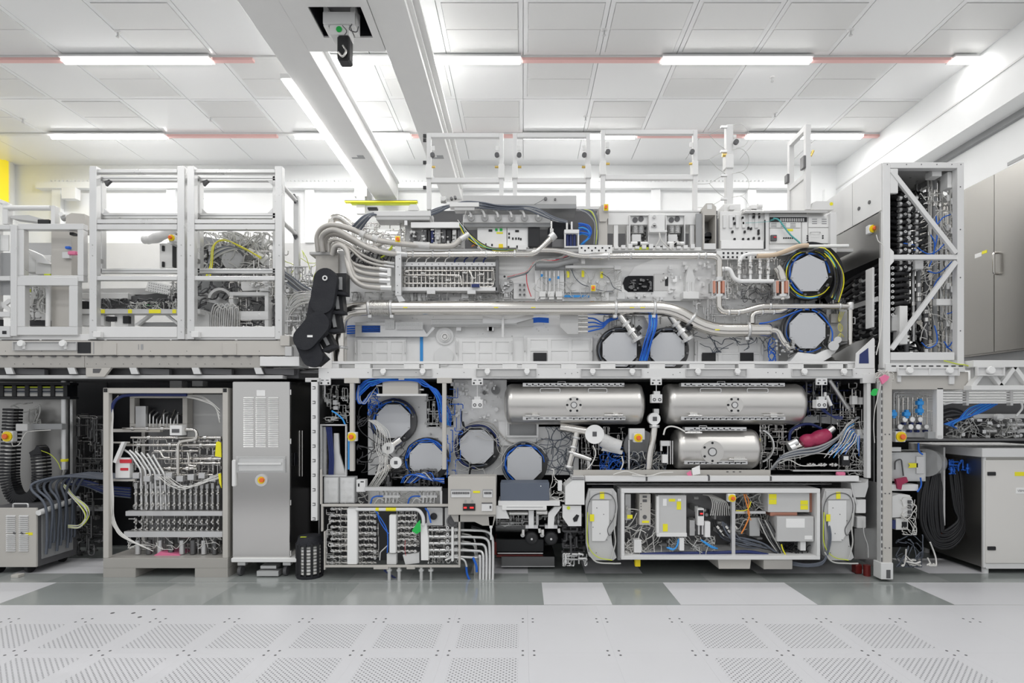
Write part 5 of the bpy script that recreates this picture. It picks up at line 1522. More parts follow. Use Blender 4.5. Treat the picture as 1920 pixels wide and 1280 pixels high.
bundle('hose_bundle', 'grey cables arching down to the beige column', 'cables', fan(7, lambda i: [(1086 + i * 3, 393, 6.0), (1102 + i * 2, 400 - i, 5.98), (1114 + i, 418 - i, 5.97), (1116 + i * .8, 436, 5.97), (1114 + i, 458, 6.0)], 1.2, ('mid_grey', 'cable_grey', 'cable_grey', 'lime')))
# coil cabinets
for x0, l in ((1181, 'open coil cabinet beside the beige column'), (1249, 'open coil cabinet beside the tall chute')):
    t = T('coil_cabinet', l, 'cabinet', 'open coil cabinets')
    t.add('surround', frame_bars(B(6.02), x0 - 1, 402, x0 + 36, 458, 2, 6.02, .25, .003), 'alu_bright')
    t.add('rear', B(6.26).rect(x0, 402, x0 + 36, 458, d=.02, c=0), 'mid_grey')
    for j, px in enumerate((x0 + 10, x0 + 21)):
        b = B()
        for i in range(11):
            b.lathe(P(px, 414 + i * 2.2, 6.1), (0, 0, -1), [(0, .022), (.004, .036), (.009, .036), (.012, .022)], 14)
        t.add('coil', b, 'alu_bright')
    t.add('coil_cap', B(6.04).disc(x0 + 10, 412, 5, d=.03, n=14).disc(x0 + 21, 410, 5, d=.03, n=14), 'dark_grey')
    t.add('small_parts', greeble((x0 + 3, 406, x0 + 33, 454), 6.2, 46, 72 + x0, 1.5, 5, (.02, .08)), 'cast_steel', kind='stuff')
    t.add('lower_block', B(6.06).rect(x0 + 4, 439, x0 + 21, 454, d=.08, c=.003), 'pale_grey')
    t.add('glass_tube', B().cyl(P(x0 + 2, 456, 6.0), P(x0 + 33, 456, 6.0), .018, n=12), 'white_gloss')
    t.add('black_ring', B().cyl(P(x0 + 14, 456, 6.0), P(x0 + 19, 456, 6.0), .021, n=12), 'black')
t = T('relay_box', 'white relay box with two bosses between the coil cabinets', 'box')
t.add('box_body', B(5.98).rect(1217, 401, 1247, 434, d=.2, c=.004), 'white_paint')
t.add('boss', B(5.96).disc(1227, 406, 3, d=.03).disc(1227, 421, 3.5, d=.03).rect(1222, 422, 1232, 425, d=.03), 'light_grey')
t.add('lip', B(5.96).rect(1218, 431, 1251, 435, d=.1, c=.003), 'pale_grey')
t.add('lower_box', B(6.02).rect(1217, 436, 1248, 464, d=.15, c=.003), 'light_grey')
t.add('gap', B(6.015).rect(1215, 461, 1242, 468, d=.02, c=0), 'black')
t.add('wires', B(5.95).hose([(1236, 436), (1236, 450), (1228, 464), (1224, 470)], .7).hose([(1237, 436), (1240, 450), (1252, 462), (1262, 470)], .7).hose([(1260, 466), (1264, 456), (1272, 453), (1278, 458)], .9), 'cable_white', kind='stuff')
t = T('chute', 'tall grey metal chute with a rounded opening', 'chute')
t.add('side', B(5.98).prism([(1318, 388), (1324, 381), (1336, 381), (1343, 388), (1343, 467), (1341, 467), (1341, 403), (1321, 403), (1321, 467), (1318, 467)], d=.3), 'beige')
t.add('rear', B(6.2).rect(1320, 400, 1342, 467, d=.02, c=0), 'brushed_dark')
t.add('arch_hole', B(6.1).disc(1328, 442, 7.5, d=.1, n=20).rect(1320.5, 443, 1335.5, 447, d=.1, c=0), 'black')
t.add('label_plate', B(5.978).rect(1326, 383, 1335, 392, d=.004, c=.001), 'white_paint')
t.add('side_slot', B(6.0).rect(1305, 400, 1318, 466, d=.02, c=.002), 'mid_grey')
t.add('bottom_flap', B(5.97).rect(1320, 456, 1342, 467, d=.02, c=.002), 'pale_grey')
# perforated board and electronics cabinet
t = T('slotted_board', 'white slotted board with hung clips beside the chute', 'board')
t.add('board', B(6.02).rect(1350, 396, 1434, 470, d=.05, c=.003), 'white_paint')
for i in range(6):
    t.add('flute', B(6.0).rect(1356 + i * 12, 402, 1362 + i * 12, 427, d=.03, c=.004), 'pale_grey')
b = B(6.0)
for x, y in ((1376, 409), (1393, 408), (1414, 406), (1424, 406), (1378, 418), (1394, 418), (1404, 427), (1409, 428), (1374, 434), (1397, 434), (1423, 432), (1423, 437), (1378, 448), (1394, 448), (1404, 448), (1414, 446), (1424, 446)):
    b.rect(x - 1.6, y - 2.2, x + 1.6, y + 2.2, d=.02, c=.001)
t.add('clips', b, 'black', kind='stuff')
t.add('lower_board', B(6.0).rect(1352, 450, 1432, 468, d=.02, c=.003), 'chassis_white')
t.add('hole_strip', B(5.96).rect(1344, 470, 1456, 486, d=.02, c=.003), 'white_paint')
b = B(5.957)
for i in range(12):
    b.rect(1355 + i * 8.6, 472.5, 1358.6 + i * 8.6, 476, d=.004, c=0).rect(1355 + i * 8.6, 480, 1358.6 + i * 8.6, 483.6, d=.004, c=0)
t.add('square_holes', b, 'black', kind='stuff')
t.add('blue_fibre', B(5.96).hose([(1398, 418), (1420, 417), (1440, 415), (1452, 412)], .4, n=5), 'teal')
t = T('electronics_cabinet', 'open topped electronics cabinet at the machine end', 'cabinet')
t.add('roof', B(5.95).rect(1395, 394, 1552, 399, d=.5, c=.003), 'brushed')
t.add('side_post', B(5.97).rect(1557, 398, 1569, 474, d=.4, c=.004), 'pale_grey')
t.add('side_post', B(5.99).rect(1434, 399, 1442, 470, d=.3, c=.003), 'pale_grey')
t.add('face', B(6.03).rect(1442, 400, 1557, 470, d=.2, c=.002), 'chassis_white')
t.add('dark_bay', B(6.02).rect(1444, 407, 1513, 416, d=.02, c=0), 'black')
b = B(6.015)
for i in range(11):
    b.rect(1463 + i * 4.2, 409, 1465.8 + i * 4.2, 415, d=.01, c=0)
t.add('connector_bank', b, 'cast_steel', kind='stuff')
for x0, x1, y0, y1 in ((1443, 1502, 416, 427), (1443, 1502, 428, 456), (1504, 1514, 416, 456), (1516, 1555, 406, 426), (1516, 1555, 427, 456)):
    t.add('front_panel', B(6.01).rect(x0, y0, x1, y1, d=.03, c=.003), 'white_paint')
b = B(6.007)
for i in range(3):
    for j in range(3):
        if i < 2:
            b.rect(1523 + i * 18, 410 + j * 4, 1532 + i * 18, 411.4 + j * 4, d=.005, c=0)
        b.rect(1446 + i * 18, 418 + j * 3, 1456 + i * 18, 419.2 + j * 3, d=.005, c=0)
t.add('vents', b, 'mid_grey', kind='stuff')
t.add('yellow_tag', B(6.007).rect(1475, 429, 1487, 433, d=.004, c=0), 'yellow')
t.add('breaker', B(5.99).rect(1446, 440, 1457, 451, d=.03, c=.003), 'dark_grey')
t.add('breaker_lever', B(5.985).rect(1451, 443, 1456, 445.5, d=.01, c=.001), 'red')
b = B(6.006)
for x, y in ((1470, 446), (1474, 446), (1478, 446), (1482, 446), (1486, 446), (1514, 442), (1514, 446), (1514, 450), (1543, 442), (1543, 446)):
    b.disc(x, y, 1.6, d=.01, n=8)
t.add('knobs', b, 'black', kind='stuff')
t.add('handle', handle(B(6.0), 1520, 1538, 436, 6.01, .03, .7, -4), 'alu')
t.add('fibre', B(5.97).hose([(1450, 409), (1460, 412), (1470, 425), (1482, 440), (1496, 452), (1502, 458)], 1.4).hose([(1445, 412), (1458, 410), (1466, 418)], .6), 'teal')
t.add('dark_line', B(6.008).rect(1433.6, 412, 1435.4, 466, 5.986, .01, 0).rect(1555.4, 416, 1557, 456, d=.01, c=0), 'black', kind='stuff')
one('vent_box', B(6.3).prism([(1520, 393), (1524, 380), (1530, 377), (1563, 377), (1563, 393)], d=.2), 'pale_grey', 'pale sloping box behind the leaning gate', 'box')
one('yellow_dot', B(6.297).disc(1559, 382, 3.2, d=.003, n=14), 'yellow', 'round yellow sticker on the pale sloping box', 'sticker')
t = T('motor_unit', 'small white motor on the slotted board top', 'motor')
t.add('body', B(6.2).rect(1407, 383, 1420, 394, d=.1, c=.008), 'white_paint')
t.add('shaft_end', B().cyl(P(1420, 387, 6.25), P(1428, 387, 6.25), .03, n=14), 'pale_grey')
t.add('base', B(6.2).rect(1393, 391, 1430, 397, d=.12, c=.004), 'light_grey')
t = T('pole_socket_box', 'white box at the foot of the tall pole', 'box')
t.add('box', B(6.2).rect(1357, 382, 1389, 399, d=.2, c=.004), 'white_paint')
t.add('small_box', B(6.15).rect(1368, 384, 1378, 393, d=.05, c=.004), 'pale_grey')
# ------------------------------------------------------------------ portal gates on the roof
def gate(x0, x1, yt, ym, yb, Z, label, clips=False):
    t = T('portal_gate', label, 'gate', 'white portal gates on the machine roof')
    t.add('post', B(Z).rect(x0, yt, x0 + 8, yb, d=.05, c=.004), 'pale_grey')
    t.add('post', B(Z).rect(x1 - 8, yt, x1, yb, d=.05, c=.004), 'pale_grey')
    t.add('top_bar', B(Z + .002).rect(x0 + 8, yt, x1 - 8, yt + 8, d=.046, c=.004), 'pale_grey')
    t.add('mid_bar', B(Z + .002).rect(x0 + 8, ym, x1 - 8, ym + 9, d=.046, c=.004), 'pale_grey')
    for s, px in ((1, x0 + 4), (-1, x1 - 4)):
        t.add('clamp', B(Z - .02).rect(px - 5.5, ym - 26, px + 5.5, ym, d=.09, c=.004), 'white_paint')
        t.add('brass_bolt', B().cyl(P(px + s * 5, ym - 20, Z), P(px + s * 12, ym - 20, Z), .014, n=8), 'brass')
        t.add('knob', B().lathe(P(px + s * 8, ym - 40, Z + .01), (0, -1, 0), [(0, .015), (.02, .015), (.021, .028), (.05, .026)], 14), 'dark_grey')
        t.add('eye_tag', B(Z + .01).rect(px + s * 8 - 3, ym - 60, px + s * 8 + 3, ym - 51, d=.01, c=.002), 'white_paint')
    if clips:
        for y in (254, 262, 304, 351):
            t.add('clip', B(Z + .01).rect(x0 - 7, y - 3, x0 - 1, y + 3, d=.02, c=.002), 'black')
    return t


gate(800, 944, 249, 333, 392, 6.35, 'white portal gate with black edge clips beside the crane girder', True)
gate(961.5, 1107, 249, 333, 393, 6.35, 'white portal gate standing in the middle of the three')
gate(1127, 1308, 243, 327, 394, 6.3, 'white portal gate above the coil cabinets')
t = T('leaning_gate', 'white gate seen edge on above the electronics cabinet', 'gate')
gx, zt, zb = 3.24, 1.69 + 3.27, 1.69 + 2.30
t.add('near_post', B().box((gx - .03, 6.27, zb), (gx + .03, 6.32, zt), .004), 'pale_grey')
t.add('far_post', B().box((gx - .03, 6.66, zb), (gx + .03, 6.71, zt), .004), 'pale_grey')
t.add('top_bar', B().box((gx - .028, 6.32, zt - .06), (gx + .028, 6.66, zt), .003), 'pale_grey')
t.add('mid_bar', B().box((gx - .028, 6.32, zt - .60), (gx + .028, 6.66, zt - .54), .003), 'pale_grey')
t.add('skin_panel', B().box((gx - .012, 6.32, zb), (gx + .012, 6.66, zt - .60), .003), 'white_paint')
t.add('latch', B().box((gx - .06, 6.26, zt - .5), (gx - .03, 6.34, zt - .36), .004).box((gx - .06, 6.65, zt - .5), (gx - .03, 6.72, zt - .4), .004), 'dark_steel', kind='stuff')
t.add('bolt', B().cyl((gx + .03, 6.28, zt - .36), (gx + .06, 6.28, zt - .3), .015, n=8), 'brass')
t = T('wire_pole', 'tall white pole with looping wires above the slotted board', 'pole')
t.add('pole', B(6.3).rect(1362, 233, 1375, 390, d=.07, c=.006), 'pale_grey')
t.add('clamp', B(6.28).rect(1361, 289, 1376, 314, d=.1, c=.004), 'white_paint')
t.add('brass_bolt', B().cyl(P(1354, 291, 6.3), P(1362, 291, 6.3), .02, n=8), 'brass')
t.add('knob', B().lathe(P(1378, 269, 6.3), (0, -1, 0), [(0, .015), (.02, .015), (.021, .03), (.05, .028)], 14), 'dark_grey')
t.add('eye_tag', B(6.3).rect(1375, 252, 1381, 258, d=.01, c=.002), 'white_paint')
for y0 in (235, 281, 326, 370):
    t.add('wire', B(6.28).hose([(1355, y0 + 3), (1340, y0 + 12), (1328, y0 + 18), (1308, y0 + 19)], .5, n=5), 'cable_light')
    t.add('wire_loop', B(6.28).hose([(1372, y0), (1390, y0 - 2), (1402, y0 + 10), (1404, y0 + 24), (1396, y0 + 38), (1380, y0 + 43)], .45, n=5), 'cable_light')
    t.add('wire', B(6.28).hose([(1330, y0 + 18), (1345, y0 + 34), (1360, y0 + 45)], .5, n=5), 'cable_light')
    t.add('wire_clip', B(6.27).rect(1352, y0, 1364, y0 + 4, d=.03, c=.002), 'alu')
# yellow striped hoist rail behind
t = T('yellow_rail', 'thin yellow and black rail on the wall bracket by the crane girder', 'rail')
t.add('rail', B(12.1).rect(646, 376, 782, 378.5, d=.1, c=0), 'yellow')
t.add('dark_edge', B(12.098).rect(646, 375, 782, 376.2, d=.1, c=0), 'dark_grey')
t.add('lower_rail', B(12.15).rect(658, 378.5, 780, 382, d=.1, c=0), 'lime')  # yellow-green strip along the bottom of the yellow rail
t.add('bracket', B(12.2).rect(664, 352, 688, 368, d=.4, c=.004), 'light_grey')
t.add('screws', B(12.19).disc(669, 356, 1, d=.01).disc(682, 356, 1, d=.01).disc(669, 364, 1, d=.01).disc(682, 364, 1, d=.01), 'paper', kind='stuff')
t.add('stand', B(12.2).rect(668, 368, 684, 400, d=.1, c=.004), 'white_paint')
# ------------------------------------------------------------------ left platform
ZL = 5.6


def stadium(x0, y0, x1, y1, r, n=10):
    a = math.atan2(y1 - y0, x1 - x0)
    pts = []
    for i in range(n + 1):
        t_ = a + math.pi / 2 + math.pi * i / n
        pts.append((x0 + r * math.cos(t_), y0 + r * math.sin(t_)))
    for i in range(n + 1):
        t_ = a - math.pi / 2 + math.pi * i / n
        pts.append((x1 + r * math.cos(t_), y1 + r * math.sin(t_)))
    return pts


t = T('platform', 'beige raised platform deck carrying the guard frames', 'platform')
t.add('deck_plate', B(ZL).rect(-140, 626, 527, 638, d=.5, c=.003), 'pale_grey')
t.add('front_beam', B(ZL - .03).rect(-140, 638.5, 541, 666, d=.3, c=.004), 'beige')
t.add('lower_beam', B(ZL - .02).rect(-140, 667, 158, 689, d=.3, c=.004), 'beige_dark')
t.add('lower_beam', B(ZL - .02).rect(158.6, 667, 488, 689, d=.3, c=.004), 'beige_dark')
t.add('end_box', B(ZL - .04).rect(487, 668, 561, 686, d=.25, c=.004), 'pale_grey')
t.add('end_cap', B(ZL - .05).rect(525, 629, 543, 648, d=.2, c=.004), 'beige')
t.add('end_block', B(ZL - .05).rect(534, 649, 547, 667, d=.2, c=.004).rect(545, 646, 561, 668, ZL, .2, .004), 'light_grey')
t.add('under_shelf', B(ZL + .1).rect(-140, 690, 560, 709, d=.8, c=.004), 'dark_grey')
t.add('edge_gap', B(ZL - .005).rect(3, 636.4, 73, 637.8, d=.006, c=0).rect(78, 636.4, 116, 637.8, d=.006, c=0).rect(165, 636.4, 195, 637.8, d=.006, c=0).rect(200, 636.4, 318, 637.8, d=.006, c=0).rect(322, 636.4, 440, 637.8, d=.006, c=0).rect(445, 636.4, 520, 637.8, d=.006, c=0), 'dark_grey', kind='stuff')
c = t.add('guide_channel', frame_bars(B(), 23, 640, 143, 656.5, 1.2, ZL - .05, .02, .001).rect(24, 641, 142, 656, ZL - .034, .003, 0), 'light_grey')
for q in (43, 121):
    t.sub(c, 'knob', B().lathe(P(q, 644, ZL - .04), (0, -1, 0), [(0, .03), (.025, .034), (.035, .03)], 16).rect(q - 2, 645, q + 2, 654, ZL - .05, .015, .003), 'white_gloss')
t.add('cut_out', B(ZL - .034).rect(145, 641, 170, 662, d=.006, c=.004), 'black')
for px in (192, 417):
    t.add('access_flap', B(ZL - .038).rect(px, 643, px + 26, 665, d=.01, c=.002), 'beige')
t.add('slot', B(ZL - .033).rect(259, 645, 260, 655, d=.004, c=0).rect(264, 645, 268, 655, d=.004, c=0).rect(174.5, 641, 176, 663, d=.004, c=0), 'mid_grey', kind='stuff')
for i in range(24):
    t.add('rim_notch', B(ZL - .034).rect(2 + i * 23, 667, 12 + i * 23, 668.4, d=.012, c=0), 'dark_grey')
for px in (8, 126, 242, 359, 476):
    t.add('splice_plate', B(ZL - .03).prism([(px, 689), (px + 13, 689), (px + 18, 701), (px + 4, 701)], d=.02), 'alu_bright')
    t.add('belt_sag', B(ZL + .02).prism([(px + 18, 690), (px + 75, 692), (px + 75, 703), (px + 22, 701)], d=.05), 'dark_grey')
t.add('hook_plate', B(ZL - .02).prism([(161, 689), (208, 689), (195, 706), (161, 706)], d=.03), 'beige')
t.add('hook_hole', B(ZL - .022).prism([(174, 691), (190, 691), (186, 699), (174, 699)], d=.004), 'dark_grey')
t.add('bottom_rail', B(ZL).rect(-140, 703, 530, 709.5, d=.1, c=.003), 'light_grey')
b = B(ZL - .032)
for i in range(30):
    b.disc(10 + i * 17, 682 if i % 4 else 658, .7, d=.003, n=6)
t.add('screws', b, 'dark_grey', kind='stuff')


def guard(x0, x1, label, back_right):
    t = T('guard_frame', label, 'guard frame', 'aluminium guard frames on the platform')
    w_ = 13.5
    for a in (x0, x1 - w_):
        p_ = t.add('post', B(ZL - .02).rect(a, 311, a + w_, 636, d=.06, c=.004), 'alu_bright')
    zb = ZL + .17
    t.add('top_bar', B(ZL).rect(x0 + w_, 317, x1 - w_, 323.5, d=.05, c=.003), 'alu_bright')
    for y0, y1 in ((411, 418.5), (420, 430), (517, 525), ):
        t.add('cross_bar', B(ZL - .01).rect(x0 + w_, y0, x1 - w_, y1, d=.05, c=.003), 'alu_bright')
    t.add('sill_bar', B(ZL - .015).rect(x0 + w_, 612, x1 - w_, 632, d=.04, c=.003), 'pale_grey')
    for y0, y1 in ((330, 338.5), (399, 409), (503, 511.5)):
        c = t.add('rear_rail', B(zb).rect(x0 + 17, y0, x1 - 10, y1, d=.05, c=.003), 'alu_bright')
        t.sub(c, 'groove', B(zb - .002).rect(x0 + 18, (y0 + y1) / 2 - .8, x1 - 11, (y0 + y1) / 2 + .8, d=.003, c=0), 'mid_grey')
    t.add('rear_post', B(zb).rect(x0 + 17, 330, x0 + 24, 512, d=.05, c=.003).rect(x0 + 25.5, 330, x0 + 28.5, 508, zb + .06, .03, .002), 'alu_bright')
    t.add('hinge', B(zb - .04).rect(x0 + 12, 329, x0 + 21, 335, d=.05, c=.002).rect(x0 + 12, 399, x0 + 21, 408, d=.05, c=.002).rect(x0 + 12, 484, x0 + 20, 492, d=.05, c=.002), 'cast_steel', kind='stuff')
    t.add('corner_gusset', B(zb).prism([(x0 + 28, 340), (x0 + 38, 336), (x0 + 40, 339), (x0 + 31, 348)], d=.03), 'dark_grey')
    t.add('corner_gusset', B(zb).prism([(x0 + 28, 400), (x0 + 28, 390), (x0 + 37, 399)], d=.03), 'alu')
    if back_right:
        t.add('rear_post', B(zb).rect(x1 - 18, 330, x1 - 13, 512, d=.05, c=.003), 'alu_bright')
        t.add('corner_gusset', B(zb).prism([(x1 - 18, 339), (x1 - 27, 339), (x1 - 18, 348)], d=.03), 'alu')
        t.add('corner_gusset', B(zb).prism([(x1 - 18, 399), (x1 - 27, 399), (x1 - 18, 390)], d=.03), 'alu')
    b = B(ZL - .023)
    for a in (x0 + 3, x1 - 9):
        for y in (459, 479, 600, 622):
            b.disc(a + 3, y, 1.1, d=.003, n=8)
    t.add('screws', b, 'cast_steel', kind='stuff')
    return t


guard(167, 345.5, 'aluminium guard frame nearer the small valve cabinet', False)
t = guard(350.5, 529, 'aluminium guard frame with side rails, nearer the black cable chain', True)
# its side rails run back
for y0 in (349, 416):
    a, c = P(530, y0, 5.64), P(557, y0 + 20, 6.06)
    d = Vector((0, 0, .025))
    t.add('side_rail', B().sweep([a, Vector((c.x, a.y + .38, a.z))], .024, 6), 'alu_bright')
    t.add('corner_gusset', B(6.0).prism([(545, y0 + 16), (552, y0 + 14), (557, y0 + 26), (552, y0 + 32)], d=.03), 'dark_grey')
t.add('end_post', B(6.02).rect(550, 367, 560, 560, d=.05, c=.003), 'alu_bright')
for px, y, l in ((178, 626, 'white corner clamp at the foot of the first guard frame'), (362, 626, 'white corner clamp between the two guard frames')):
    one('corner_clamp', B(5.54).rect(px - 4, y - 5, px + 10, y + 6, d=.04, c=.004), 'white_paint', l, 'clamp', 'guard frame clamps')
# cabinets at the far end of the platform
t = T('valve_cabinet', 'small open framed valve cabinet on the platform', 'cabinet')
t.add('upper_frame', frame_bars(B(5.58), 33, 419, 156, 527, 11, 5.58, .06, .004), 'alu_bright')
t.add('lower_frame', frame_bars(B(5.57), 30, 519, 145, 628, 16, 5.57, .06, .004), 'alu_bright')
t.add('inner_panel', B(5.75).rect(96, 430, 134, 612, d=.1, c=.003), 'beige')
t.add('rear_sheet', B(6.1).rect(40, 455, 145, 612, d=.02, c=0), 'light_grey')
t.add('floor_dark', B(5.9).rect(48, 600, 90, 610, d=.2, c=0), 'black')
t.add('pale_pipe', B(5.7).pipe([(90, 528), (91, 560), (90, 612)], 4, n=10), 'pale_grey')
t.add('hose', B(5.72).hose([(55, 530), (78, 536), (84, 552), (72, 568), (76, 584), (90, 590)], 1.4, n=6), 'cable_light')
t.add('arm', B(5.8).rect(46, 476, 66, 510, d=.1, c=.004).prism([(48, 465), (78, 478), (95, 495), (70, 492)], 5.76, .1), 'pale_grey')
t.add('clear_box', B(5.8).rect(66, 478, 96, 514, d=.12, c=.006), 'pale_grey')
t.add('yellow_cap', B(5.76).rect(48, 541, 55, 547, d=.02, c=.002).rect(82, 513, 94, 516, d=.02, c=.002), 'lime')
t.add('white_lever', B(5.74).prism([(60, 545), (64, 547), (57, 574), (54, 572)], d=.02), 'white_paint')
t.add('black_box', B(5.66).rect(130, 435, 138, 440, d=.05, c=.002), 'black')
t.add('blue_tap', B(5.7).rect(121, 461, 130, 466, d=.03, c=.006), 'blue')
t.add('pink_tap', B(5.7).rect(126, 470, 142, 477, d=.03, c=.008), 'pink')
t.add('tap_body', B(5.71).rect(116, 472, 130, 484, d=.03, c=.004), 'alu')
tangle('fittings', '', '', (49, 528, 90, 600), 5.85, 6.0, 26, (.6, 1.4), 'cast_steel', 81, step=11, stiff=True, parent=t)
t = T('end_cabinet', 'pale framed cabinet at the edge of the platform', 'cabinet')
t.add('upright', B(5.56).rect(19, 421, 30.5, 630, d=.08, c=.004), 'alu_bright')
t.add('upright', B(5.56).rect(-20, 421, -8, 630, d=.08, c=.004), 'alu_bright')
for ya, yb in ((421, 430), (517, 526), (584, 594), (611, 632)):
    t.add('rail', B(5.57).rect(-8, ya, 19, yb, d=.06, c=.004), 'alu_bright')
t.add('glass', B(5.62).rect(-8, 474, 19, 553, d=.01, c=0), 'mid_grey')
t.add('truss', B(5.62).prism([(-8, 560), (-4, 560), (19, 578), (19, 583), (14, 583), (-8, 566)], d=.02).prism([(19, 560), (15, 560), (-8, 578), (-8, 583), (-3, 583), (19, 566)], 5.625, .02), 'pale_grey')
t.add('dark_hole', B(5.6).rect(0, 599, 5, 611, d=.01, c=0).rect(4, 620, 11, 626, 5.565, .01, 0), 'black')
t.add('screen', B(5.61).rect(-8, 440, 16, 470, d=.01, c=.002), 'white_paint')
t = T('roof_rail', 'white tube rail over the small valve cabinet', 'rail')
t.add('tube', B().cyl(P(10, 390, 5.9), P(96, 390, 5.9), .028, n=12), 'white_paint')
t.add('bracket', B(5.88).rect(95, 385, 103, 420, d=.06, c=.004), 'pale_grey')
t.add('bracket', B(5.88).rect(4, 380, 14, 420, d=.06, c=.004), 'pale_grey')
t.add('flat_lamp', B(5.9).prism([(20, 404), (54, 403), (100, 416), (95, 419), (20, 409)], d=.1), 'light_grey')
t.add('black_motor', B(5.88).rect(70, 411, 92, 419, d=.08, c=.004), 'black')
t = T('beige_duct', 'beige duct elbow on top of the small valve cabinet', 'duct')
t.add('duct', B(5.85).prism([(122, 430), (124, 404), (134, 399), (158, 401), (163, 430)], d=.2), 'beige')
t.add('round_end', B().cyl(P(118, 409, 5.9), P(128, 407, 5.9), .035, n=14), 'cast_steel')
t.add('white_knob', B(5.85).disc(114, 401, 4, d=.06, n=14), 'white_gloss')
one('wall_box', B(12.3).rect(115, 351, 141, 372, d=.15, c=.004), 'white_paint', 'small white box on the rear wall beside the yellow window', 'box')
# equipment behind the guard frames
ZE = 6.1
t = T('stage_unit', 'long grey stage unit lying behind the first guard frame', 'machine')
t.add('upper_slab', B(6.2).prism([(145, 541), (282, 540), (330, 549), (325, 552), (240, 552), (145, 547)], d=.5), 'light_grey')
t.add('slab', B(6.1).rect(145, 549, 240, 560, d=.6, c=.004), 'pale_grey')
t.add('dark_slope', B(6.15).prism([(240, 556), (305, 548), (332, 556), (332, 580), (180, 576), (180, 560)], d=.4), 'dark_grey')
t.add('green_board', B(6.05).rect(270, 569, 295, 573, d=.05, c=.002), 'green')
t.add('front_rail', B(5.85).rect(145, 579, 375, 588, d=.1, c=.004), 'light_grey')
for x0, x1 in ((181, 196), (279, 301), (323, 330), (240, 247)):
    t.add('yellow_label', B(5.845).rect(x0, 580, x1, 587, d=.004, c=0), 'yellow')
t.add('foot_block', B(5.9).rect(145, 590, 195, 610, d=.1, c=.004).rect(215, 588, 240, 612, d=.1, c=.004), 'pale_grey')
for q in ((198, 593, 217, 602), (230, 592, 241, 606), (150, 564, 163, 580)):
    t.add('dark_recess', B(5.88).rect(*q, d=.04, c=.002), 'black')
t.add('strut', B(5.95).prism([(252, 608), (280, 588), (286, 588), (258, 610)], d=.04).prism([(306, 588), (312, 588), (332, 604), (332, 609)], d=.04), 'pale_grey')
t.add('low_bar', B(6.0).rect(260, 604, 345, 611, d=.1, c=.003), 'mid_grey')
t.add('hole_plate', B(6.05).prism([(272, 545), (278, 526), (320, 535), (318, 553)], d=.03), 'white_paint')
b = B(6.045)
for i in range(9):
    for j in range(4):
        b.disc(280 + i * 4.2 - j * .6, 530 + j * 4.6 + i * .9, .8, d=.006, n=6)
t.add('plate_holes', b, 'mid_grey', kind='stuff')
tangle('cables', '', '', (183, 560, 332, 580), 5.95, 6.08, 34, (.7, 1.5), 'dark_grey', 82, step=11, parent=t)
tangle('pale_cables', '', '', (240, 566, 332, 580), 5.92, 6.0, 22, (.5, 1.0), 'cable_light', 83, step=9, parent=t)
tangle('fittings', '', '', (316, 526, 335, 582), 5.95, 6.1, 24, (.7, 1.5), 'cast_steel', 84, step=9, stiff=True, parent=t)
t = T('wall_cabinet', 'white cabinet with two black latches behind the guard frame', 'cabinet')
t.add('body', B(6.4).rect(299, 456, 324, 502, d=.3, c=.004), 'white_paint')
t.add('switch_stand', B(6.31).rect(317, 441, 327, 457, d=.15, c=.003), 'pale_grey')
t.add('door_edge', B(6.395).rect(323, 458, 326, 500, d=.05, c=0), 'black')
for y in (465, 495):
    t.add('latch', B(6.38).rect(303, y - 5, 307, y + 5, d=.02, c=.003), 'black')
estop(322, 446, 6.25, 'orange and yellow stop button above the white latched cabinet', 6.5)
one('robot_arm', B(6.35).sweep(spline([P(268, 449, 6.35), P(282, 449, 6.35), P(300, 443, 6.35), P(318, 436, 6.4), P(338, 430, 6.45)]), [.04, .05, .045, .05, .05, .045, .05, .055, .06, .06, .055, .05, .05, .05, .05, .05, .05, .05, .05, .05, .05], 10), 'pale_grey', 'pale jointed tube arm reaching over the white latched cabinet', 'arm')
tangle('arm_tubes', 'curved pale tubes above the latched cabinet', 'tubing', (300, 428, 345, 446), 6.4, 6.6, 14, (1.0, 2.0), 'alu_bright', 85, step=10)
# the big tilted machine behind the second guard frame
t = T('tilted_module', 'grey tilted machine module full of cables behind the second guard frame', 'machine')
t.add('back_box', B(6.5).prism([(364, 440), (395, 445), (470, 470), (545, 520), (545, 600), (364, 600)], d=.4), 'mid_grey')
t.add('dark_panel', B(6.3).prism([(365, 452), (388, 465), (386, 500), (365, 500)], d=.1), 'dark_steel')
t.add('top_box', B(6.35).prism([(415, 436), (432, 432), (458, 442), (456, 460), (418, 445)], d=.2), 'light_grey')
t.add('angle_bracket', B(6.3).prism([(474, 437), (482, 441), (491, 437), (491, 452), (482, 456), (474, 450)], d=.1), 'pale_grey')
t.add('slanted_bar', B(6.1).prism([(462, 470), (468, 464), (510, 486), (504, 499), (494, 496)], d=.06), 'pale_grey')
t.add('drum', B().cyl(P(437, 488, 6.1), P(437, 488, 6.3), .11, n=24).cyl(P(437, 488, 6.08), P(437, 488, 6.1), .08, n=24), 'cast_steel')
t.add('block', B(6.1).prism([(405, 478), (424, 466), (434, 476), (418, 488)], d=.1), 'pale_grey')
t.add('lower_frame', frame_bars(B(6.0), 430, 547, 503, 620, 7, 6.0, .1, .004).rect(430, 583, 503, 599, 5.99, .05, .004), 'pale_grey')
t.add('mid_box', B(6.05).prism([(452, 540), (452, 528), (500, 528), (500, 543), (455, 545)], d=.1), 'pale_grey')
t.add('ring', B(6.05).ring(412, 562, 18, 23, d=.08, n=20, a0=10, a1=170), 'light_grey')
t.add('slope_plate', B(6.2).prism([(364, 545), (400, 552), (440, 572), (436, 580), (400, 568), (364, 560)], d=.1), 'cast_steel')
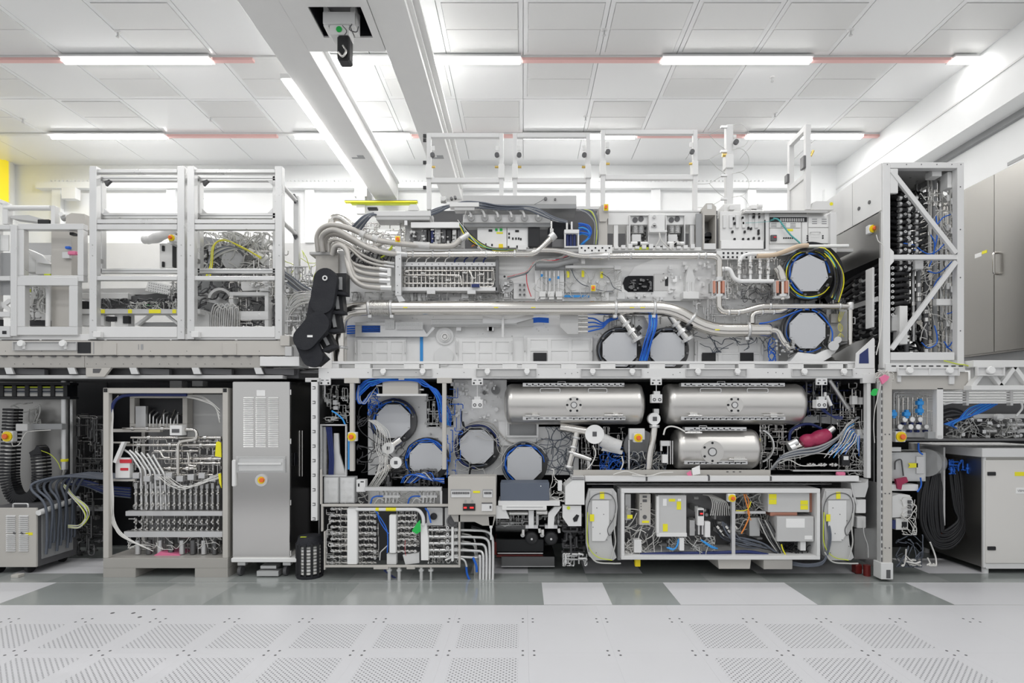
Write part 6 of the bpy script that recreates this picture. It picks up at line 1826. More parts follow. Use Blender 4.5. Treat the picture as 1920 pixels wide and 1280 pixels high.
t.add('lower_box', B(5.95).prism([(364, 612), (364, 590), (380, 580), (392, 590), (392, 612)], d=.2), 'light_grey')
t.add('end_panel', B(6.0).prism([(533, 545), (540, 560), (540, 625), (531, 625)], d=.1), 'light_grey')
t.add('fittings', greeble((470, 525, 545, 545), 6.05, 20, 88, 3, 9, (.03, .1)), 'pale_grey', kind='stuff')
t.add('fittings', greeble((370, 450, 510, 500), 6.35, 70, 89, 3, 12, (.03, .14)), 'cast_steel', kind='stuff')
t.add('fittings', greeble((365, 530, 520, 610), 6.3, 60, 90, 3, 10, (.03, .12)), 'mid_grey', kind='stuff')
for i in range(6):
    t.add('grey_hose', B(6.0).hose([(392 - i * 2, 506, 6.05), (392 + i, 488, 6.05), (402 + i * 3, 470 + i, 6.05), (425 + i * 4, 462 + i, 6.05), (455 + i * 2, 468 + i * 2, 6.05)], 1.8, n=6), ('cable_grey', 'mid_grey', 'cable_light')[i % 3])
for i in range(4):
    t.add('yellow_cable', B(6.0).hose([(384 + i * 3, 524, 6.0), (395 + i, 495, 6.0), (398 + i, 465 - i, 6.0), (410 + i * 2, 452 - i, 6.0), (430 + i * 3, 453 + i, 6.0), (460 + i * 3, 468 + i, 6.02), (490, 482 + i, 6.05)], 1.2, n=6), ('yellow', 'lime', 'cable_light', 'yellow')[i])
for i in range(12):
    t.add('riser_tube', B(5.95).hose([(395 + i * 4, 617, 5.98), (396 + i * 4, 590, 5.96), (401 + i * 3.6, 572 + (i % 3) * 3, 5.95), (410 + i * 3.4, 574 + (i % 3) * 3, 5.96), (412 + i * 3.4, 612, 6.0)], 1.1, n=6), ('alu_bright', 'steel')[i % 2])
tangle('cables', '', '', (366, 436, 520, 505), 6.05, 6.3, 60, (.6, 1.6), 'cable_light', 91, step=14, parent=t)
tangle('dark_cables', '', '', (366, 470, 530, 610), 6.05, 6.3, 60, (.7, 1.8), 'dark_grey', 92, step=14, parent=t)
tangle('tubes', '', '', (430, 470, 548, 620), 6.0, 6.25, 90, (.6, 1.4), 'steel', 93, step=14, stiff=True, parent=t)
tangle('yellow_wires', '', '', (500, 470, 600, 560), 6.05, 6.2, 8, (.5, .8), 'lime', 94, step=14, drop=6, parent=t)
bundle('hose_bundle', 'dark flat cables sliding down to the black cable chain', 'cables', fan(8, lambda i: [(528, 505 + i * 2.4, 6.0), (548, 520 + i * 2.6, 5.96), (568, 535 + i * 2.4, 5.9), (592, 548 + i * 2, 5.8)], 1.5, ('cable_grey', 'mid_grey', 'dark_grey')))
bundle('hose_bundle', 'bright steel hoses leading into the black cable chain', 'hoses', fan(9, lambda i: [(538, 600 - i * 3, 6.0), (548, 585 - i * 4, 5.95), (562, 572 - i * 3, 5.9), (584, 566 - i * 2.5, 5.8)], 1.4, ('steel', 'alu_bright')))
tangle('chain_fittings', 'bright small fittings between platform and cable chain', 'fittings', (535, 500, 585, 625), 5.95, 6.15, 80, (.7, 1.6), 'alu', 95, step=10, stiff=True)
# black cable chain
t = T('cable_chain', 'big black cable chain hanging between platform and machine', 'cable chain')
ZK = 5.5
t.add('link', B(ZK).prism(stadium(609.7, 524, 603, 566, 22), d=.07), 'black_soft')
t.add('link', B(ZK + .02).prism(stadium(601, 570, 593, 612, 22), d=.07), 'black_soft')
t.add('link', B(ZK - .005).prism(stadium(595, 606, 571, 634, 22), d=.07), 'black_soft')
t.add('link', B(ZK + .03).prism(stadium(571, 636, 585, 668, 20), d=.07), 'black_soft')
t.add('rivet', B(ZK - .012).ring(609, 521, 2.5, 5, d=.012, n=16), 'alu_bright')
t.add('label', B(ZK - .008).rect(576, 628, 586, 632, d=.003, c=0), 'paper')
for i, (x, y) in enumerate(((640, 532), (634, 568), (628, 602), (612, 636), (592, 662))):
    a = (0, -6, -10, -28, -40)[i]
    ca, sa = math.cos(math.radians(a)), math.sin(math.radians(a))
    t.add('inner_link', B(ZK + .12).prism([(x + u * ca - v * sa, y + u * sa + v * ca) for u, v in ((-14, -20), (9, -20), (9, 20), (-14, 20))], d=.12), 'black')
    t.add('grey_insert', B(ZK + .10).prism([(x + u * ca - v * sa, y + u * sa + v * ca) for u, v in ((-5, -13), (1, -13), (1, 11), (-5, 11))], d=.03), 'mid_grey')
    t.add('cross_bar', B(ZK + .06).prism([(x + u * ca - v * sa, y + u * sa + v * ca) for u, v in ((-16, 12), (10, 16), (10, 21), (-16, 18))], d=.1), 'black_soft')
one('bottom_rod', B(5.75).pipe([(540, 697), (600, 697)], 4, n=12), 'dark_steel', 'dark steel rod below the black cable chain', 'rod')
# ------------------------------------------------------------------ gas rack, locker and cart under the platform
ZR = 5.64
t = T('under_platform_wall', 'service wall with black backing sheets under the platform', 'partition')
t.add('wall_sheet', B(7.0).rect(-150, 700, 620, 1040, d=.03, c=0), 'dark_void')  # near-black backing for the unlit space under the platform
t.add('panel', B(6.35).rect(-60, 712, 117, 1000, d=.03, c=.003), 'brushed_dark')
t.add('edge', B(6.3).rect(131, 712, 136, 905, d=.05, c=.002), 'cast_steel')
t.add('panel', B(6.9).rect(136, 712, 200, 1030, d=.02, c=0), 'black')  # black sheet painting the dark gap beside the gas rack
t.add('dark_parts', greeble((136, 770, 195, 1020), 6.7, 46, 101, 3, 10, (.03, .1)), 'dark_steel', kind='stuff')
t.add('skirting', B(6.5).rect(130, 950, 192, 958, d=.1, c=.003).prism([(132, 1005), (160, 996), (160, 1006), (132, 1015)], d=.1), 'mid_grey', kind='stuff')
# gas rack
t = T('gas_rack', 'open framed gas rack packed with valves and steel tubes', 'rack')
X = lambda px: P(px, 0, ZR).x
Zp = lambda py: P(0, py, ZR).z
t.add('post', B(ZR).rect(193, 727, 203.5, 1046, d=.05, c=.004), 'beige')
t.add('post', B(ZR).rect(417, 727, 427, 1046, d=.05, c=.004), 'beige')
t.add('top_rail', B(ZR).rect(203.5, 727, 417, 737, d=.05, c=.004), 'beige')
t.add('corner_joint', B(ZR - .003).rect(194, 728, 201, 735, d=.01, c=.001), 'black')
t.add('corner_joint', B(ZR - .003).rect(418, 728, 425, 735, d=.01, c=.001), 'black')
t.add('base_rail', B(ZR).rect(193, 1046, 427, 1065, d=.62, c=.004), 'beige_dark')
t.add('foot', B(ZR).rect(193, 1065, 254, 1082.5, d=.62, c=.004), 'beige_dark')
t.add('foot', B(ZR).rect(365, 1065, 427, 1082.5, d=.62, c=.004), 'beige_dark')
for a in (193, 427):
    t.add('rear_post', B().box((X(a) - (.04 if a > 300 else 0), ZR + .57, Zp(1065)), (X(a) + (.04 if a < 300 else 0), ZR + .62, Zp(727))), 'beige_dark')
    t.add('side_rail', B().box((X(a) - (.04 if a > 300 else 0), ZR + .05, Zp(737)), (X(a) + (.04 if a < 300 else 0), ZR + .57, Zp(727))), 'beige_dark')
t.add('side_sheet', B().box((X(427) - .012, ZR + .05, Zp(1046)), (X(427) - .006, ZR + .57, Zp(737))), 'beige_dark')
t.add('rear_sheet', B(ZR + .6).rect(270, 742, 470, 1040, d=.01, c=0), 'dark_steel')
t.add('pale_sheet', B(ZR + .42).rect(351, 739, 430, 822, d=.02, c=.002), 'light_grey')
bx = t.add('inner_cabinet', frame_bars(B(ZR + .3), 243, 737, 351, 803, 9, ZR + .3, .1, .003), 'beige')
t.sub(bx, 'dark_bay', B(ZR + .38).rect(250, 745, 346, 800, d=.02, c=0), 'black')
t.add('slotted_rail', B(ZR + .26).rect(254, 761, 273, 803, d=.04, c=.002), 'alu')
for i in range(9):
    px = 281 + i * 6.5
    t.add('bay_tube', B(ZR + .3).pipe([(px, 806), (px, 775 + (i % 4) * 5), (px + 8, 768 + (i % 3) * 5, ZR + .38)], 1.5, n=8, bend=4), ('steel', 'alu_bright', 'cast_steel')[i % 3])
Y = [(803, 230, 320, 2.4), (820, 246, 415, 2.2), (834, 225, 410, 2.6), (845, 290, 372, 2.0), (860, 293, 415, 2.0), (868, 340, 414, 1.8), (878, 265, 370, 2.8), (890, 275, 400, 2.0)]
for y, a, c, r in Y:
    t.add('cross_pipe', B().cyl(P(a, y, ZR + .14), P(c, y, ZR + .14), r * PX(ZR), n=10), 'polished')
    for q in range(3):
        px = a + (c - a) * (q + .6) / 3.2
        t.add('union', B().cyl(P(px, y, ZR + .14), P(px + 5, y, ZR + .14), r * 1.7 * PX(ZR), n=8), 'steel')
t.add('main_bend', B(ZR + .1).pipe([(340, 805), (368, 805), (370, 823), (334, 828), (334, 890)], 3.0, n=12, bend=9), 'polished')
t.add('bend', B(ZR + .1).pipe([(290, 845), (300, 845), (306, 858), (320, 858)], 2, n=10, bend=6).pipe([(352, 848), (355, 862), (352, 872), (368, 874)], 2, n=10, bend=6), 'polished')
t.add('meter', B(ZR + .05).rect(318, 797, 341, 816, d=.08, c=.003), 'white_paint')
t.add('meter_face', B(ZR + .047).rect(322, 804, 336, 811, d=.004, c=0), 'dark_grey')
for i in range(6):
    t.add('slanted_tube', B(ZR + .1).pipe([(232 + i * 11, 842 + i * 2), (244 + i * 10, 850 + i * 3), (264 + i * 9, 880 + i * 2), (266 + i * 9, 955)], 2.0, n=8, bend=6), 'alu_bright')
t.add('slanted_arm', B(ZR + .04).prism([(211, 866), (228, 828), (234, 828), (217, 868)], d=.04), 'white_paint')
t.add('red_tag_box', B(ZR + .08).rect(216, 858, 243, 896, d=.05, c=.003), 'white_paint')
t.add('red_tag', B(ZR + .075).rect(224, 861, 246, 868, d=.01, c=.003).rect(225, 877, 240, 882, d=.01, c=.003), 'red')
for i in range(16):
    px = 254 + i * 10.3
    t.add('valve_stack', B(ZR + .09).rect(px - 3, 905 + (i * 5) % 7, px + 3, 916, d=.04, c=.003).rect(px - 2, 916, px + 2, 955, ZR + .1, .03, .002), 'cast_steel')
    t.put('valve', valve_mesh('valve', .95), P(px, 925, ZR + .07), (0, math.pi / 2, 0))
    t.put('valve', valve_mesh('valve', .95), P(px, 946, ZR + .07), (0, math.pi / 2, 0))
    t.put('valve', valve_mesh('valve', .95), P(px, 978, ZR + .09), (0, math.pi / 2, 0))
    t.put('valve', valve_mesh('valve', .8), P(px, 992, ZR + .09), (0, math.pi / 2, 0))
    if i % 2 == 0:
        t.add('actuator', B(ZR + .06).rect(px - 6, 886 + (i * 3) % 9, px + 6, 897 + (i * 3) % 9, d=.05, c=.004), 'alu')
        t.add('canister', B().cyl(P(px + 5, 1012, ZR + .14), P(px + 5, 1038, ZR + .14), .028, n=14), ('alu', 'dark_steel')[i // 2 % 2])
t.add('shelf_rail', B(ZR + .05).rect(235, 958, 417, 967, d=.06, c=.003), 'alu')
t.add('shelf_rail', B(ZR + .05).rect(232, 996, 417, 1007, d=.06, c=.003), 'alu')
t.add('mid_bar', B(ZR + .1).rect(204, 898, 253, 902, d=.03, c=.002).rect(204, 828, 240, 831, d=.03, c=.002).rect(204, 804, 300, 810, ZR + .2, .05, .002), 'beige')
for i in range(7):
    t.add('white_cable', B(ZR + .03).hose(jit([(222, 741 + i, ZR + .06), (212, 755 + i, ZR + .05), (206 + i, 780, ZR + .04), (207 + i * .8, 830, ZR + .03), (206 + i * .8, 880, ZR + .03), (207 + i, 930, ZR + .03), (209 + i, 975, ZR + .04), (222 + i * 2, 1000 + i, ZR + .05), (245 + i * 7, 1015 + i * 3, ZR + .05)], 2), .8, n=6), 'cable_white')
for i in range(5):
    t.add('white_cable', B(ZR + .04).hose(jit([(350, 741 + i, ZR + .1), (375, 742 + i * 2, ZR + .08), (395 + i * 2, 752 + i * 3, ZR + .08), (412, 768 + i * 6, ZR + .05)], 2), .7, n=5), 'cable_white')
t.add('dark_sleeve', B(ZR + .05).hose([(208, 778), (212, 758), (224, 745), (250, 740), (350, 740)], 3, n=8), 'navy')
for i in range(6):
    t.add('looping_wire', B(ZR + .04).hose(jit([(295 + i * 4, 893), (310 + i * 8, 908 + i), (340 + i * 6, 916 - i), (375, 908 - i), (414, 896 - i * 2)], 3.5), .65, n=5), 'cable_white')
t.add('yellow_tag', B(ZR + .02).prism([(405, 829), (409, 827), (414, 830), (415, 857), (403, 855)], d=.01), 'yellow')
t.add('yellow_tag', B(ZR + .02).prism([(409, 888), (414, 887), (415, 915), (411, 905)], d=.01), 'yellow')
t.add('pink_bag', B(ZR + .1).prism([(285, 1043), (300, 1034), (330, 1038), (348, 1046), (285, 1046)], d=.2), 'pink')
tangle('fine_tubing', '', '', (250, 822, 415, 960), ZR + .2, ZR + .34, 120, (.6, 1.5), 'steel', 102, step=13, stiff=True, parent=t)
tangle('fine_tubing', '', '', (240, 962, 415, 1040), ZR + .16, ZR + .34, 70, (.6, 1.4), 'cast_steel', 103, step=11, stiff=True, parent=t)
tangle('wires', '', '', (240, 1000, 415, 1030), ZR + .06, ZR + .14, 16, (.5, .8), 'cable_white', 104, step=12, parent=t)
# stainless locker
t = T('steel_locker', 'tall brushed steel locker on castors with louvred door', 'locker')
t.add('body', B(ZR + .02).rect(436, 716, 545, 1046, d=.6, c=.003), 'brushed')
dr = t.add('door', B(ZR).rect(436.5, 715, 543.5, 1045, d=.02, c=.005), 'brushed')
k = PX(ZR)
LV = shared('louver', lambda b: b._add([(-9.5 * k, 0, -1.2 * k), (9.5 * k, 0, -1.2 * k), (9.5 * k, -.010, -1.0 * k), (-9.5 * k, -.010, -1.0 * k), (-9.5 * k, 0, 1.3 * k), (9.5 * k, 0, 1.3 * k)], [(0, 1, 2, 3), (3, 2, 5, 4), (0, 3, 4), (1, 5, 2)]), 'alu_bright')
for cx in (466.5, 489.5, 513):
    for i in range(27):
        o = link('louver', LV, P(cx, 745.5 + i * 3.5, ZR), dr)
t.sub(dr, 'label_plate', B(ZR - .003).rect(481, 731, 497, 742, d=.004, c=.001), 'paper')
t.sub(dr, 'document_holder', frame_bars(B(ZR - .02), 443, 855, 535, 886, 4, ZR - .02, .02, .003).rect(447, 859, 531, 882, ZR - .012, .004, 0), 'clear_sheet')
t.sub(dr, 'holder_strip', B(ZR - .022).rect(446, 867, 527, 871, d=.006, c=.001), 'pale_grey')
t.sub(dr, 'handle', B(ZR - .03).rect(434, 862, 441, 912, d=.03, c=.008), 'white_paint')
for y in (735, 827, 942, 1037):
    t.add('hinge', B(ZR + .005).rect(543.5, y - 5, 546, y + 5, d=.02, c=.001), 'steel')
es = t.add('stop_ring', B(ZR - .015).ring(489.5, 900, 7, 11.5, d=.015, n=24), 'alu_bright')
t.sub(es, 'yellow_disc', B(ZR - .012).disc(489.5, 900, 7, d=.012, n=24), 'estop_yellow')
t.sub(es, 'red_knob', B(ZR - .035).disc(489.5, 900, 4.2, d=.025, n=16), 'estop_red')
t.add('base_tray', B(ZR - .03).rect(433, 1046, 556, 1054, d=.66, c=.006), 'white_paint')
for px, dz in ((452, .05), (537, .05), (452, .5), (537, .5)):
    cs = t.add('castor', B(ZR + dz).rect(px - 7, 1054, px + 8, 1060, d=.06, c=.003), 'alu_bright')
    p = P(px, 1071, ZR + dz + .02)
    p.z = .052
    t.sub(cs, 'wheel', B().cyl(p + Vector((-.016, 0, 0)), p + Vector((.016, 0, 0)), .05, n=20), 'dark_grey')
t.add('foot_brake', B(ZR + .04).rect(488, 1060, 518, 1066, d=.1, c=.003).rect(481, 1070, 522, 1080, ZR, .1, .003), 'alu')
t.add('side_rod', B().box((P(545, 0, ZR).x + .002, ZR + .28, 1.69 - .2), (P(545, 0, ZR).x + .01, ZR + .29, 1.0)), 'steel')
t.add('side_oval', B().box((P(545, 0, ZR).x, ZR + .08, P(0, 874, ZR).z), (P(545, 0, ZR).x + .006, ZR + .16, P(0, 850, ZR).z)), 'black')
# cable drum
t = T('cable_drum', 'black caged drum of coiled cables beside the locker', 'drum')
c = P(581, 1080, 5.68)
c.z = 0
b = B().cyl(c, c + Vector((0, 0, .03)), .13, n=24).cyl(c + Vector((0, 0, .34)), c + Vector((0, 0, .42)), .13, .11, 24)
t.add('drum_rim', b, 'black_soft', kind='stuff')
for i in range(12):
    a = 2 * math.pi * i / 12
    t.add('bar', B().box(c + Vector((.125 * math.cos(a) - .012, .125 * math.sin(a) - .006, .02)), c + Vector((.125 * math.cos(a) + .012, .125 * math.sin(a) + .006, .36))), 'black')
for i in range(9):
    t.add('cable_coil', B().lathe(c + Vector((0, 0, .035 + i * .033)), (0, 0, 1), [(0, .085), (.004, .108), (.012, .115), (.022, .112), (.03, .09)], 20), ('cable_white', 'pale_grey', 'orange' if i == 6 else 'cable_light')[i % 3])
t.add('yellow_mark', B().box(c + Vector((-.06, -.1, .422)), c + Vector((.0, -.08, .426))), 'lime')
# cart on castors
t = T('power_cart', 'beige louvred cart on castors feeding a fan of grey cables', 'cart')
ZK2 = 5.75
xa, xb = P(-30, 0, ZK2).x, P(68, 0, ZK2).x
za, zb_ = P(0, 1063, ZK2).z, P(0, 952, ZK2).z
t.add('body', B().box((xa, ZK2 + .02, za), (xb, ZK2 + .52, zb_), .003), 'dark_grey')
fp = t.add('front_panel', B(ZK2).rect(-30, 952, 68, 1063, d=.02, c=.005), 'beige')
LV2 = shared('cart_louver', lambda b: b._add([(-9 * k, 0, -1.3 * k), (9 * k, 0, -1.3 * k), (9 * k, -.012, -1.1 * k), (-9 * k, -.012, -1.1 * k), (-9 * k, 0, 1.5 * k), (9 * k, 0, 1.5 * k)], [(0, 1, 2, 3), (3, 2, 5, 4), (0, 3, 4), (1, 5, 2)]), 'alu_bright')
for cx in (21, 45):
    for i in range(9):
        link('louver', LV2, P(cx, 967 + i * 3.7, ZK2), fp)
        link('louver', LV2, P(cx, 1002 + i * 3.7, ZK2), fp)
t.sub(fp, 'knob', B(ZK2 - .012).disc(26, 999, 2, d=.012, n=10), 'dark_grey')
t.sub(fp, 'knob', B(ZK2 - .012).disc(40, 999, 2, d=.012, n=10), 'dark_grey')
t.sub(fp, 'sticker', B(ZK2 - .002).rect(48, 998, 61, 1003, d=.002, c=0), 'yellow')
t.add('handle', B(ZK2 + .05).pipe([(25, 953), (25, 944), (53, 944), (53, 953)], 1.6, n=8, bend=3), 'alu_bright')
t.add('window', B().box((xb + .001, ZK2 + .06, za + .07), (xb + .008, ZK2 + .46, zb_ - .06)), 'mid_grey')
t.add('sock_bar', B().sweep([Vector((xb + .03, ZK2 - .01, zb_ - .05)), Vector((xb + .03, ZK2 + .5, zb_ + .02))], .03, 8), 'white_paint')
for i in range(9):
    y = ZK2 + .06 + i * .045
    t.add('grey_cable', B().sweep(spline([Vector((xb + .05, y, za + .12 + (i % 3) * .05)), Vector((xb + .06, y, za + .3)), Vector((xb + .06 + (i % 2) * .03, y - .02, zb_ + .02)), Vector((xb - .08 + i * .025, y - .02, zb_ + .18)), Vector((xb - .06 + i * .03, y, zb_ + .26 + i * .004)), Vector((xb + .15, y + .1, zb_ + .31)), Vector((xb + .42, y + .25, zb_ + .27)), Vector((xb + .7, y + .3, zb_ + .24))], 5), .0125, 7), 'cable_grey')
for dx, dy in ((.1, .04), (.42, .04), (.1, .45), (.42, .45)):
    cs = t.add('castor', B().box((xa + dx - .03, ZK2 + dy, .1), (xa + dx + .03, ZK2 + dy + .06, za), .003), 'cast_steel')
    t.sub(cs, 'wheel', B().cyl((xa + dx - .016, ZK2 + dy + .03, .056), (xa + dx + .016, ZK2 + dy + .03, .056), .055, n=20), 'rubber')
one('wooden_chock', B().box((P(20, 0, 5.62).x, 5.62, 0), (P(34, 0, 5.62).x, 5.69, .03), .003), 'beige', 'small beige block on the floor under the cart', 'block')
bundle('cable_bundle', 'pale and green wires looping off the back of the cart', 'wires', fan(6, lambda i: [(115 + i * 2, 905 + i, 6.1), (128 + i * 2, 925 + i, 6.05), (150 + i * 3, 950, 6.0), (160 + i * 1.4, 968, 6.0), (150, 983 + i, 6.0), (128, 984 + i, 6.02)], .9, ('cable_white', 'lime', 'cable_light')))
# cable chains at the far corner
t = T('cable_chain', 'black cable chain lying flat under the platform edge', 'cable chain')
t.add('chain_shell', B(6.1).rect(-60, 717, 131, 722, d=.12, c=.003).rect(-60, 743, 131, 748, d=.12, c=.003), 'black')
for i in range(8):
    t.add('chain_bar', B(6.08).rect(-50 + i * 24, 722, -42 + i * 24, 743, d=.14, c=.003), 'black')
for i in range(7):
    t.add('cable', B().cyl(P(-60, 725.5 + i * 2.6, 6.10), P(128, 725.5 + i * 2.6, 6.10), .009, n=6), ('lime', 'cable_grey', 'cable_light', 'cable_grey', 'mid_grey', 'cable_white', 'cable_white')[i])
t = T('cable_chain', 'black ribbed cable chain hanging in a U beside the cart', 'cable chain')
pts = spline([P(*q) for q in ((24, 768, 6.15), (22, 810, 6.15), (19, 860, 6.15), (19, 900, 6.15), (30, 930, 6.15), (52, 936, 6.15), (72, 922, 6.15), (78, 890, 6.15), (75, 850, 6.15), (72, 843, 6.15))], 7)
LK = shared('chain_link', lambda b: b.box((-.065, -.058, -.012), (.065, .058, .012), .004), 'black')
acc = 0
last = pts[0]
for i in range(1, len(pts)):
    d = pts[i] - pts[i - 1]
    L = d.length
    n_ = max(1, int(L / .042))
    for j in range(n_):
        q = pts[i - 1] + d * (j / n_)
        t.put('chain_link', LK, q, (0, -math.atan2(d.z, d.x) + math.pi / 2, 0))
t.add('cable_core', B().sweep(pts, .05, 8), 'cable_white')
t = T('stop_button_bracket', 'grey bracket arm with stop button under the platform', 'bracket')
t.add('arm', B(6.05).rect(48, 794, 116, 805, d=.06, c=.004), 'mid_grey')
t.add('box', B(5.98).rect(29, 794, 51, 808, d=.1, c=.005), 'light_grey')
estop(14, 818, 5.95, 'round yellow stop button on the grey arm under the platform', 10)
t.add('wire', B(6.0).hose([(22, 828), (25, 836), (36, 832), (48, 812), (60, 808), (95, 806)], .8, n=5), 'cable_white')
t = T('drain_pipe', 'upright grey pipe with yellow band beneath the platform', 'pipe')
t.add('pipe', B().cyl(P(121, 710, 6.2), P(121, 880, 6.2), .032, n=16), 'alu')
t.add('band', B().cyl(P(121, 860, 6.2), P(121, 865, 6.2), .035, n=16), 'yellow')
t.add('foot', B().cyl(P(121, 880, 6.2), P(118, 890, 6.2), .026, .015, 12), 'steel')
one('yellow_wire', B(6.1).hose([(76, 844), (95, 852), (108, 866), (114, 880)], .6).hose([(55, 946), (80, 946)], .7), 'lime', 'thin yellow wire beside the ribbed cable chain', 'wire')
tangle('corner_wires', 'loose wires hanging under the platform corner', 'wires', (20, 750, 75, 800), 6.15, 6.25, 10, (.7, 1.3), 'cable_light', 105, step=12, drop=6)
bundle('cable_bundle', 'dark cables crossing behind the gas rack', 'cables', fan(8, lambda i: [(125, 898 + i * 1.5, 6.4), (160, 902 + i * 1.2, 6.4), (200, 912 + i * 2, 6.35), (245, 915 + i * 2.5, 6.3)], 1.6, ('navy', 'cable_grey')))
tangle('dark_tubing', 'dark tubing in the gap beside the gas rack', 'tubing', (138, 780, 194, 1040), 6.3, 6.7, 60, (.8, 1.8), 'dark_steel', 106, step=16, stiff=True)
one('gap_fittings', greeble((150, 820, 192, 1010), 6.5, 24, 107, 2, 6, (.02, .06)), 'cast_steel', 'small bright fittings in the dark gap beside the gas rack', 'fittings', kind='stuff')
one('ceiling_fixture', B(6.2).rect(318, 711, 341, 727, d=.1, c=.003).rect(360, 712, 380, 724, d=.1, c=.003), 'light_grey', 'grey brackets over the gas rack under the platform', 'brackets', kind='stuff')
# ------------------------------------------------------------------ valve manifold low in the middle
ZM = 5.52
t = T('valve_manifold', 'wide floor standing valve manifold in a slim metal frame', 'manifold')
t.add('frame_rail', B(ZM).rect(602, 945, 863, 949.5, d=.03, c=.002), 'beige')
t.add('frame_rail', B(ZM).rect(609, 1060, 863, 1063.5, d=.03, c=.002), 'beige')
t.add('frame_post', B(ZM).rect(859.5, 949.5, 863, 1060, d=.03, c=.002), 'beige')
t.add('frame_post', B(ZM).rect(602, 949.5, 605, 996, d=.03, c=.002), 'beige')
t.add('frame_post', B(ZM).rect(607, 996, 609.5, 1068, d=.03, c=.002), 'beige')
t.add('frame_post', B(ZM + .01).rect(600, 880, 603, 945, d=.03, c=.002), 'beige')
t.add('shelf_rail', B(ZM + .03).rect(683, 913, 828, 920, d=.05, c=.003), 'alu_bright')
t.add('shelf_post', B(ZM + .03).rect(825, 920, 829, 945, d=.03, c=.002), 'alu_bright')
t.add('rear_sheet', B(6.3).rect(600, 915, 870, 1065, d=.02, c=0), 'dark_grey')
vm = valve_mesh('valve', 1.05)
for i in range(10):
    y = 954 + i * 11.2
    for px in (627, 638, 676, 687, 698):
        t.put('valve', vm, P(px, y, ZM + .08))
    t.add('branch_tube', B().cyl(P(620, y, ZM + .1), P(706, y, ZM + .1), .009, n=8), 'polished')
    t.add('end_ring', B(ZM + .05).ring(622, y, 1.2, 2.4, d=.02, n=10), 'alu_bright')
    if i < 9:
        t.add('end_ring', B(ZM + .05).ring(703, y + 3, 1.0, 2.2, d=.02, n=10), 'alu_bright')
    if i < 7:
        for px in (748, 758, 768):
            t.put('valve', vm, P(px, y + 12, ZM + .08))
        t.add('branch_tube', B().cyl(P(742, y + 12, ZM + .1), P(782, y + 12, ZM + .1), .008, n=8), 'polished')
        t.add('end_ring', B(ZM + .05).ring(778, y + 12, 1.2, 2.6, d=.02, n=10), 'alu_bright')
for i in range(5):
    y = 993 + i * 12.6
    for px in (813, 824, 836):
        t.put('valve', vm, P(px, y, ZM + .08))
    t.add('outlet_pipe', B(ZM + .08).pipe([(804, y), (862, y, ZM + .08), (896 + (4 - i) * 7, y + 2, ZM + .12), (900 + (4 - i) * 6.2, 1040, ZM + .1), (900 + (4 - i) * 6, 1089, ZM + .05)], 2.6, n=10, bend=26 - i * 2), 'alu_bright')
    t.add('end_ring', B(ZM + .03).ring(839, y - 4, 1.4, 3, d=.02, n=12), 'alu_bright')
    t.add('coupling', B(ZM + .05).rect(847, y - 3, 858, y + 3, d=.05, c=.004), 'white_paint')
for i in range(4):
    t.add('rear_pipe', B(ZM + .2).pipe([(866, 1000 + i * 14), (888, 1003 + i * 14), (896 - i * 2, 1040), (896 - i * 2, 1080)], 2.0, n=8, bend=16), 'steel')
t.add('clamp_bar', B(ZM + .02).rect(846, 988, 850.5, 1052, d=.04, c=.003), 'white_paint')
for px, w_, y0, y1 in ((729.5, 13, 965, 1037), (650.5, 19, 952, 1058)):
    t.add('white_sleeve', B(ZM + .02).rect(px, y0, px + w_, y1, d=.05, c=.008), 'paper')
t.add('white_sleeve', B(ZM + .02).prism([(788.5, 982), (799, 982), (803, 1010), (803, 1050), (789.5, 1050)], d=.05), 'paper')
t.add('feed_pipe', B(ZM + .02).pipe([(668, 954.5), (785, 954.5), (794, 968), (794, 984)], 3.4, n=12, bend=11), 'pale_grey')
t.add('yellow_band', B().cyl(P(705, 954.5, ZM + .02), P(711, 954.5, ZM + .02), .0195, n=12), 'yellow')
t.add('yellow_band', B().cyl(P(724, 954.5, ZM + .02), P(743, 954.5, ZM + .02), .0195, n=12), 'yellow')
t.add('gauge', B(ZM + .03).ring(848, 977, 8, 11, d=.03, n=20).disc(848, 977, 8, ZM + .04, .01, 20), 'dark_grey')
t.add('gauge_hook', B(ZM + .05).disc(813, 968, 6.5, d=.01, n=18), 'black')
t.add('gauge_plate', B(ZM + .07).rect(800, 952, 830, 985, d=.02, c=.003).rect(834, 952, 857, 985, d=.02, c=.003), 'light_grey', kind='stuff')
for px in (730, 748.5, 790, 808):
    t.add('leg_pipe', B().cyl(P(px, 1063, ZM + .03), Vector((P(px, 0, ZM + .03).x, ZM + .03, 0)), .018 if px != 808 else .012, n=12).cyl(P(px, 1066, ZM + .03), P(px, 1070, ZM + .03), .028, n=12), 'alu_bright')
t.add('drip_box', B(ZM + .05).rect(725, 1038, 743, 1058, d=.06, c=.004).prism([(755, 1040), (786, 1036), (786, 1055), (760, 1058)], ZM + .08, .05), 'pale_grey', kind='stuff')
t.add('foot_plate', B(ZM - .005).rect(700, 1061, 728, 1067, d=.03, c=.003).rect(762, 1061, 778, 1067, d=.03, c=.003), 'beige', kind='stuff')
t.add('blue_hose', B(ZM + .02).hose([(704, 958), (718, 978), (726, 996), (727, 1020), (726, 1036)], 1.0).hose([(706, 957), (712, 976), (724, 995), (729, 1000)], 1.0), 'blue')
t.add('blue_hose', B(ZM + .02).hose([(797, 952), (803, 960), (806, 972), (808, 980)], 1.5), 'blue')
t.add('blue_hose', B(ZM + .06).hose([(874, 1060), (876, 1076), (881, 1088)], 2.2), 'blue')
t.add('blue_hose', B(ZM + .1).hose([(720, 1068), (730, 1076), (745, 1086)], 1.8), 'navy')
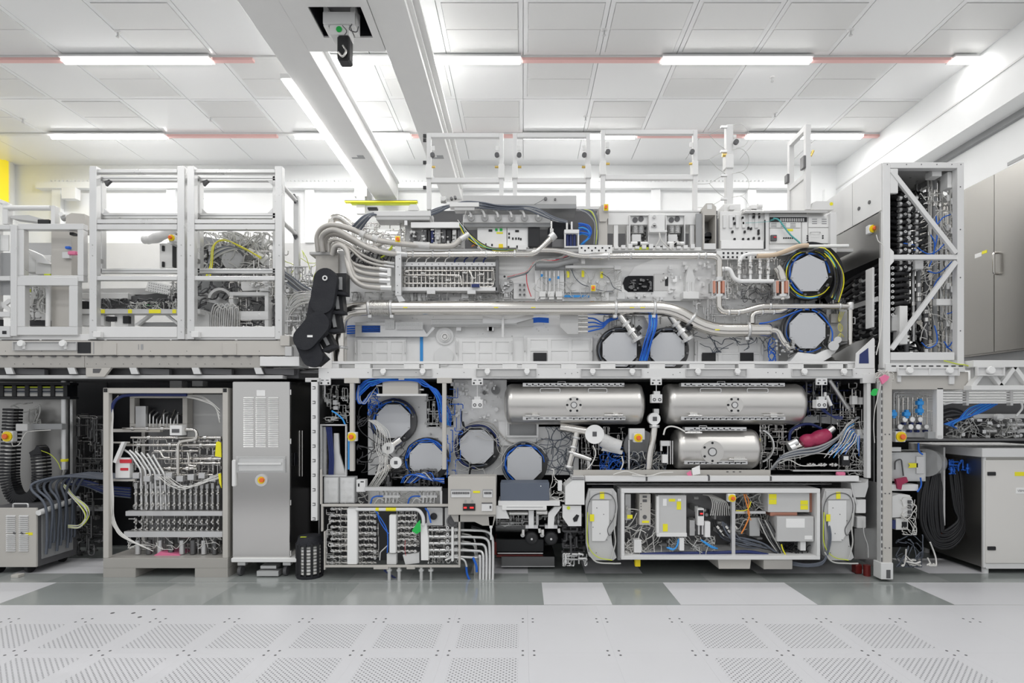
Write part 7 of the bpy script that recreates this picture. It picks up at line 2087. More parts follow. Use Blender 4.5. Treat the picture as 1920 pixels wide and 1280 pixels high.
t.add('blue_hose', B(ZM + .02).hose([(887, 1045), (893, 1060), (894, 1072)], 2.4), 'blue')
t.add('red_thread', B(ZM + .03).hose([(760, 1012), (759, 1028), (761, 1042)], .4, n=5), 'red')
t.add('drain_tube', B(ZM + .05).pipe([(727, 1022), (713, 1035), (712, 1050)], 1.1, n=8).pipe([(835, 1050), (848, 1044), (862, 1046, ZM + .05), (872, 1050), (875, 1062)], 2.0, n=8, bend=8), 'alu_bright')
tangle('fine_tubing', '', '', (612, 952, 710, 1060), ZM + .14, ZM + .3, 70, (.6, 1.3), 'steel', 121, step=11, stiff=True, parent=t)
tangle('fine_tubing', '', '', (744, 955, 786, 1035), ZM + .14, ZM + .3, 36, (.6, 1.3), 'steel', 122, step=10, stiff=True, parent=t)
tangle('fine_tubing', '', '', (803, 986, 860, 1055), ZM + .12, ZM + .26, 44, (.6, 1.3), 'steel', 123, step=10, stiff=True, parent=t)
one('green_tag', B(ZM - .01).prism([(788, 974), (789, 996), (781, 1001), (772, 995), (782, 980)], d=.003), 'green', 'bright green tag hanging on the valve manifold', 'tag')
bundle('hose_bundle', 'black hoses curving to the floor behind the outlet pipes', 'hoses', fan(5, lambda i: [(884, 985 + i * 2, 5.72), (905 + i * 2, 995 + i, 5.7), (918 + i, 1020, 5.68), (922 + i * .8, 1050, 5.66), (921 + i, 1085, 5.62)], 1.6, ('black', 'rubber', 'dark_grey')))
# shelf with regulators
t = T('regulator_shelf', 'tray of white regulators with blue tubes above the manifold', 'regulators')
t.add('rear_plate', B(5.75).rect(690, 920, 826, 944, d=.02, c=.002), 'light_grey')
for q in (690, 760):
    t.add('manifold_bar', B(5.62).rect(q + 26, 928, q + 60, 933, d=.04, c=.003), 'white_paint')
    for i in range(5):
        t.add('stub', B().cyl(P(q + 28 + i * 7, 923, 5.63), P(q + 26 + i * 7, 942, 5.63), .010, n=8), ('alu_bright', 'white_paint')[i % 2])
    t.add('blue_tube', B(5.6).hose([(q + 5, 944), (q + 8, 934), (q + 16, 930), (q + 28, 930)], 1.5), 'blue')
    t.add('white_tube', B(5.6).hose([(q + 12, 944), (q + 20, 934), (q + 30, 938)], .8), 'cable_white')
tangle('wires', '', '', (672, 920, 826, 944), 5.62, 5.72, 36, (.5, .9), 'cable_light', 124, step=9, parent=t)
tangle('dark_pipes', 'dark pipes and fittings above the regulator tray', 'pipes', (705, 880, 830, 912), 5.8, 6.0, 40, (.9, 2.2), 'dark_steel', 125, step=12, stiff=True)
# breaker panel
t = T('breaker_panel', 'beige breaker panel with red displays beside the manifold', 'panel box')
t.add('box_body', B(5.5).rect(840, 893, 930, 965, d=.2, c=.004), 'beige')
t.add('lower_skirt', B(5.52).prism([(845, 965), (930, 965), (925, 985), (905, 985), (890, 978), (852, 978)], d=.12), 'beige_dark')
for x0, x1, y0, y1, n_ in ((845, 883, 917, 932, 10), (905, 924, 917, 932, 5)):
    w_ = t.add('breaker_window', B(5.498).rect(x0, y0, x1, y1, d=.004, c=0), 'mid_grey')
    t.sub(w_, 'breaker_row', B(5.492).rect(x0 + 1, y0 + 3, x1 - 1, y1, d=.006, c=0), 'pale_grey')
    for i in range(n_):
        xx = x0 + 3 + i * (x1 - x0 - 5) / n_
        t.sub(w_, 'breaker', B(5.484).rect(xx, y0 + 5, xx + 2, y0 + 9, d=.01, c=0), 'dark_grey')
t.add('main_switch', B(5.49).rect(903, 943, 923, 958, d=.01, c=.002), 'pale_grey')
t.add('switch_slot', B(5.487).rect(918, 948, 921, 953, d=.005, c=0).rect(903, 942, 923, 944, d=.005, c=0), 'dark_grey')
t.add('sticker', B(5.497).rect(887, 920, 900, 924, d=.003, c=0), 'yellow')
dd = t.add('display', B(5.49).rect(868, 944, 891, 957, d=.012, c=.002), 'black')
t.sub(dd, 'digits', B(5.488).rect(869.5, 950, 875, 953, d=.003, c=0).rect(881, 950, 888, 953, d=.003, c=0), 'display_red')
t.add('lamp', B(5.49).disc(872.5, 939, 1.8, d=.012, n=10).disc(885, 939, 1.8, d=.012, n=10), 'cast_steel', kind='stuff')
t.add('funnel', B(5.52).prism([(916, 968), (926, 968), (923, 990), (918, 990)], d=.06).rect(919, 990, 922, 1012, d=.02, c=.002), 'pale_grey')
# slate blue box and the parts under it
t = T('slate_box', 'slate blue box on a pale shelf below the round ports', 'box')
t.add('box_body', B(5.55).rect(938, 905, 1030, 939, d=.25, c=.004), 'slate')
t.add('shelf', B(5.53).rect(934, 939, 1050, 948, d=.3, c=.003), 'pale_grey')
t.add('shelf_lip', B(5.52).rect(941, 948, 1025, 956, d=.2, c=.003), 'white_paint')
t.add('side_plate', B(5.54).prism([(930, 948), (945, 948), (955, 972), (930, 972)], d=.05), 'pale_grey')
t.add('rod', B().cyl(P(955, 962, 5.62), P(990, 962, 5.62), .022, n=12).cyl(P(1006, 960, 5.62), P(1026, 960, 5.62), .03, n=12), 'steel', kind='stuff')
t.add('screw', B(5.548).disc(1014, 911, 1, d=.004), 'paper')
t.add('slot', B(5.518).rect(950, 950, 1018, 951, d=.004, c=0), 'mid_grey')
t = T('white_hood', 'white chamfered hood box beside the slate blue box', 'box')
t.add('hood', B(5.54).prism([(1060, 912), (1074, 900), (1096, 900), (1096, 946), (1060, 946)], d=.3), 'white_paint')
t.add('vent', B(5.535).rect(1072, 893, 1096, 900, d=.2, c=.002), 'light_grey')
t.add('vent_slot', B(5.532).rect(1073, 895, 1095, 896, d=.004, c=0).rect(1073, 898, 1095, 899, d=.004, c=0), 'dark_grey', kind='stuff')
t.add('lower_bracket', B(5.56).prism([(1055, 948), (1090, 948), (1090, 986), (1066, 986), (1055, 970)], d=.1), 'pale_grey')
t.add('green_dot', B(5.556).disc(1066, 952, 3.2, d=.004, n=14), 'lime')
t.add('dark_oval', B(5.556).prism([(1074, 972), (1081, 964), (1086, 966), (1082, 977), (1076, 978)], d=.01), 'black')
t.add('strut', B(5.58).prism([(1040, 950), (1053, 950), (1040, 968), (1038, 990), (1027, 990), (1028, 962)], d=.06), 'white_paint')
t.add('strut', B(5.58).rect(991, 957, 1001, 990, d=.06, c=.003), 'pale_grey')
t.add('slim_strut', B(5.62).rect(1005, 957, 1010, 985, d=.04, c=.002), 'cast_steel')
for px, l in ((997, 'black rubber wheel mount under the slate blue box'), (1033.5, 'black rubber wheel mount under the slanting strut')):
    t = T('wheel_mount', l, 'wheel', 'black wheel mounts')
    t.add('tyre', B().lathe(P(px, 1010, 5.6), (0, 1, 0), [(0, .02), (0, .045), (.012, .065), (.05, .07), (.09, .065), (.1, .04)], 28), 'rubber')
    t.add('axle', B(5.59).disc(px, 1010.5, 2, d=.02, n=12), 'alu_bright')
    t.add('fork', B(5.6).rect(px - 12, 984, px + 12, 991, d=.08, c=.004), 'alu')
    t.add('bolt_side', B().cyl(P(px - 16, 992, 5.6), P(px - 16, 1002, 5.6), .018, n=10).cyl(P(px + 14, 990, 5.6), P(px + 15, 998, 5.6), .018, n=10), 'steel', kind='stuff')
    t.add('hub_ball', B(5.6).disc(px - 17, 1003, 4, d=.03, n=12), 'cast_steel')
tangle('pump_pipes', 'dark steel pipes and brackets behind the wheel mounts', 'pipes', (930, 960, 1090, 985), 5.8, 6.1, 40, (.9, 2.4), 'cast_steel', 126, step=14, stiff=True)
t = T('floor_machine', 'dark low machine with red edges under the slate blue box', 'machine')
t.add('slab', B(5.95).rect(928, 1010, 1020, 1035, d=.5, c=.01), 'black')
t.add('red_edge', B(5.94).rect(926, 1016, 931, 1040, d=.4, c=.004).rect(931, 1040, 1018, 1044, d=.3, c=.002), 'red_dark')
t.add('low_slab', B(5.92).rect(940, 1043, 1040, 1062, d=.5, c=.004), 'dark_steel')
t.add('bright_edge', B(5.915).rect(933, 1036, 1018, 1038, d=.02, c=0).rect(940, 1061, 1040, 1062.5, d=.02, c=0), 'alu')
t.add('roller', B().cyl(P(930, 985, 6.0), P(990, 985, 6.0), .07, n=20), 'dark_steel')
tangle('black_fittings', 'black valves and white fittings beside the curved door', 'fittings', (1055, 985, 1095, 1050), 5.75, 5.95, 30, (1.2, 2.8), 'dark_grey', 127, step=11, stiff=True)
tangle('white_fittings', 'white floor fittings beside the curved door', 'fittings', (1056, 1038, 1100, 1060), 5.6, 5.75, 16, (1.0, 2.0), 'alu_bright', 128, step=9, stiff=True)
tangle('loom', 'thin white wires bundled beside the slate blue box', 'wires', (1030, 880, 1062, 940), 5.6, 5.75, 18, (.5, .9), 'cable_white', 129, step=9, drop=5)
one('small_relay', B(5.58).rect(1046, 901, 1054, 920, d=.05, c=.003), 'pale_grey', 'small pale relay beside the white hood box', 'relay')


def curved_door(x0, x1, flip, label):
    t = T('curved_door', label, 'door', 'curved grey doors')
    r = 14
    pts = [(x0 + r, 918)]
    out = [(x0 + 6, 916), (x1 - 8, 916), (x1 - 2, 924), (x1, 950), (x1 - 3, 985), (x1 - 12, 1000), (x1 - 10, 1020), (x1 - 2, 1045), (x1 - 8, 1050), (x0 + 16, 1050), (x0 + 6, 1042), (x0 + 1, 1020), (x0, 940)]
    if flip:
        out = [(x0 + x1 - x, y) for x, y in out]
    t.add('door_sheet', B(5.6).prism(out, d=.06), 'light_grey')
    t.add('raised_panel', B(5.585).prism([(x0 + 12, 938), (x1 - 16, 938), (x1 - 16, 1000), (x1 - 24, 1014), (x0 + 12, 1014)], d=.02), 'pale_grey')
    t.add('top_plate', B(5.585).rect(x0 + 8, 920, x1 - 10, 936, d=.02, c=.004), 'light_grey')
    t.add('seal_cord', B(5.58).hose([(x0 + 6, 1035), (x0 + 4, 990), (x0 + 4, 950), (x0 + 14, 930), (x0 + 32, 924), (x1 - 12, 928), (x1 - 4, 945), (x1 - 7, 970), (x1 - 18, 990), (x1 - 16, 1003), (x1 - 10, 1000)], .8, n=6), 'dark_grey')
    t.add('earth_wire', B(5.57).hose([(x0 + 4, 960), (x0 + 3, 1010), (x0 + 10, 1032), (x0 + 25, 1045), (x0 + 50, 1050)], .9, n=6), 'lime')
    t.add('grey_wire', B(5.57).hose([(x1 - 4, 962), (x1 - 6, 990), (x1 - 4, 1015), (x1 - 8, 1035), (x1 - 12, 1048)], 1.2, n=6).hose([(x0 + 5, 1035), (x0 + 20, 1053), (x0 + 50, 1056), (x1 + 6, 1056)], 1.5, n=6), 'cable_light')
    sticker(t, x0 + 27, 922, x0 + 35, 935, 5.583, 'yellow')
    sticker(t, x0 + 8, 964, x0 + 16, 977, 5.583, 'yellow')
    b = B(5.582)
    for i in range(9):
        b.disc(x0 + 8 + (i * 13) % (x1 - x0 - 14), 940 + i * 12, .9, d=.004, n=6)
    t.add('screws', b, 'dark_grey', kind='stuff')
    return t


curved_door(1098, 1158, False, 'curved grey door beside the white hood box')
curved_door(1541, 1603, False, 'curved grey door at the machine end')
one('door_gap_post', B(5.66).rect(1158, 916, 1165, 1050, d=.2, c=.003), 'mid_grey', 'dark grey post between curved door and electronics cabinet', 'post')
# electronics cabinet under the tray
t = T('lower_cabinet', 'long open electronics cabinet under the tank tray', 'cabinet')
t.add('frame_rail', B(5.56).rect(1165, 916, 1538, 924, d=.5, c=.003), 'pale_grey')
t.add('frame_rail', B(5.56).rect(1165, 1042, 1538, 1049, d=.5, c=.003), 'pale_grey')
t.add('frame_post', B(5.56).rect(1165, 924, 1171, 1042, d=.5, c=.003), 'pale_grey')
t.add('frame_post', B(5.56).rect(1532, 924, 1538, 1042, d=.5, c=.003), 'pale_grey')
t.add('rear_sheet', B(6.04).rect(1165, 918, 1560, 1046, d=.02, c=0), 'dark_steel')
t.add('mid_post', B(5.62).rect(1372, 940, 1379, 1042, d=.04, c=.003), 'alu')
t.add('foot_block', B(5.6).prism([(1346, 1049), (1408, 1049), (1406, 1066), (1348, 1066)], d=.4), 'beige')
t.add('foot_block', B(5.57).rect(1432, 1049, 1486, 1067, d=.4, c=.004), 'beige_dark')
t.add('yellow_foot', B(5.6).rect(1191, 1049, 1201, 1062, d=.05, c=.003), 'estop_yellow')
t.add('psu', B(5.62).rect(1199, 926, 1220, 984, d=.2, c=.003), 'beige')
b = B(5.617)
for y in (944, 949, 955):
    b.disc(1202, y, 1.1, d=.004, n=8)
b.rect(1205, 929, 1213, 933, d=.004, c=0).rect(1205, 936, 1213, 941, d=.004, c=0).disc(1209, 969, 4, d=.004, n=14)
t.add('psu_marks', b, 'dark_grey', kind='stuff')
t.add('sticker', B(5.616).rect(1204, 976, 1217, 980, d=.004, c=0), 'yellow')
t.add('sticker', B(5.6).rect(1176, 965, 1186, 968, d=.004, c=0).rect(1176, 968, 1186, 972, d=.004, c=0), 'yellow')
bx = t.add('large_module', B(5.6).rect(1233, 928, 1287, 1000, d=.25, c=.004), 'light_grey')
t.sub(bx, 'flange', B(5.59).rect(1232, 999, 1288, 1006, d=.05, c=.002).rect(1231, 930, 1236, 1000, d=.05, c=.002), 'white_paint')
for q in ((1254, 935, 1266, 940, 'yellow'), (1269, 940, 1277, 955, 'yellow'), (1243, 982, 1252, 996, 'yellow'), (1243, 935, 1250, 948, 'paper'), (1271, 935, 1277, 939, 'paper')):
    t.sub(bx, 'sticker', B(5.597).rect(*q[:4], d=.004, c=0), q[4])
m = t.add('display_unit', B(5.6).rect(1308, 953, 1320, 985, d=.08, c=.003), 'white_paint')
t.sub(m, 'screen', B(5.597).rect(1309.5, 956, 1319, 967, d=.004, c=0), 'black')
t.sub(m, 'digits', B(5.595).rect(1313, 961.5, 1318, 964, d=.003, c=0), 'display_red')
t.add('unit_legs', B(5.62).rect(1309, 985, 1312, 1002, d=.03, c=.001).rect(1316, 985, 1319, 1002, d=.03, c=.001), 'alu_bright', kind='stuff')
t.add('white_column', B(5.6).rect(1322, 978, 1332, 1007, d=.06, c=.003), 'white_paint')
t.add('small_module', B(5.62).rect(1293, 975, 1303, 1004, d=.08, c=.003), 'cast_steel')
t.add('small_module', B(5.62).rect(1189, 1012, 1203, 1036, d=.1, c=.003), 'pale_grey')
t.add('small_module', B(5.6).rect(1274, 1008, 1283, 1032, d=.05, c=.003), 'white_paint')
t.add('perforated_unit', B(5.7).rect(1172, 926, 1183, 975, d=.1, c=.003), 'cast_steel')
r_ = t.add('top_module', B(5.6).rect(1440, 924, 1518, 960, d=.3, c=.004), 'light_grey')
for q in ((1442, 926, 1456, 935), (1442, 936, 1456, 945), (1501, 938, 1515, 946), (1501, 947, 1515, 955)):
    t.sub(r_, 'sticker', B(5.597).rect(*q, d=.004, c=0), 'yellow')
t.add('copper_side', B(5.66).rect(1518, 924, 1531, 960, d=.05, c=.003), 'copper')
t.add('copper_lip', B(5.66).rect(1444, 960, 1495, 967, d=.1, c=.003), 'copper')
lm = t.add('lower_module', B(5.6).rect(1457, 968, 1526, 1015, d=.3, c=.004), 'light_grey')
t.sub(lm, 'label', B(5.597).rect(1474, 972, 1509, 989, d=.004, c=0), 'paper')
t.sub(lm, 'label', B(5.597).rect(1509, 1004, 1523, 1011, d=.004, c=0), 'paper')
t.add('module_neck', B(5.62).rect(1501, 1015, 1511, 1032, d=.06, c=.003), 'pale_grey')
t.add('hub_box', B(5.68).rect(1405, 970, 1425, 1005, d=.1, c=.004), 'cast_steel')
t.add('bracket_row', B(5.66).rect(1378, 958, 1436, 963, d=.05, c=.002), 'alu')
for i in range(9):
    t.add('cable', B(5.66).hose([(1318 + i * 2, 927, 5.8), (1330 + i * 3, 930 + i * .8, 5.72), (1336 + i * 3.5, 945, 5.7), (1332 + i * 4.4, 966, 5.72)], .9, n=6), 'cable_white')
for i in range(12):
    t.add('grey_cable', B(5.62).hose([(1338 + i * 4 if i < 6 else 1330 + i * 3, 978 + (i % 4) * 8, 5.72), (1346 + i * 3.4, 994 + (i % 4) * 6, 5.68), (1362 + i * 4, 1010 + (i % 5) * 2, 5.65), (1390 + i * 4, 1018 + (i % 5) * 2, 5.65), (1430 + i * 2, 1024 + i * .8, 5.66), (1462 + i, 1040, 5.7)], 1.7, n=6), 'cable_grey' if i % 3 else 'black')
    if i < 9:
        t.add('cable_collar', B().cyl(P(1344 + i * 4.2, 986 + (i % 4) * 7, 5.69), P(1348 + i * 4.2, 991 + (i % 4) * 7, 5.68), .013, n=8), 'cable_white')
t.add('orange_cable', B(5.62).hose([(1395, 926), (1400, 945), (1405, 965), (1398, 985), (1390, 1000)], 1.3, n=6).hose([(1398, 926), (1404, 940), (1402, 960), (1408, 975)], .9, n=6), 'orange')
t.add('yellow_cable', B(5.62).hose([(1380, 957), (1395, 957), (1404, 952), (1408, 940)], .9).hose([(1465, 1020), (1468, 1030), (1473, 1040)], 1.2), 'yellow')
for i in range(6):
    t.add('braided_cable', B(5.6).hose([(1422 + i * 4, 972 + i, 5.66), (1430 + i * 4, 990, 5.64), (1440 + i * 4, 1010, 5.64), (1454 + i * 3, 1030, 5.66), (1462 + i * 2, 1042, 5.7)], 1.1, n=6), ('cable_light', 'dark_grey', 'black')[i % 3])
for i in range(4):
    t.add('blue_hose', B(5.58).hose([(1250 + i * 3, 1026, 5.62), (1262 + i * 2, 1030 - i, 5.6), (1270, 1022 - i, 5.6), (1272, 1010, 5.62)] if i < 2 else [(1310 + i * 2, 1010 + i, 5.62), (1325, 1014 + i * 2, 5.6), (1335, 1020 + i * 2, 5.6), (1345, 1028, 5.62)], 1.5, n=6), 'sky_blue')
tangle('white_wires', '', '', (1172, 950, 1240, 1040), 5.64, 5.8, 44, (.5, .9), 'cable_white', 131, step=13, drop=5, parent=t)
tangle('white_wires', '', '', (1255, 1005, 1340, 1040), 5.62, 5.75, 26, (.5, 1.0), 'cable_light', 132, step=11, parent=t)
tangle('dark_wires', '', '', (1455, 1012, 1530, 1042), 5.66, 5.8, 26, (.6, 1.2), 'black', 133, step=11, parent=t)
tangle('grey_wires', '', '', (1378, 926, 1440, 1000), 5.7, 5.9, 40, (.5, 1.0), 'cable_light', 134, step=11, parent=t)
t.add('fittings', greeble((1172, 926, 1440, 1040), 6.03, 70, 135, 3, 12, (.05, .2)), 'light_grey', kind='stuff')
t.add('floor_duct', B(5.64).hose([(1200, 1039), (1260, 1037), (1340, 1036), (1400, 1034), (1440, 1040)], 3.0, n=8), 'navy')
estop(1372.5, 933.5, 5.54, 'yellow stop button on the post inside the lower cabinet', 7.5)
# void strip between tray and cabinet
one('slide_rail', B(5.9).rect(1100, 906, 1560, 908.5, d=.03, c=.002), 'alu', 'thin bright slide rail in the gap under the tray', 'rail')
one('slide_rail', B(6.1).rect(1110, 911, 1540, 913, d=.03, c=.002), 'cable_grey', 'dark slide rail deeper in the gap under the tray', 'rail')
bundle('hose_bundle', 'grey cables lying under the end of the lower cabinet', 'cables', fan(5, lambda i: [(1486, 1053 + i * 1.6, 5.62), (1510, 1057 + i, 5.58), (1535, 1056 + i, 5.57), (1548, 1045 + i * .6, 5.57), (1555 + i, 1010, 5.57), (1550 + i, 975, 5.6)], 1.2, 'cable_grey'))
# end pillar of machine
t = T('corner_pillar', 'pale corner pillar with brackets below the machine end', 'pillar')
t.add('bracket', B(5.6).prism([(1598, 905), (1622, 905), (1628, 898), (1628, 912), (1622, 932), (1598, 932)], d=.2), 'light_grey')
t.add('block', B(5.62).rect(1605, 936, 1624, 962, d=.15, c=.006), 'pale_grey')
t.add('block', B(5.62).rect(1607, 968, 1624, 990, d=.15, c=.006), 'light_grey')
t.add('sheet', B(5.8).rect(1602, 990, 1626, 1048, d=.05, c=.003), 'cast_steel')
t.add('rod', B(5.6).hose([(1619, 975), (1620, 1000), (1627, 1022), (1628, 1045)], .7).hose([(1596, 905), (1600, 925), (1606, 945)], 1.8), 'light_grey')
one('red_stop', B().box((P(1600, 0, 5.8).x, 5.75, 0), (P(1612, 0, 5.8).x, 5.83, .1), .01).cyl((P(1620, 0, 5.75).x, 5.7, 0), (P(1620, 0, 5.75).x, 5.7, .11), .035, n=14), 'red_dark', 'dark red floor stops below the machine end', 'stops', kind='stuff')
# ------------------------------------------------------------------ right hand hose rack
ZQ = 5.6
XL = P(1656, 0, ZQ).x
zt, zb = P(0, 304, ZQ).z, P(0, 674, ZQ).z
XR = P(1808, 0, ZQ).x
ZB = 6.45
t = T('hose_rack', 'tall white framed rack full of black hoses and steel tubes', 'rack')
t.add('post', B(ZQ).rect(1656, 304, 1669.5, 690, d=.07, c=.004), 'pale_grey')
t.add('post', B(ZQ).rect(1795.5, 304, 1808, 690, d=.07, c=.004), 'pale_grey')
t.add('top_rail', B(ZQ).rect(1669.5, 304, 1795.5, 315, d=.07, c=.004), 'pale_grey')
t.add('mid_rail', B(ZQ + .005).rect(1669.5, 477, 1795.5, 486, d=.05, c=.003), 'pale_grey')
t.add('bottom_rail', B(ZQ - .01).rect(1671, 660, 1790, 675, d=.08, c=.004), 'pale_grey')
t.add('bottom_plinth', B(ZQ + .01).rect(1669.5, 675, 1795.5, 690, d=.07, c=.003), 'light_grey')
for a, c in (((1673, 320), (1794, 474)), ((1794, 490), (1673, 654))):
    dx, dy = c[0] - a[0], c[1] - a[1]
    L = math.hypot(dx, dy)
    nx, ny = -dy / L * 4, dx / L * 4
    t.add('diagonal_brace', B(ZQ - .008).prism([(a[0] + nx, a[1] + ny), (c[0] + nx, c[1] + ny), (c[0] - nx, c[1] - ny), (a[0] - nx, a[1] - ny)], d=.03), 'pale_grey')
t.add('gusset', B(ZQ - .004).prism([(1669, 465), (1676, 472), (1676, 490), (1669, 498)], d=.02), 'white_paint')
t.add('gusset', B(ZQ + .0).rect(1669.5, 316, 1684, 362, d=.03, c=.003), 'pale_grey')
for x in (XL, XR - .06):
    t.add('rear_post', B().box((x, ZB - .06, zb), (x + .06, ZB, zt)), 'light_grey')
    t.add('depth_rail', B().box((x, ZQ + .07, zt - .06), (x + .06, ZB - .06, zt)), 'light_grey')
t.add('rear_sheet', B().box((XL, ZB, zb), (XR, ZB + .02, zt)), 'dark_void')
t.add('roof_sheet', B().box((XL, ZQ + .05, zt - .005), (XR, ZB, zt + .01)), 'light_grey')
zs = P(0, 393, ZQ).z
sp_ = t.add('side_panel', B().box((XL - .012, ZQ + .02, zs), (XL, ZB - .35, zt), .002), 'pale_grey')
t.sub(sp_, 'lock', B().cyl((XL - .02, ZQ + .2, zt - .33), (XL - .01, ZQ + .2, zt - .33), .02, n=14), 'dark_steel')
t.sub(sp_, 'lock', B().cyl((XL - .02, ZQ + .38, zt - .33), (XL - .01, ZQ + .38, zt - .33), .02, n=14), 'dark_steel')
t.add('side_panel', B().box((XL - .012, ZB - .34, zs), (XL, ZB + .3, zt), .002), 'pale_grey')
t.add('steel_panel', B().box((XL - .01, ZQ + .04, P(0, 480, ZQ).z), (XL, ZB + .3, zs - .01), .002), 'brushed_dark')
# side opening with hose bank
b = B().box((XL - .02, ZB - .02, P(0, 700, ZQ).z), (XL + .03, ZB + .03, P(0, 470, ZQ).z), .003)
t.add('side_post', b, 'alu')
b = B().box((XL - .01, ZQ + .08, P(0, 560, ZQ).z - .01), (XL + .02, ZB - .02, P(0, 556, ZQ).z + .02), .003)
t.add('side_rail', b, 'alu_bright')
t.add('clip_strip', B().box((XL - .03, ZQ + .12, P(0, 610, ZQ).z), (XL - .01, ZQ + .24, P(0, 495, ZQ).z), .004), 'pale_grey')
rr = random.Random(77)
for i in range(15):
    z = P(0, 492 + i * 11.5, ZQ).z
    y0, y1 = ZQ + .1, ZB - .04
    pts = [Vector((XL + .03 + rr.uniform(0, .05), y0, z + .02)), Vector((XL + .05, y0 + .25, z + rr.uniform(-.02, .02))), Vector((XL + .04, y0 + .5, z - .03)), Vector((XL + .05, y1, z - .07))]
    h = t.add('black_hose', B().sweep(spline(pts, 4), .024, 9), 'rubber')
    for q in (.2, .45, .62):
        c = pts[0].lerp(pts[3], q)
        t.sub(h, 'ferrule', B().cyl(c + Vector((0, -.02, 0)), c + Vector((0, .02, 0)), .03, n=10), ('dark_steel', 'cast_steel')[i % 2])
# front bank of hoses
for i in range(13):
    y = 372 + i * 11
    for j in range(2):
        z0 = ZQ + .15 + j * .22
        h = t.add('black_hose', B().sweep(spline([P(1671, y - 2 + j * 4, z0 + .1), P(1688, y + rr.uniform(-2, 2), z0), P(1705, y + rr.uniform(-2, 2), z0), P(1722, y - 3, z0 + .02), P(1736, y - 9 + j * 3, z0 + .1)], 4), .020, 9), 'rubber')
        for q in (1684, 1700, 1714):
            t.sub(h, 'ferrule', B().cyl(P(q, y, z0 - .002), P(q + 5, y, z0 - .002), .026, n=10), ('cast_steel', 'alu', 'alu_bright')[(int(q) + i) % 3])
        if j == 0:
            t.add('hose_ring', B(z0 - .03).ring(1698 + (i % 3) * 5, y - 4, 1.1, 2.6, d=.02, n=10), 'alu_bright')
for i in range(9):
    y = 502 + i * 11
    h = t.add('black_hose', B().sweep(spline([P(1670, y, ZQ + .2), P(1680, y + 1, ZQ + .16), P(1692, y - 1, ZQ + .16), P(1700, y, ZQ + .25)], 4), .022, 9), 'rubber')
    t.sub(h, 'ring', B(ZQ + .1).ring(1674, y, 1.3, 3, d=.02, n=10), 'alu_bright')
GT = [(1752, 320, 672, 4.2, 'mid_grey'), (1763, 330, 600, 4.0, 'cast_steel'), (1740, 320, 480, 2.0, 'cable_light'), (1746, 330, 500, 1.6, 'cable_white'), (1736, 520, 672, 4.5, 'dark_grey'), (1722, 500, 600, 4.2, 'mid_grey'), (1773, 400, 672, 2.4, 'alu'), (1781, 340, 672, 2.0, 'cable_light'), (1788, 360, 640, 2.8, 'cast_steel'), (1711, 490, 640, 3.2, 'cast_steel'), (1700, 600, 672, 4.2, 'dark_grey')]
for px, ya, yb, r, m in GT:
    h = t.add('upright_tube', B().cyl(P(px, ya, ZQ + .3), P(px + rr.uniform(-2, 2), yb, ZQ + .3), r * PX(5.9), n=12), m)
    for q in range(3):
        y = ya + (yb - ya) * rr.uniform(.1, .9)
        t.sub(h, 'coupling', B().cyl(P(px, y, ZQ + .3), P(px, y + 7, ZQ + .3), r * 1.4 * PX(5.9), n=10), 'steel')
for i, px in enumerate((1778, 1786, 1791)):
    for y in (365, 420, 530, 600):
        t.add('fitting', B(ZQ + .2).rect(px - 3, y + i * 6, px + 3, y + 12 + i * 6, d=.05, c=.004), 'alu_bright')
t.add('white_bracket', B(ZQ + .08).rect(1777, 322, 1789, 352, d=.1, c=.004).rect(1748, 318, 1766, 330, d=.1, c=.004), 'white_paint', kind='stuff')
t.add('white_box', B(ZQ + .08).rect(1687, 573, 1702, 645, d=.1, c=.004), 'white_paint')
t.add('white_box', B(ZQ + .12).rect(1672, 590, 1687, 620, d=.1, c=.004), 'light_grey')
t.add('white_box', B(ZQ + .1).rect(1756, 560, 1788, 572, d=.05, c=.004), 'white_paint')
t.add('white_box', B(ZQ + .1).rect(1716, 488, 1732, 504, d=.05, c=.004), 'pale_grey')
BL = [[(1694, 456), (1715, 460), (1728, 470), (1742, 476), (1758, 470), (1775, 452)], [(1755, 405), (1757, 430), (1756, 450), (1750, 475)], [(1740, 508), (1755, 512), (1770, 505), (1785, 490)], [(1748, 560), (1752, 535), (1762, 520), (1780, 510)], [(1790, 560), (1790, 575), (1785, 585), (1776, 588)], [(1752, 610), (1757, 630), (1755, 645), (1740, 652), (1728, 642)], [(1770, 640), (1778, 650), (1786, 640)], [(1758, 420), (1768, 408), (1782, 402)], [(1745, 440), (1752, 455), (1750, 480), (1742, 500)], [(1690, 470), (1704, 472), (1716, 468)], [(1774, 650), (1782, 655), (1788, 660)]]
for q in BL:
    t.add('blue_hose', B(ZQ + .14).hose(q, 1.1, n=6), 'blue')
tangle('white_wires', '', '', (1726, 330, 1794, 660), ZQ + .15, ZQ + .3, 46, (.4, .9), 'cable_white', 141, step=16, drop=6, parent=t)
tangle('steel_tubes', '', '', (1700, 330, 1794, 660), ZQ + .3, ZQ + .5, 70, (.8, 2.0), 'cast_steel', 142, step=18, stiff=True, parent=t)
tangle('dark_hoses', '', '', (1672, 360, 1740, 660), ZQ + .3, ZQ + .55, 60, (1.5, 3.2), 'rubber', 143, step=16, parent=t)
b = B(ZQ - .003)
for px in (1664, 1700, 1728, 1757, 1785, 1802):
    b.disc(px, 308, 1, d=.004, n=6)
for y in (350, 430, 520, 620):
    b.disc(1801, y, 1.2, d=.004, n=6)
t.add('screws', b, 'dark_grey', kind='stuff')
t.add('white_cord', B(ZQ - .02).hose([(1643, 440), (1647, 452), (1656, 462), (1657, 500), (1655, 560), (1652, 620), (1643, 665)], .8, n=6), 'cable_white')
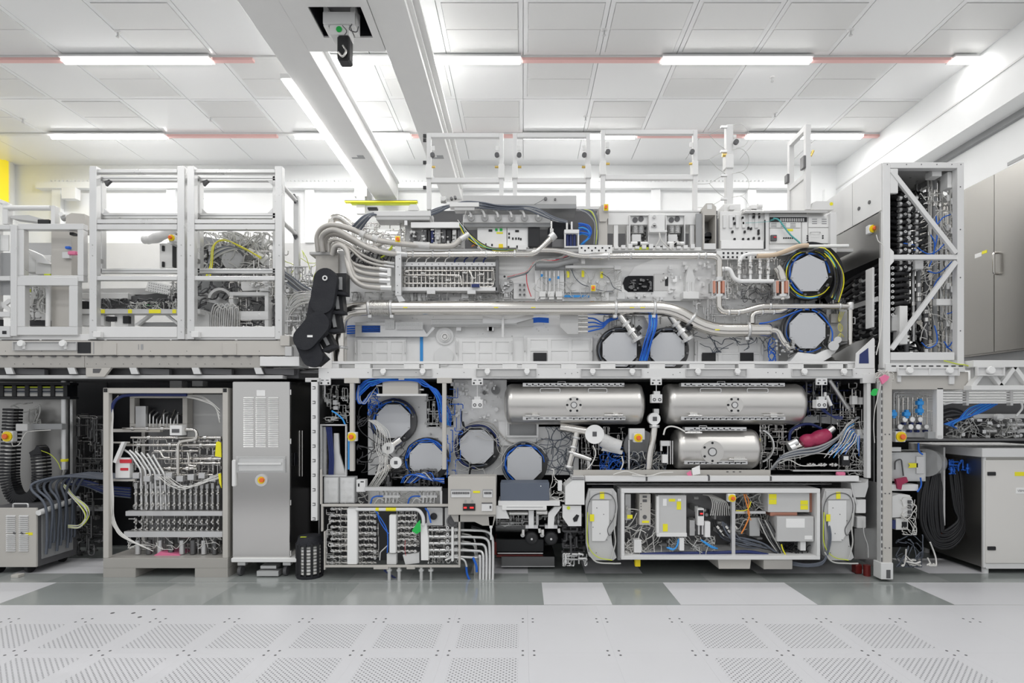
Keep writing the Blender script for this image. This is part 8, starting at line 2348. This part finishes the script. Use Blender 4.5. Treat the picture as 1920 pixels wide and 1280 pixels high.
t.add('switch_box', B(5.8).rect(1640, 420, 1656, 437, d=.08, c=.006), 'white_paint')
estop(1637, 429, 5.75, 'yellow stop button on the white box beside the hose rack', 8)
# base of the rack
t = T('rack_base', 'beige base with slotted rail under the hose rack', 'base')
t.add('slotted_rail', B(ZQ - .02).rect(1661, 681, 1810, 697, d=.12, c=.004), 'pale_grey')
b = B(ZQ - .023)
for i in range(10):
    b.rect(1672 + i * 14, 685, 1680 + i * 14, 687, d=.004, c=0)
t.add('slots', b, 'black', kind='stuff')
t.add('beam', B(ZQ).rect(1660, 697, 1816, 730, d=.25, c=.004), 'beige')
for x0, x1 in ((1684, 1744), (1744, 1800)):
    c = t.add('guide_channel', frame_bars(B(), x0, 689, x1, 704, 1.6, ZQ - .045, .02, .002).rect(x0 + 1, 690, x1 - 1, 703, ZQ - .03, .004, 0), 'pale_grey')
    t.sub(c, 'knob', B().lathe(P((x0 + x1) / 2 - 11 if x0 < 1700 else 1778, 694, ZQ - .03), (0, -1, 0), [(0, .03), (.025, .036), (.035, .03)], 16), 'white_gloss')
t.add('lug', B(ZQ - .02).rect(1683, 704, 1690, 716, d=.03, c=.003).rect(1780, 704, 1790, 720, d=.03, c=.003), 'pale_grey', kind='stuff')
t.add('earth_wire', B(ZQ - .03).hose([(1770, 676), (1795, 682), (1810, 684), (1820, 688)], 1.0), 'lime')
t = T('truss_bracket', 'white cast truss bracket beyond the hose rack', 'bracket')
t.add('top_chord', B(5.5).rect(1826, 675, 2010, 688, d=.12, c=.004), 'white_paint')
t.add('bottom_chord', B(5.5).rect(1822, 722, 2010, 731, d=.12, c=.004), 'white_paint')
for i in range(7):
    x0 = 1826 + i * 26
    p0, p1 = ((x0, 722), (x0 + 26, 688)) if i % 2 == 0 else ((x0, 688), (x0 + 26, 722))
    t.add('web', B(5.51).prism([(p0[0] - 4, p0[1]), (p0[0] + 5, p0[1]), (p1[0] + 4, p1[1]), (p1[0] - 5, p1[1])], d=.08), 'white_paint')
t.add('back_web', B(5.56).rect(1824, 686, 2010, 724, d=.03, c=0), 'light_grey')
c = t.add('guide_channel', frame_bars(B(), 1833, 687, 1885, 704, 2, 5.46, .03, .002).rect(1834, 688, 1884, 703, 5.485, .004, 0), 'pale_grey')
t.sub(c, 'knob', B().lathe(P(1854, 694, 5.485), (0, -1, 0), [(0, .035), (.03, .042), (.04, .035)], 16), 'white_gloss')
# tall post
t = T('slotted_post', 'tall beige slotted post standing beside the machine end', 'post')
t.add('post', B(5.5).rect(1656, 700, 1673, 1086, d=.1, c=.004), 'beige')
t.add('slot_strip', B(5.51).rect(1651.5, 705, 1656, 1060, d=.06, c=.002), 'light_grey')
b = B(5.507)
for i in range(26):
    b.rect(1652.5, 710 + i * 13.4, 1654.5, 718 + i * 13.4, d=.004, c=0)
for y in (814, 925, 1027):
    b.disc(1660, y, 1.3, 5.497, .004, 8).disc(1668, y, 1.3, 5.497, .004, 8)
t.add('slots', b, 'dark_grey', kind='stuff')
t.add('foot', B(5.48).rect(1652, 1055, 1675, 1086, d=.12, c=.004), 'pale_grey')
t.add('foot_hole', B(5.478).rect(1662, 1068, 1670, 1084, d=.004, c=.003), 'dark_grey')
xs = P(1656, 0, 5.55).x
t.add('side_sheet', B().box((xs - .012, 5.6, .1), (xs, 6.7, P(0, 905, 5.6).z + .0), .002), 'alu')
t.add('cables', B(5.48).hose([(1652, 715), (1648, 735), (1640, 770), (1638, 800), (1640, 830)], .6, n=5), 'cable_white')
one('pink_tape', B(5.46).prism([(1650, 708), (1660, 702), (1668, 706), (1664, 713), (1655, 720)], d=.02), 'pink', 'crumpled pink tape tied at the slotted post top', 'tape')
one('green_tag', B(5.47).prism([(1636, 730), (1641, 728), (1647, 729), (1643, 741), (1637, 742), (1632, 739)], d=.003), 'green', 'bright green tag hanging beside the slotted post', 'tag')
tangle('post_wires', 'thin pale wires tied around the slotted post top', 'wires', (1642, 694, 1675, 716), 5.48, 5.56, 14, (.4, .7), 'cable_white', 144, step=9)
# gauge panel
t = T('gauge_panel', 'instrument panel with round gauges and blue valves', 'instruments')
t.add('back_plate', B(6.0).rect(1674, 730, 1760, 822, d=.03, c=.003), 'pale_grey')
for y in (735, 740, 745, 750):
    t.add('line_tube', B(5.8).pipe([(1676 + (y - 735), 822), (1676 + (y - 735), y), (1760, y)], 1.1, n=8, bend=4), 'alu_bright')
for i in range(7):
    t.add('drop_tube', B().cyl(P(1684 + i * 9, 745, 5.78), P(1684 + i * 9, 800, 5.78), .007, n=8), 'polished')
for px, py in ((1697, 786), (1711, 786), (1726, 786), (1708, 800), (1722, 800), (1738, 800), (1688, 800)):
    g = t.add('gauge', B(5.72).disc(px, py, 5, d=.04, n=20), 'alu')
    t.sub(g, 'dial', B(5.717).disc(px, py, 4, d=.004, n=20), 'paper')
    t.add('knob', B(5.74).disc(px, py + 8, 2.6, d=.05, n=12), 'navy')
for px, py in ((1677, 776), (1702, 776), (1727, 755), (1727, 770)):
    t.add('blue_valve', B(5.7).rect(px - 6, py - 4, px + 6, py + 4, d=.04, c=.006).rect(px - 3, py - 8, px + 3, py + 8, 5.71, .03, .004), 'sky_blue')
tangle('tubing', '', '', (1676, 734, 1758, 815), 5.82, 5.95, 40, (.5, 1.1), 'steel', 145, step=10, stiff=True, parent=t)
t.add('bottom_tray', B(5.8).rect(1674, 803, 1745, 820, d=.05, c=.003), 'light_grey')
estop(1689, 818.5, 5.6, 'yellow stop button under the gauge panel', 10)
t = T('hanging_bar', 'grey upright bar hanging beside the gauge panel', 'bar')
t.add('bar', B(5.6).rect(1757, 727, 1769, 822, d=.06, c=.004), 'pale_grey')
t.add('end_cap', B(5.595).rect(1759, 816, 1767, 823, d=.05, c=.002), 'light_grey')
t.add('cross_beam', B(5.62).rect(1740, 809, 1768, 822, d=.05, c=.003), 'mid_grey')
t = T('pipe_run', 'row of slim white pipes under the truss bracket', 'pipes')
for i in range(5):
    t.add('pipe', B().cyl(P(1768, 733 + i * 5, 5.8), P(2010, 733 + i * 5, 5.8), .0095, n=8), 'white_gloss')
for px in (1812, 1895):
    t.add('pipe_clip', B(5.78).rect(px, 730, px + 5, 760, d=.05, c=.003), 'pale_grey')
t.add('end_bend', B(5.78).pipe([(1769, 758), (1790, 753), (1845, 753), (1915, 753), (1918, 765), (1905, 780)], 1.8, n=8, bend=8), 'white_gloss')
bundle('hose_bundle', 'blue hoses hanging below the slim white pipes', 'hoses', fan(9, lambda i: [(1870 - i * 4, 757, 5.82), (1855 - i * 5, 766, 5.8), (1830 - i * 4, 777 + i, 5.78), (1800 - i * 2, 785 + i * 1.5, 5.78), (1770 + i * 3, 795 + i, 5.8)], 1.1, ('blue', 'sky_blue')))
bundle('hose_bundle', 'black hoses curving under the slim white pipes', 'hoses', fan(8, lambda i: [(1768, 770 + i * 4, 5.95), (1785, 766 + i * 4, 5.92), (1802, 772 + i * 2, 5.92), (1812 + i, 785, 5.95), (1790, 792 + i, 5.95)], 2.4, ('rubber', 'dark_grey')))
t = T('side_module', 'pale mechanical module with valves under the slim pipes', 'module')
t.add('bed', B(6.0).rect(1825, 776, 2010, 784, d=.15, c=.004), 'pale_grey')
t.add('bed', B(5.98).rect(1880, 804, 2010, 811, d=.15, c=.004), 'pale_grey')
t.add('cylinder', B().cyl(P(1838, 808, 5.95), P(1862, 808, 5.95), .05, n=16), 'cast_steel')
t.add('cylinder', B().cyl(P(1828, 808, 5.95), P(1838, 808, 5.95), .055, n=16), 'black')
t.add('cylinder', B().cyl(P(1885, 796, 5.95), P(1915, 796, 5.95), .035, n=14), 'alu')
t.add('cap', B(5.9).disc(1876, 782, 6.5, d=.05, n=20), 'white_gloss')
t.add('fittings', greeble((1775, 785, 1915, 820), 6.0, 60, 146, 3, 10, (.03, .12)), 'alu', kind='stuff')
tangle('wires', '', '', (1775, 785, 1915, 822), 5.85, 5.98, 34, (.5, 1.0), 'cable_light', 147, step=12, parent=t)
t.add('dark_back', B(6.2).rect(1768, 756, 2010, 826, d=.03, c=0), 'dark_grey')
t.add('bottom_sheet', B(5.75).rect(1674, 822, 2010, 826, d=.6, c=0), 'dark_steel')
one('rear_partition', B(6.9).rect(1660, 820, 2030, 1040, d=.03, c=0), 'dark_void', 'black backing sheet for the dark void behind the white cabinet', 'partition')  # near-black sheet stands in for the unlit space here
# wrapped unit
t = T('wrapped_drum', 'clear film wrapped round unit under the gauge panel', 'drum')
t.add('round_end', B().cyl(P(1735, 867, 5.95), P(1750, 867, 6.1), .15, .13, 28), 'clear_sheet')
t.add('body', B(5.9).rect(1675, 845, 1735, 900, d=.2, c=.02), 'cast_steel')
t.add('film', B(5.86).rect(1672, 848, 1736, 902, d=.01, c=.004), 'clear_sheet')
t.add('label', B(5.85).prism([(1703, 868), (1706, 872), (1703, 877), (1721, 876), (1721, 868)], d=.003), 'yellow')
t.add('hoop', B(5.84).pipe([(1678, 880), (1678, 864), (1690, 860), (1694, 892)], 1.3, n=8, bend=5), 'dark_grey')
t.add('coupling', B(5.85).rect(1718, 855, 1733, 888, d=.06, c=.004), 'alu')
t.add('top_box', B(5.82).rect(1671, 838, 1690, 846, d=.1, c=.003), 'pale_grey')
t.add('blue_tube', B(5.8).hose([(1722, 830), (1723, 845), (1730, 852)], 1.6).hose([(1726, 895), (1727, 910), (1720, 922)], 1.4), 'blue')
one('pink_tape', B(5.8).prism([(1680, 898), (1700, 894), (1703, 903), (1692, 908), (1690, 918), (1683, 916)], d=.03), 'crimson', 'pink tape wrapped below the film wrapped unit', 'tape')
one('shelf_box', B(5.82).rect(1672, 908, 1722, 920, d=.1, c=.003), 'pale_grey', 'pale box below the pink tape', 'box')
t = T('pump_controller', 'white stepped controller hung on the slotted post', 'controller')
t.add('upper_block', B(5.75).prism([(1673, 930), (1686, 926), (1706, 928), (1712, 940), (1710, 968), (1673, 970)], d=.15), 'white_paint')
for y in (941, 950, 960, 969):
    t.add('plug', B(5.73).rect(1704, y - 3, 1710, y + 3, d=.03, c=.002), 'dark_grey')
t.add('lower_block', B(5.74).rect(1680, 972, 1703, 993, d=.15, c=.004), 'white_paint')
t.add('socket', B(5.737).rect(1691, 978, 1701, 989, d=.004, c=.002), 'black')
t.add('dark_side', B(5.745).rect(1673, 975, 1680, 991, d=.1, c=.002), 'navy')
tangle('wires', '', '', (1690, 930, 1718, 1002), 5.68, 5.75, 18, (.5, .8), 'cable_white', 148, step=9, drop=5, parent=t)
tangle('floor_cables', 'cables trailing to the floor beside the slotted post', 'cables', (1680, 1000, 1730, 1062), 5.7, 5.85, 22, (.8, 1.4), 'cable_grey', 149, step=9, drop=7)
tangle('floor_cables', 'white hoses trailing to the floor beside the slotted post', 'hoses', (1690, 1010, 1755, 1060), 5.65, 5.75, 7, (1.0, 1.8), 'cable_white', 150, step=12, drop=7)
bundle('hose_bundle', 'big loop of black hoses hanging beside the white cabinet', 'hoses', fan(10, lambda i: [(1760 - i * 1.5, 850 + i * 3, 6.1), (1738 + i * 3, 890, 6.05), (1728 + i * 4, 940, 6.0), (1728 + i * 4.5, 985, 6.0), (1750 + i * 2, 1022 - i * 3, 6.0), (1782, 1026 - i * 4, 6.0), (1806 - i, 1000 - i * 3, 6.0), (1816 - i * 3, 950, 6.02), (1816 - i * 4, 890, 6.05), (1800 - i * 2, 860, 6.1)], 2.6, ('rubber', 'black')))
tangle('blue_fittings', 'small blue and steel fittings above the black hose loop', 'fittings', (1780, 862, 1820, 888), 5.95, 6.1, 18, (.8, 1.5), 'blue', 151, step=8, stiff=True)
one('steel_edge', B(6.0).rect(1769, 838, 1772.5, 985, d=.4, c=.002), 'light_grey', 'thin upright steel edge amid the black hoses', 'sheet')
# white cabinet
t = T('white_cabinet', 'white cabinet with pale lid and black latches at the room side', 'cabinet')
ZW = 5.75
x0, x1 = P(1845, 0, ZW).x, P(2040, 0, ZW).x
z0, z1 = P(0, 1064, ZW).z, P(0, 857, ZW).z
t.add('body', B().box((x0, ZW + .03, z0), (x1, ZW + 1.1, z1), .003), 'brushed_side')
d_ = t.add('door', B(ZW).rect(1848, 862, 2035, 1056, d=.03, c=.006), 'satin_beige')
t.add('lid', B(ZW - .02).rect(1842, 840, 2045, 857, d=1.1, c=.006), 'pale_grey')
t.add('frame', B(ZW + .01).rect(1844, 857, 1849, 1064, d=.03, c=.003).rect(1849, 1056, 2040, 1066, d=.03, c=.003), 'pale_grey')
for y in (888, 1028):
    t.sub(d_, 'latch', B(ZW - .012).rect(1853, y - 3.5, 1868, y + 3.5, d=.014, c=.004), 'black')
t.sub(d_, 'sticker', B(ZW - .003).rect(1903, 884.5, 1925, 892, d=.004, c=0), 'yellow')
t.sub(d_, 'name_tag', B(ZW - .003).rect(1905, 914, 1930, 925, d=.004, c=0), 'paper')
t.add('foot', B().cyl((x0 + .06, ZW + .06, 0), (x0 + .06, ZW + .06, z0), .03, n=14), 'pale_grey')
t.add('foot', B().cyl((x0 + .06, ZW + .9, 0), (x0 + .06, ZW + .9, z0), .03, n=14), 'pale_grey')
t.add('side_tap', B().cyl((x0 - .08, ZW + .5, .3), (x0, ZW + .5, .3), .014, n=8).box((x0 - .09, ZW + .48, .27), (x0 - .06, ZW + .52, .38), .005), 'estop_red')
# name tag lettering
def text_on(parent_thing, part, s, px, py, Z, h, mat='dark_grey'):
    cu = bpy.data.curves.new('lettering', 'FONT')
    cu.body = s
    cu.size = h * PX(Z)
    cu.align_x = 'CENTER'
    cu.align_y = 'CENTER'
    cu.extrude = .0006
    o = bpy.data.objects.new('tmp', cu)
    COL.objects.link(o)
    dg = bpy.context.evaluated_depsgraph_get()
    me = bpy.data.meshes.new_from_object(o.evaluated_get(dg))
    bpy.data.objects.remove(o)
    me.materials.clear()
    me.materials.append(MATS[mat])
    me.transform(Matrix.Translation(P(px, py, Z)) @ Matrix.Rotation(math.pi / 2, 4, 'X'))
    l = link('lettering', me, parent=part)
    return l


text_on(t, d_, 'VBMO', 1916, 920, ZW - .0045, 6, 'mid_grey')
# tall steel doors along the side
t = T('steel_wardrobe', 'tall brushed steel cabinet with long doors along the side wall', 'cabinet')
XW = 5.5
Za = XW * F_PX / (1810 - VX)
zt2, zb2 = CAM_H + 418 / F_PX * Za, CAM_H + 103 / F_PX * Za
t.add('body', B().box((XW + .03, 4.6, zb2), (XW + 1.0, Za + .9, zt2), .003), 'brushed_side')
Zm = XW * F_PX / (1864 - VX)
d1 = t.add('door', B().box((XW, Zm + .004, zb2 + .02), (XW + .03, Za + .85, zt2), .003), 'brushed_side')
d2 = t.add('door', B().box((XW, 4.6, zb2 + .02), (XW + .03, Zm - .004, zt2), .003), 'brushed_side')
hz0, hz1 = CAM_H + (VY - 515) / F_PX * Zm, CAM_H + (VY - 476) / F_PX * Zm
t.sub(d2, 'handle', B().sweep(fillet([Vector((XW, Zm - .05, hz1)), Vector((XW - .05, Zm - .05, hz1)), Vector((XW - .05, Zm - .05, hz0)), Vector((XW, Zm - .05, hz0))], .03), .014, 8), 'polished')
zl = CAM_H + (VY - 473) / F_PX * 6.55
t.sub(d1, 'label', B().box((XW - .003, 6.62, zl - .025), (XW, 6.72, zl + .025)), 'paper')
t.sub(d1, 'label', B().box((XW - .003, 6.545, zl - .005), (XW, 6.615, zl + .03)), 'yellow')
t.add('plinth', B().box((XW + .05, 4.6, zb2 - .1), (XW + .9, Za + .9, zb2), .003), 'mid_grey')
t.add('roof_sign', B().box((XW + .2, 6.2, zt2 + .12), (XW + .21, 6.5, zt2 + .16)), 'mid_grey')

settle()
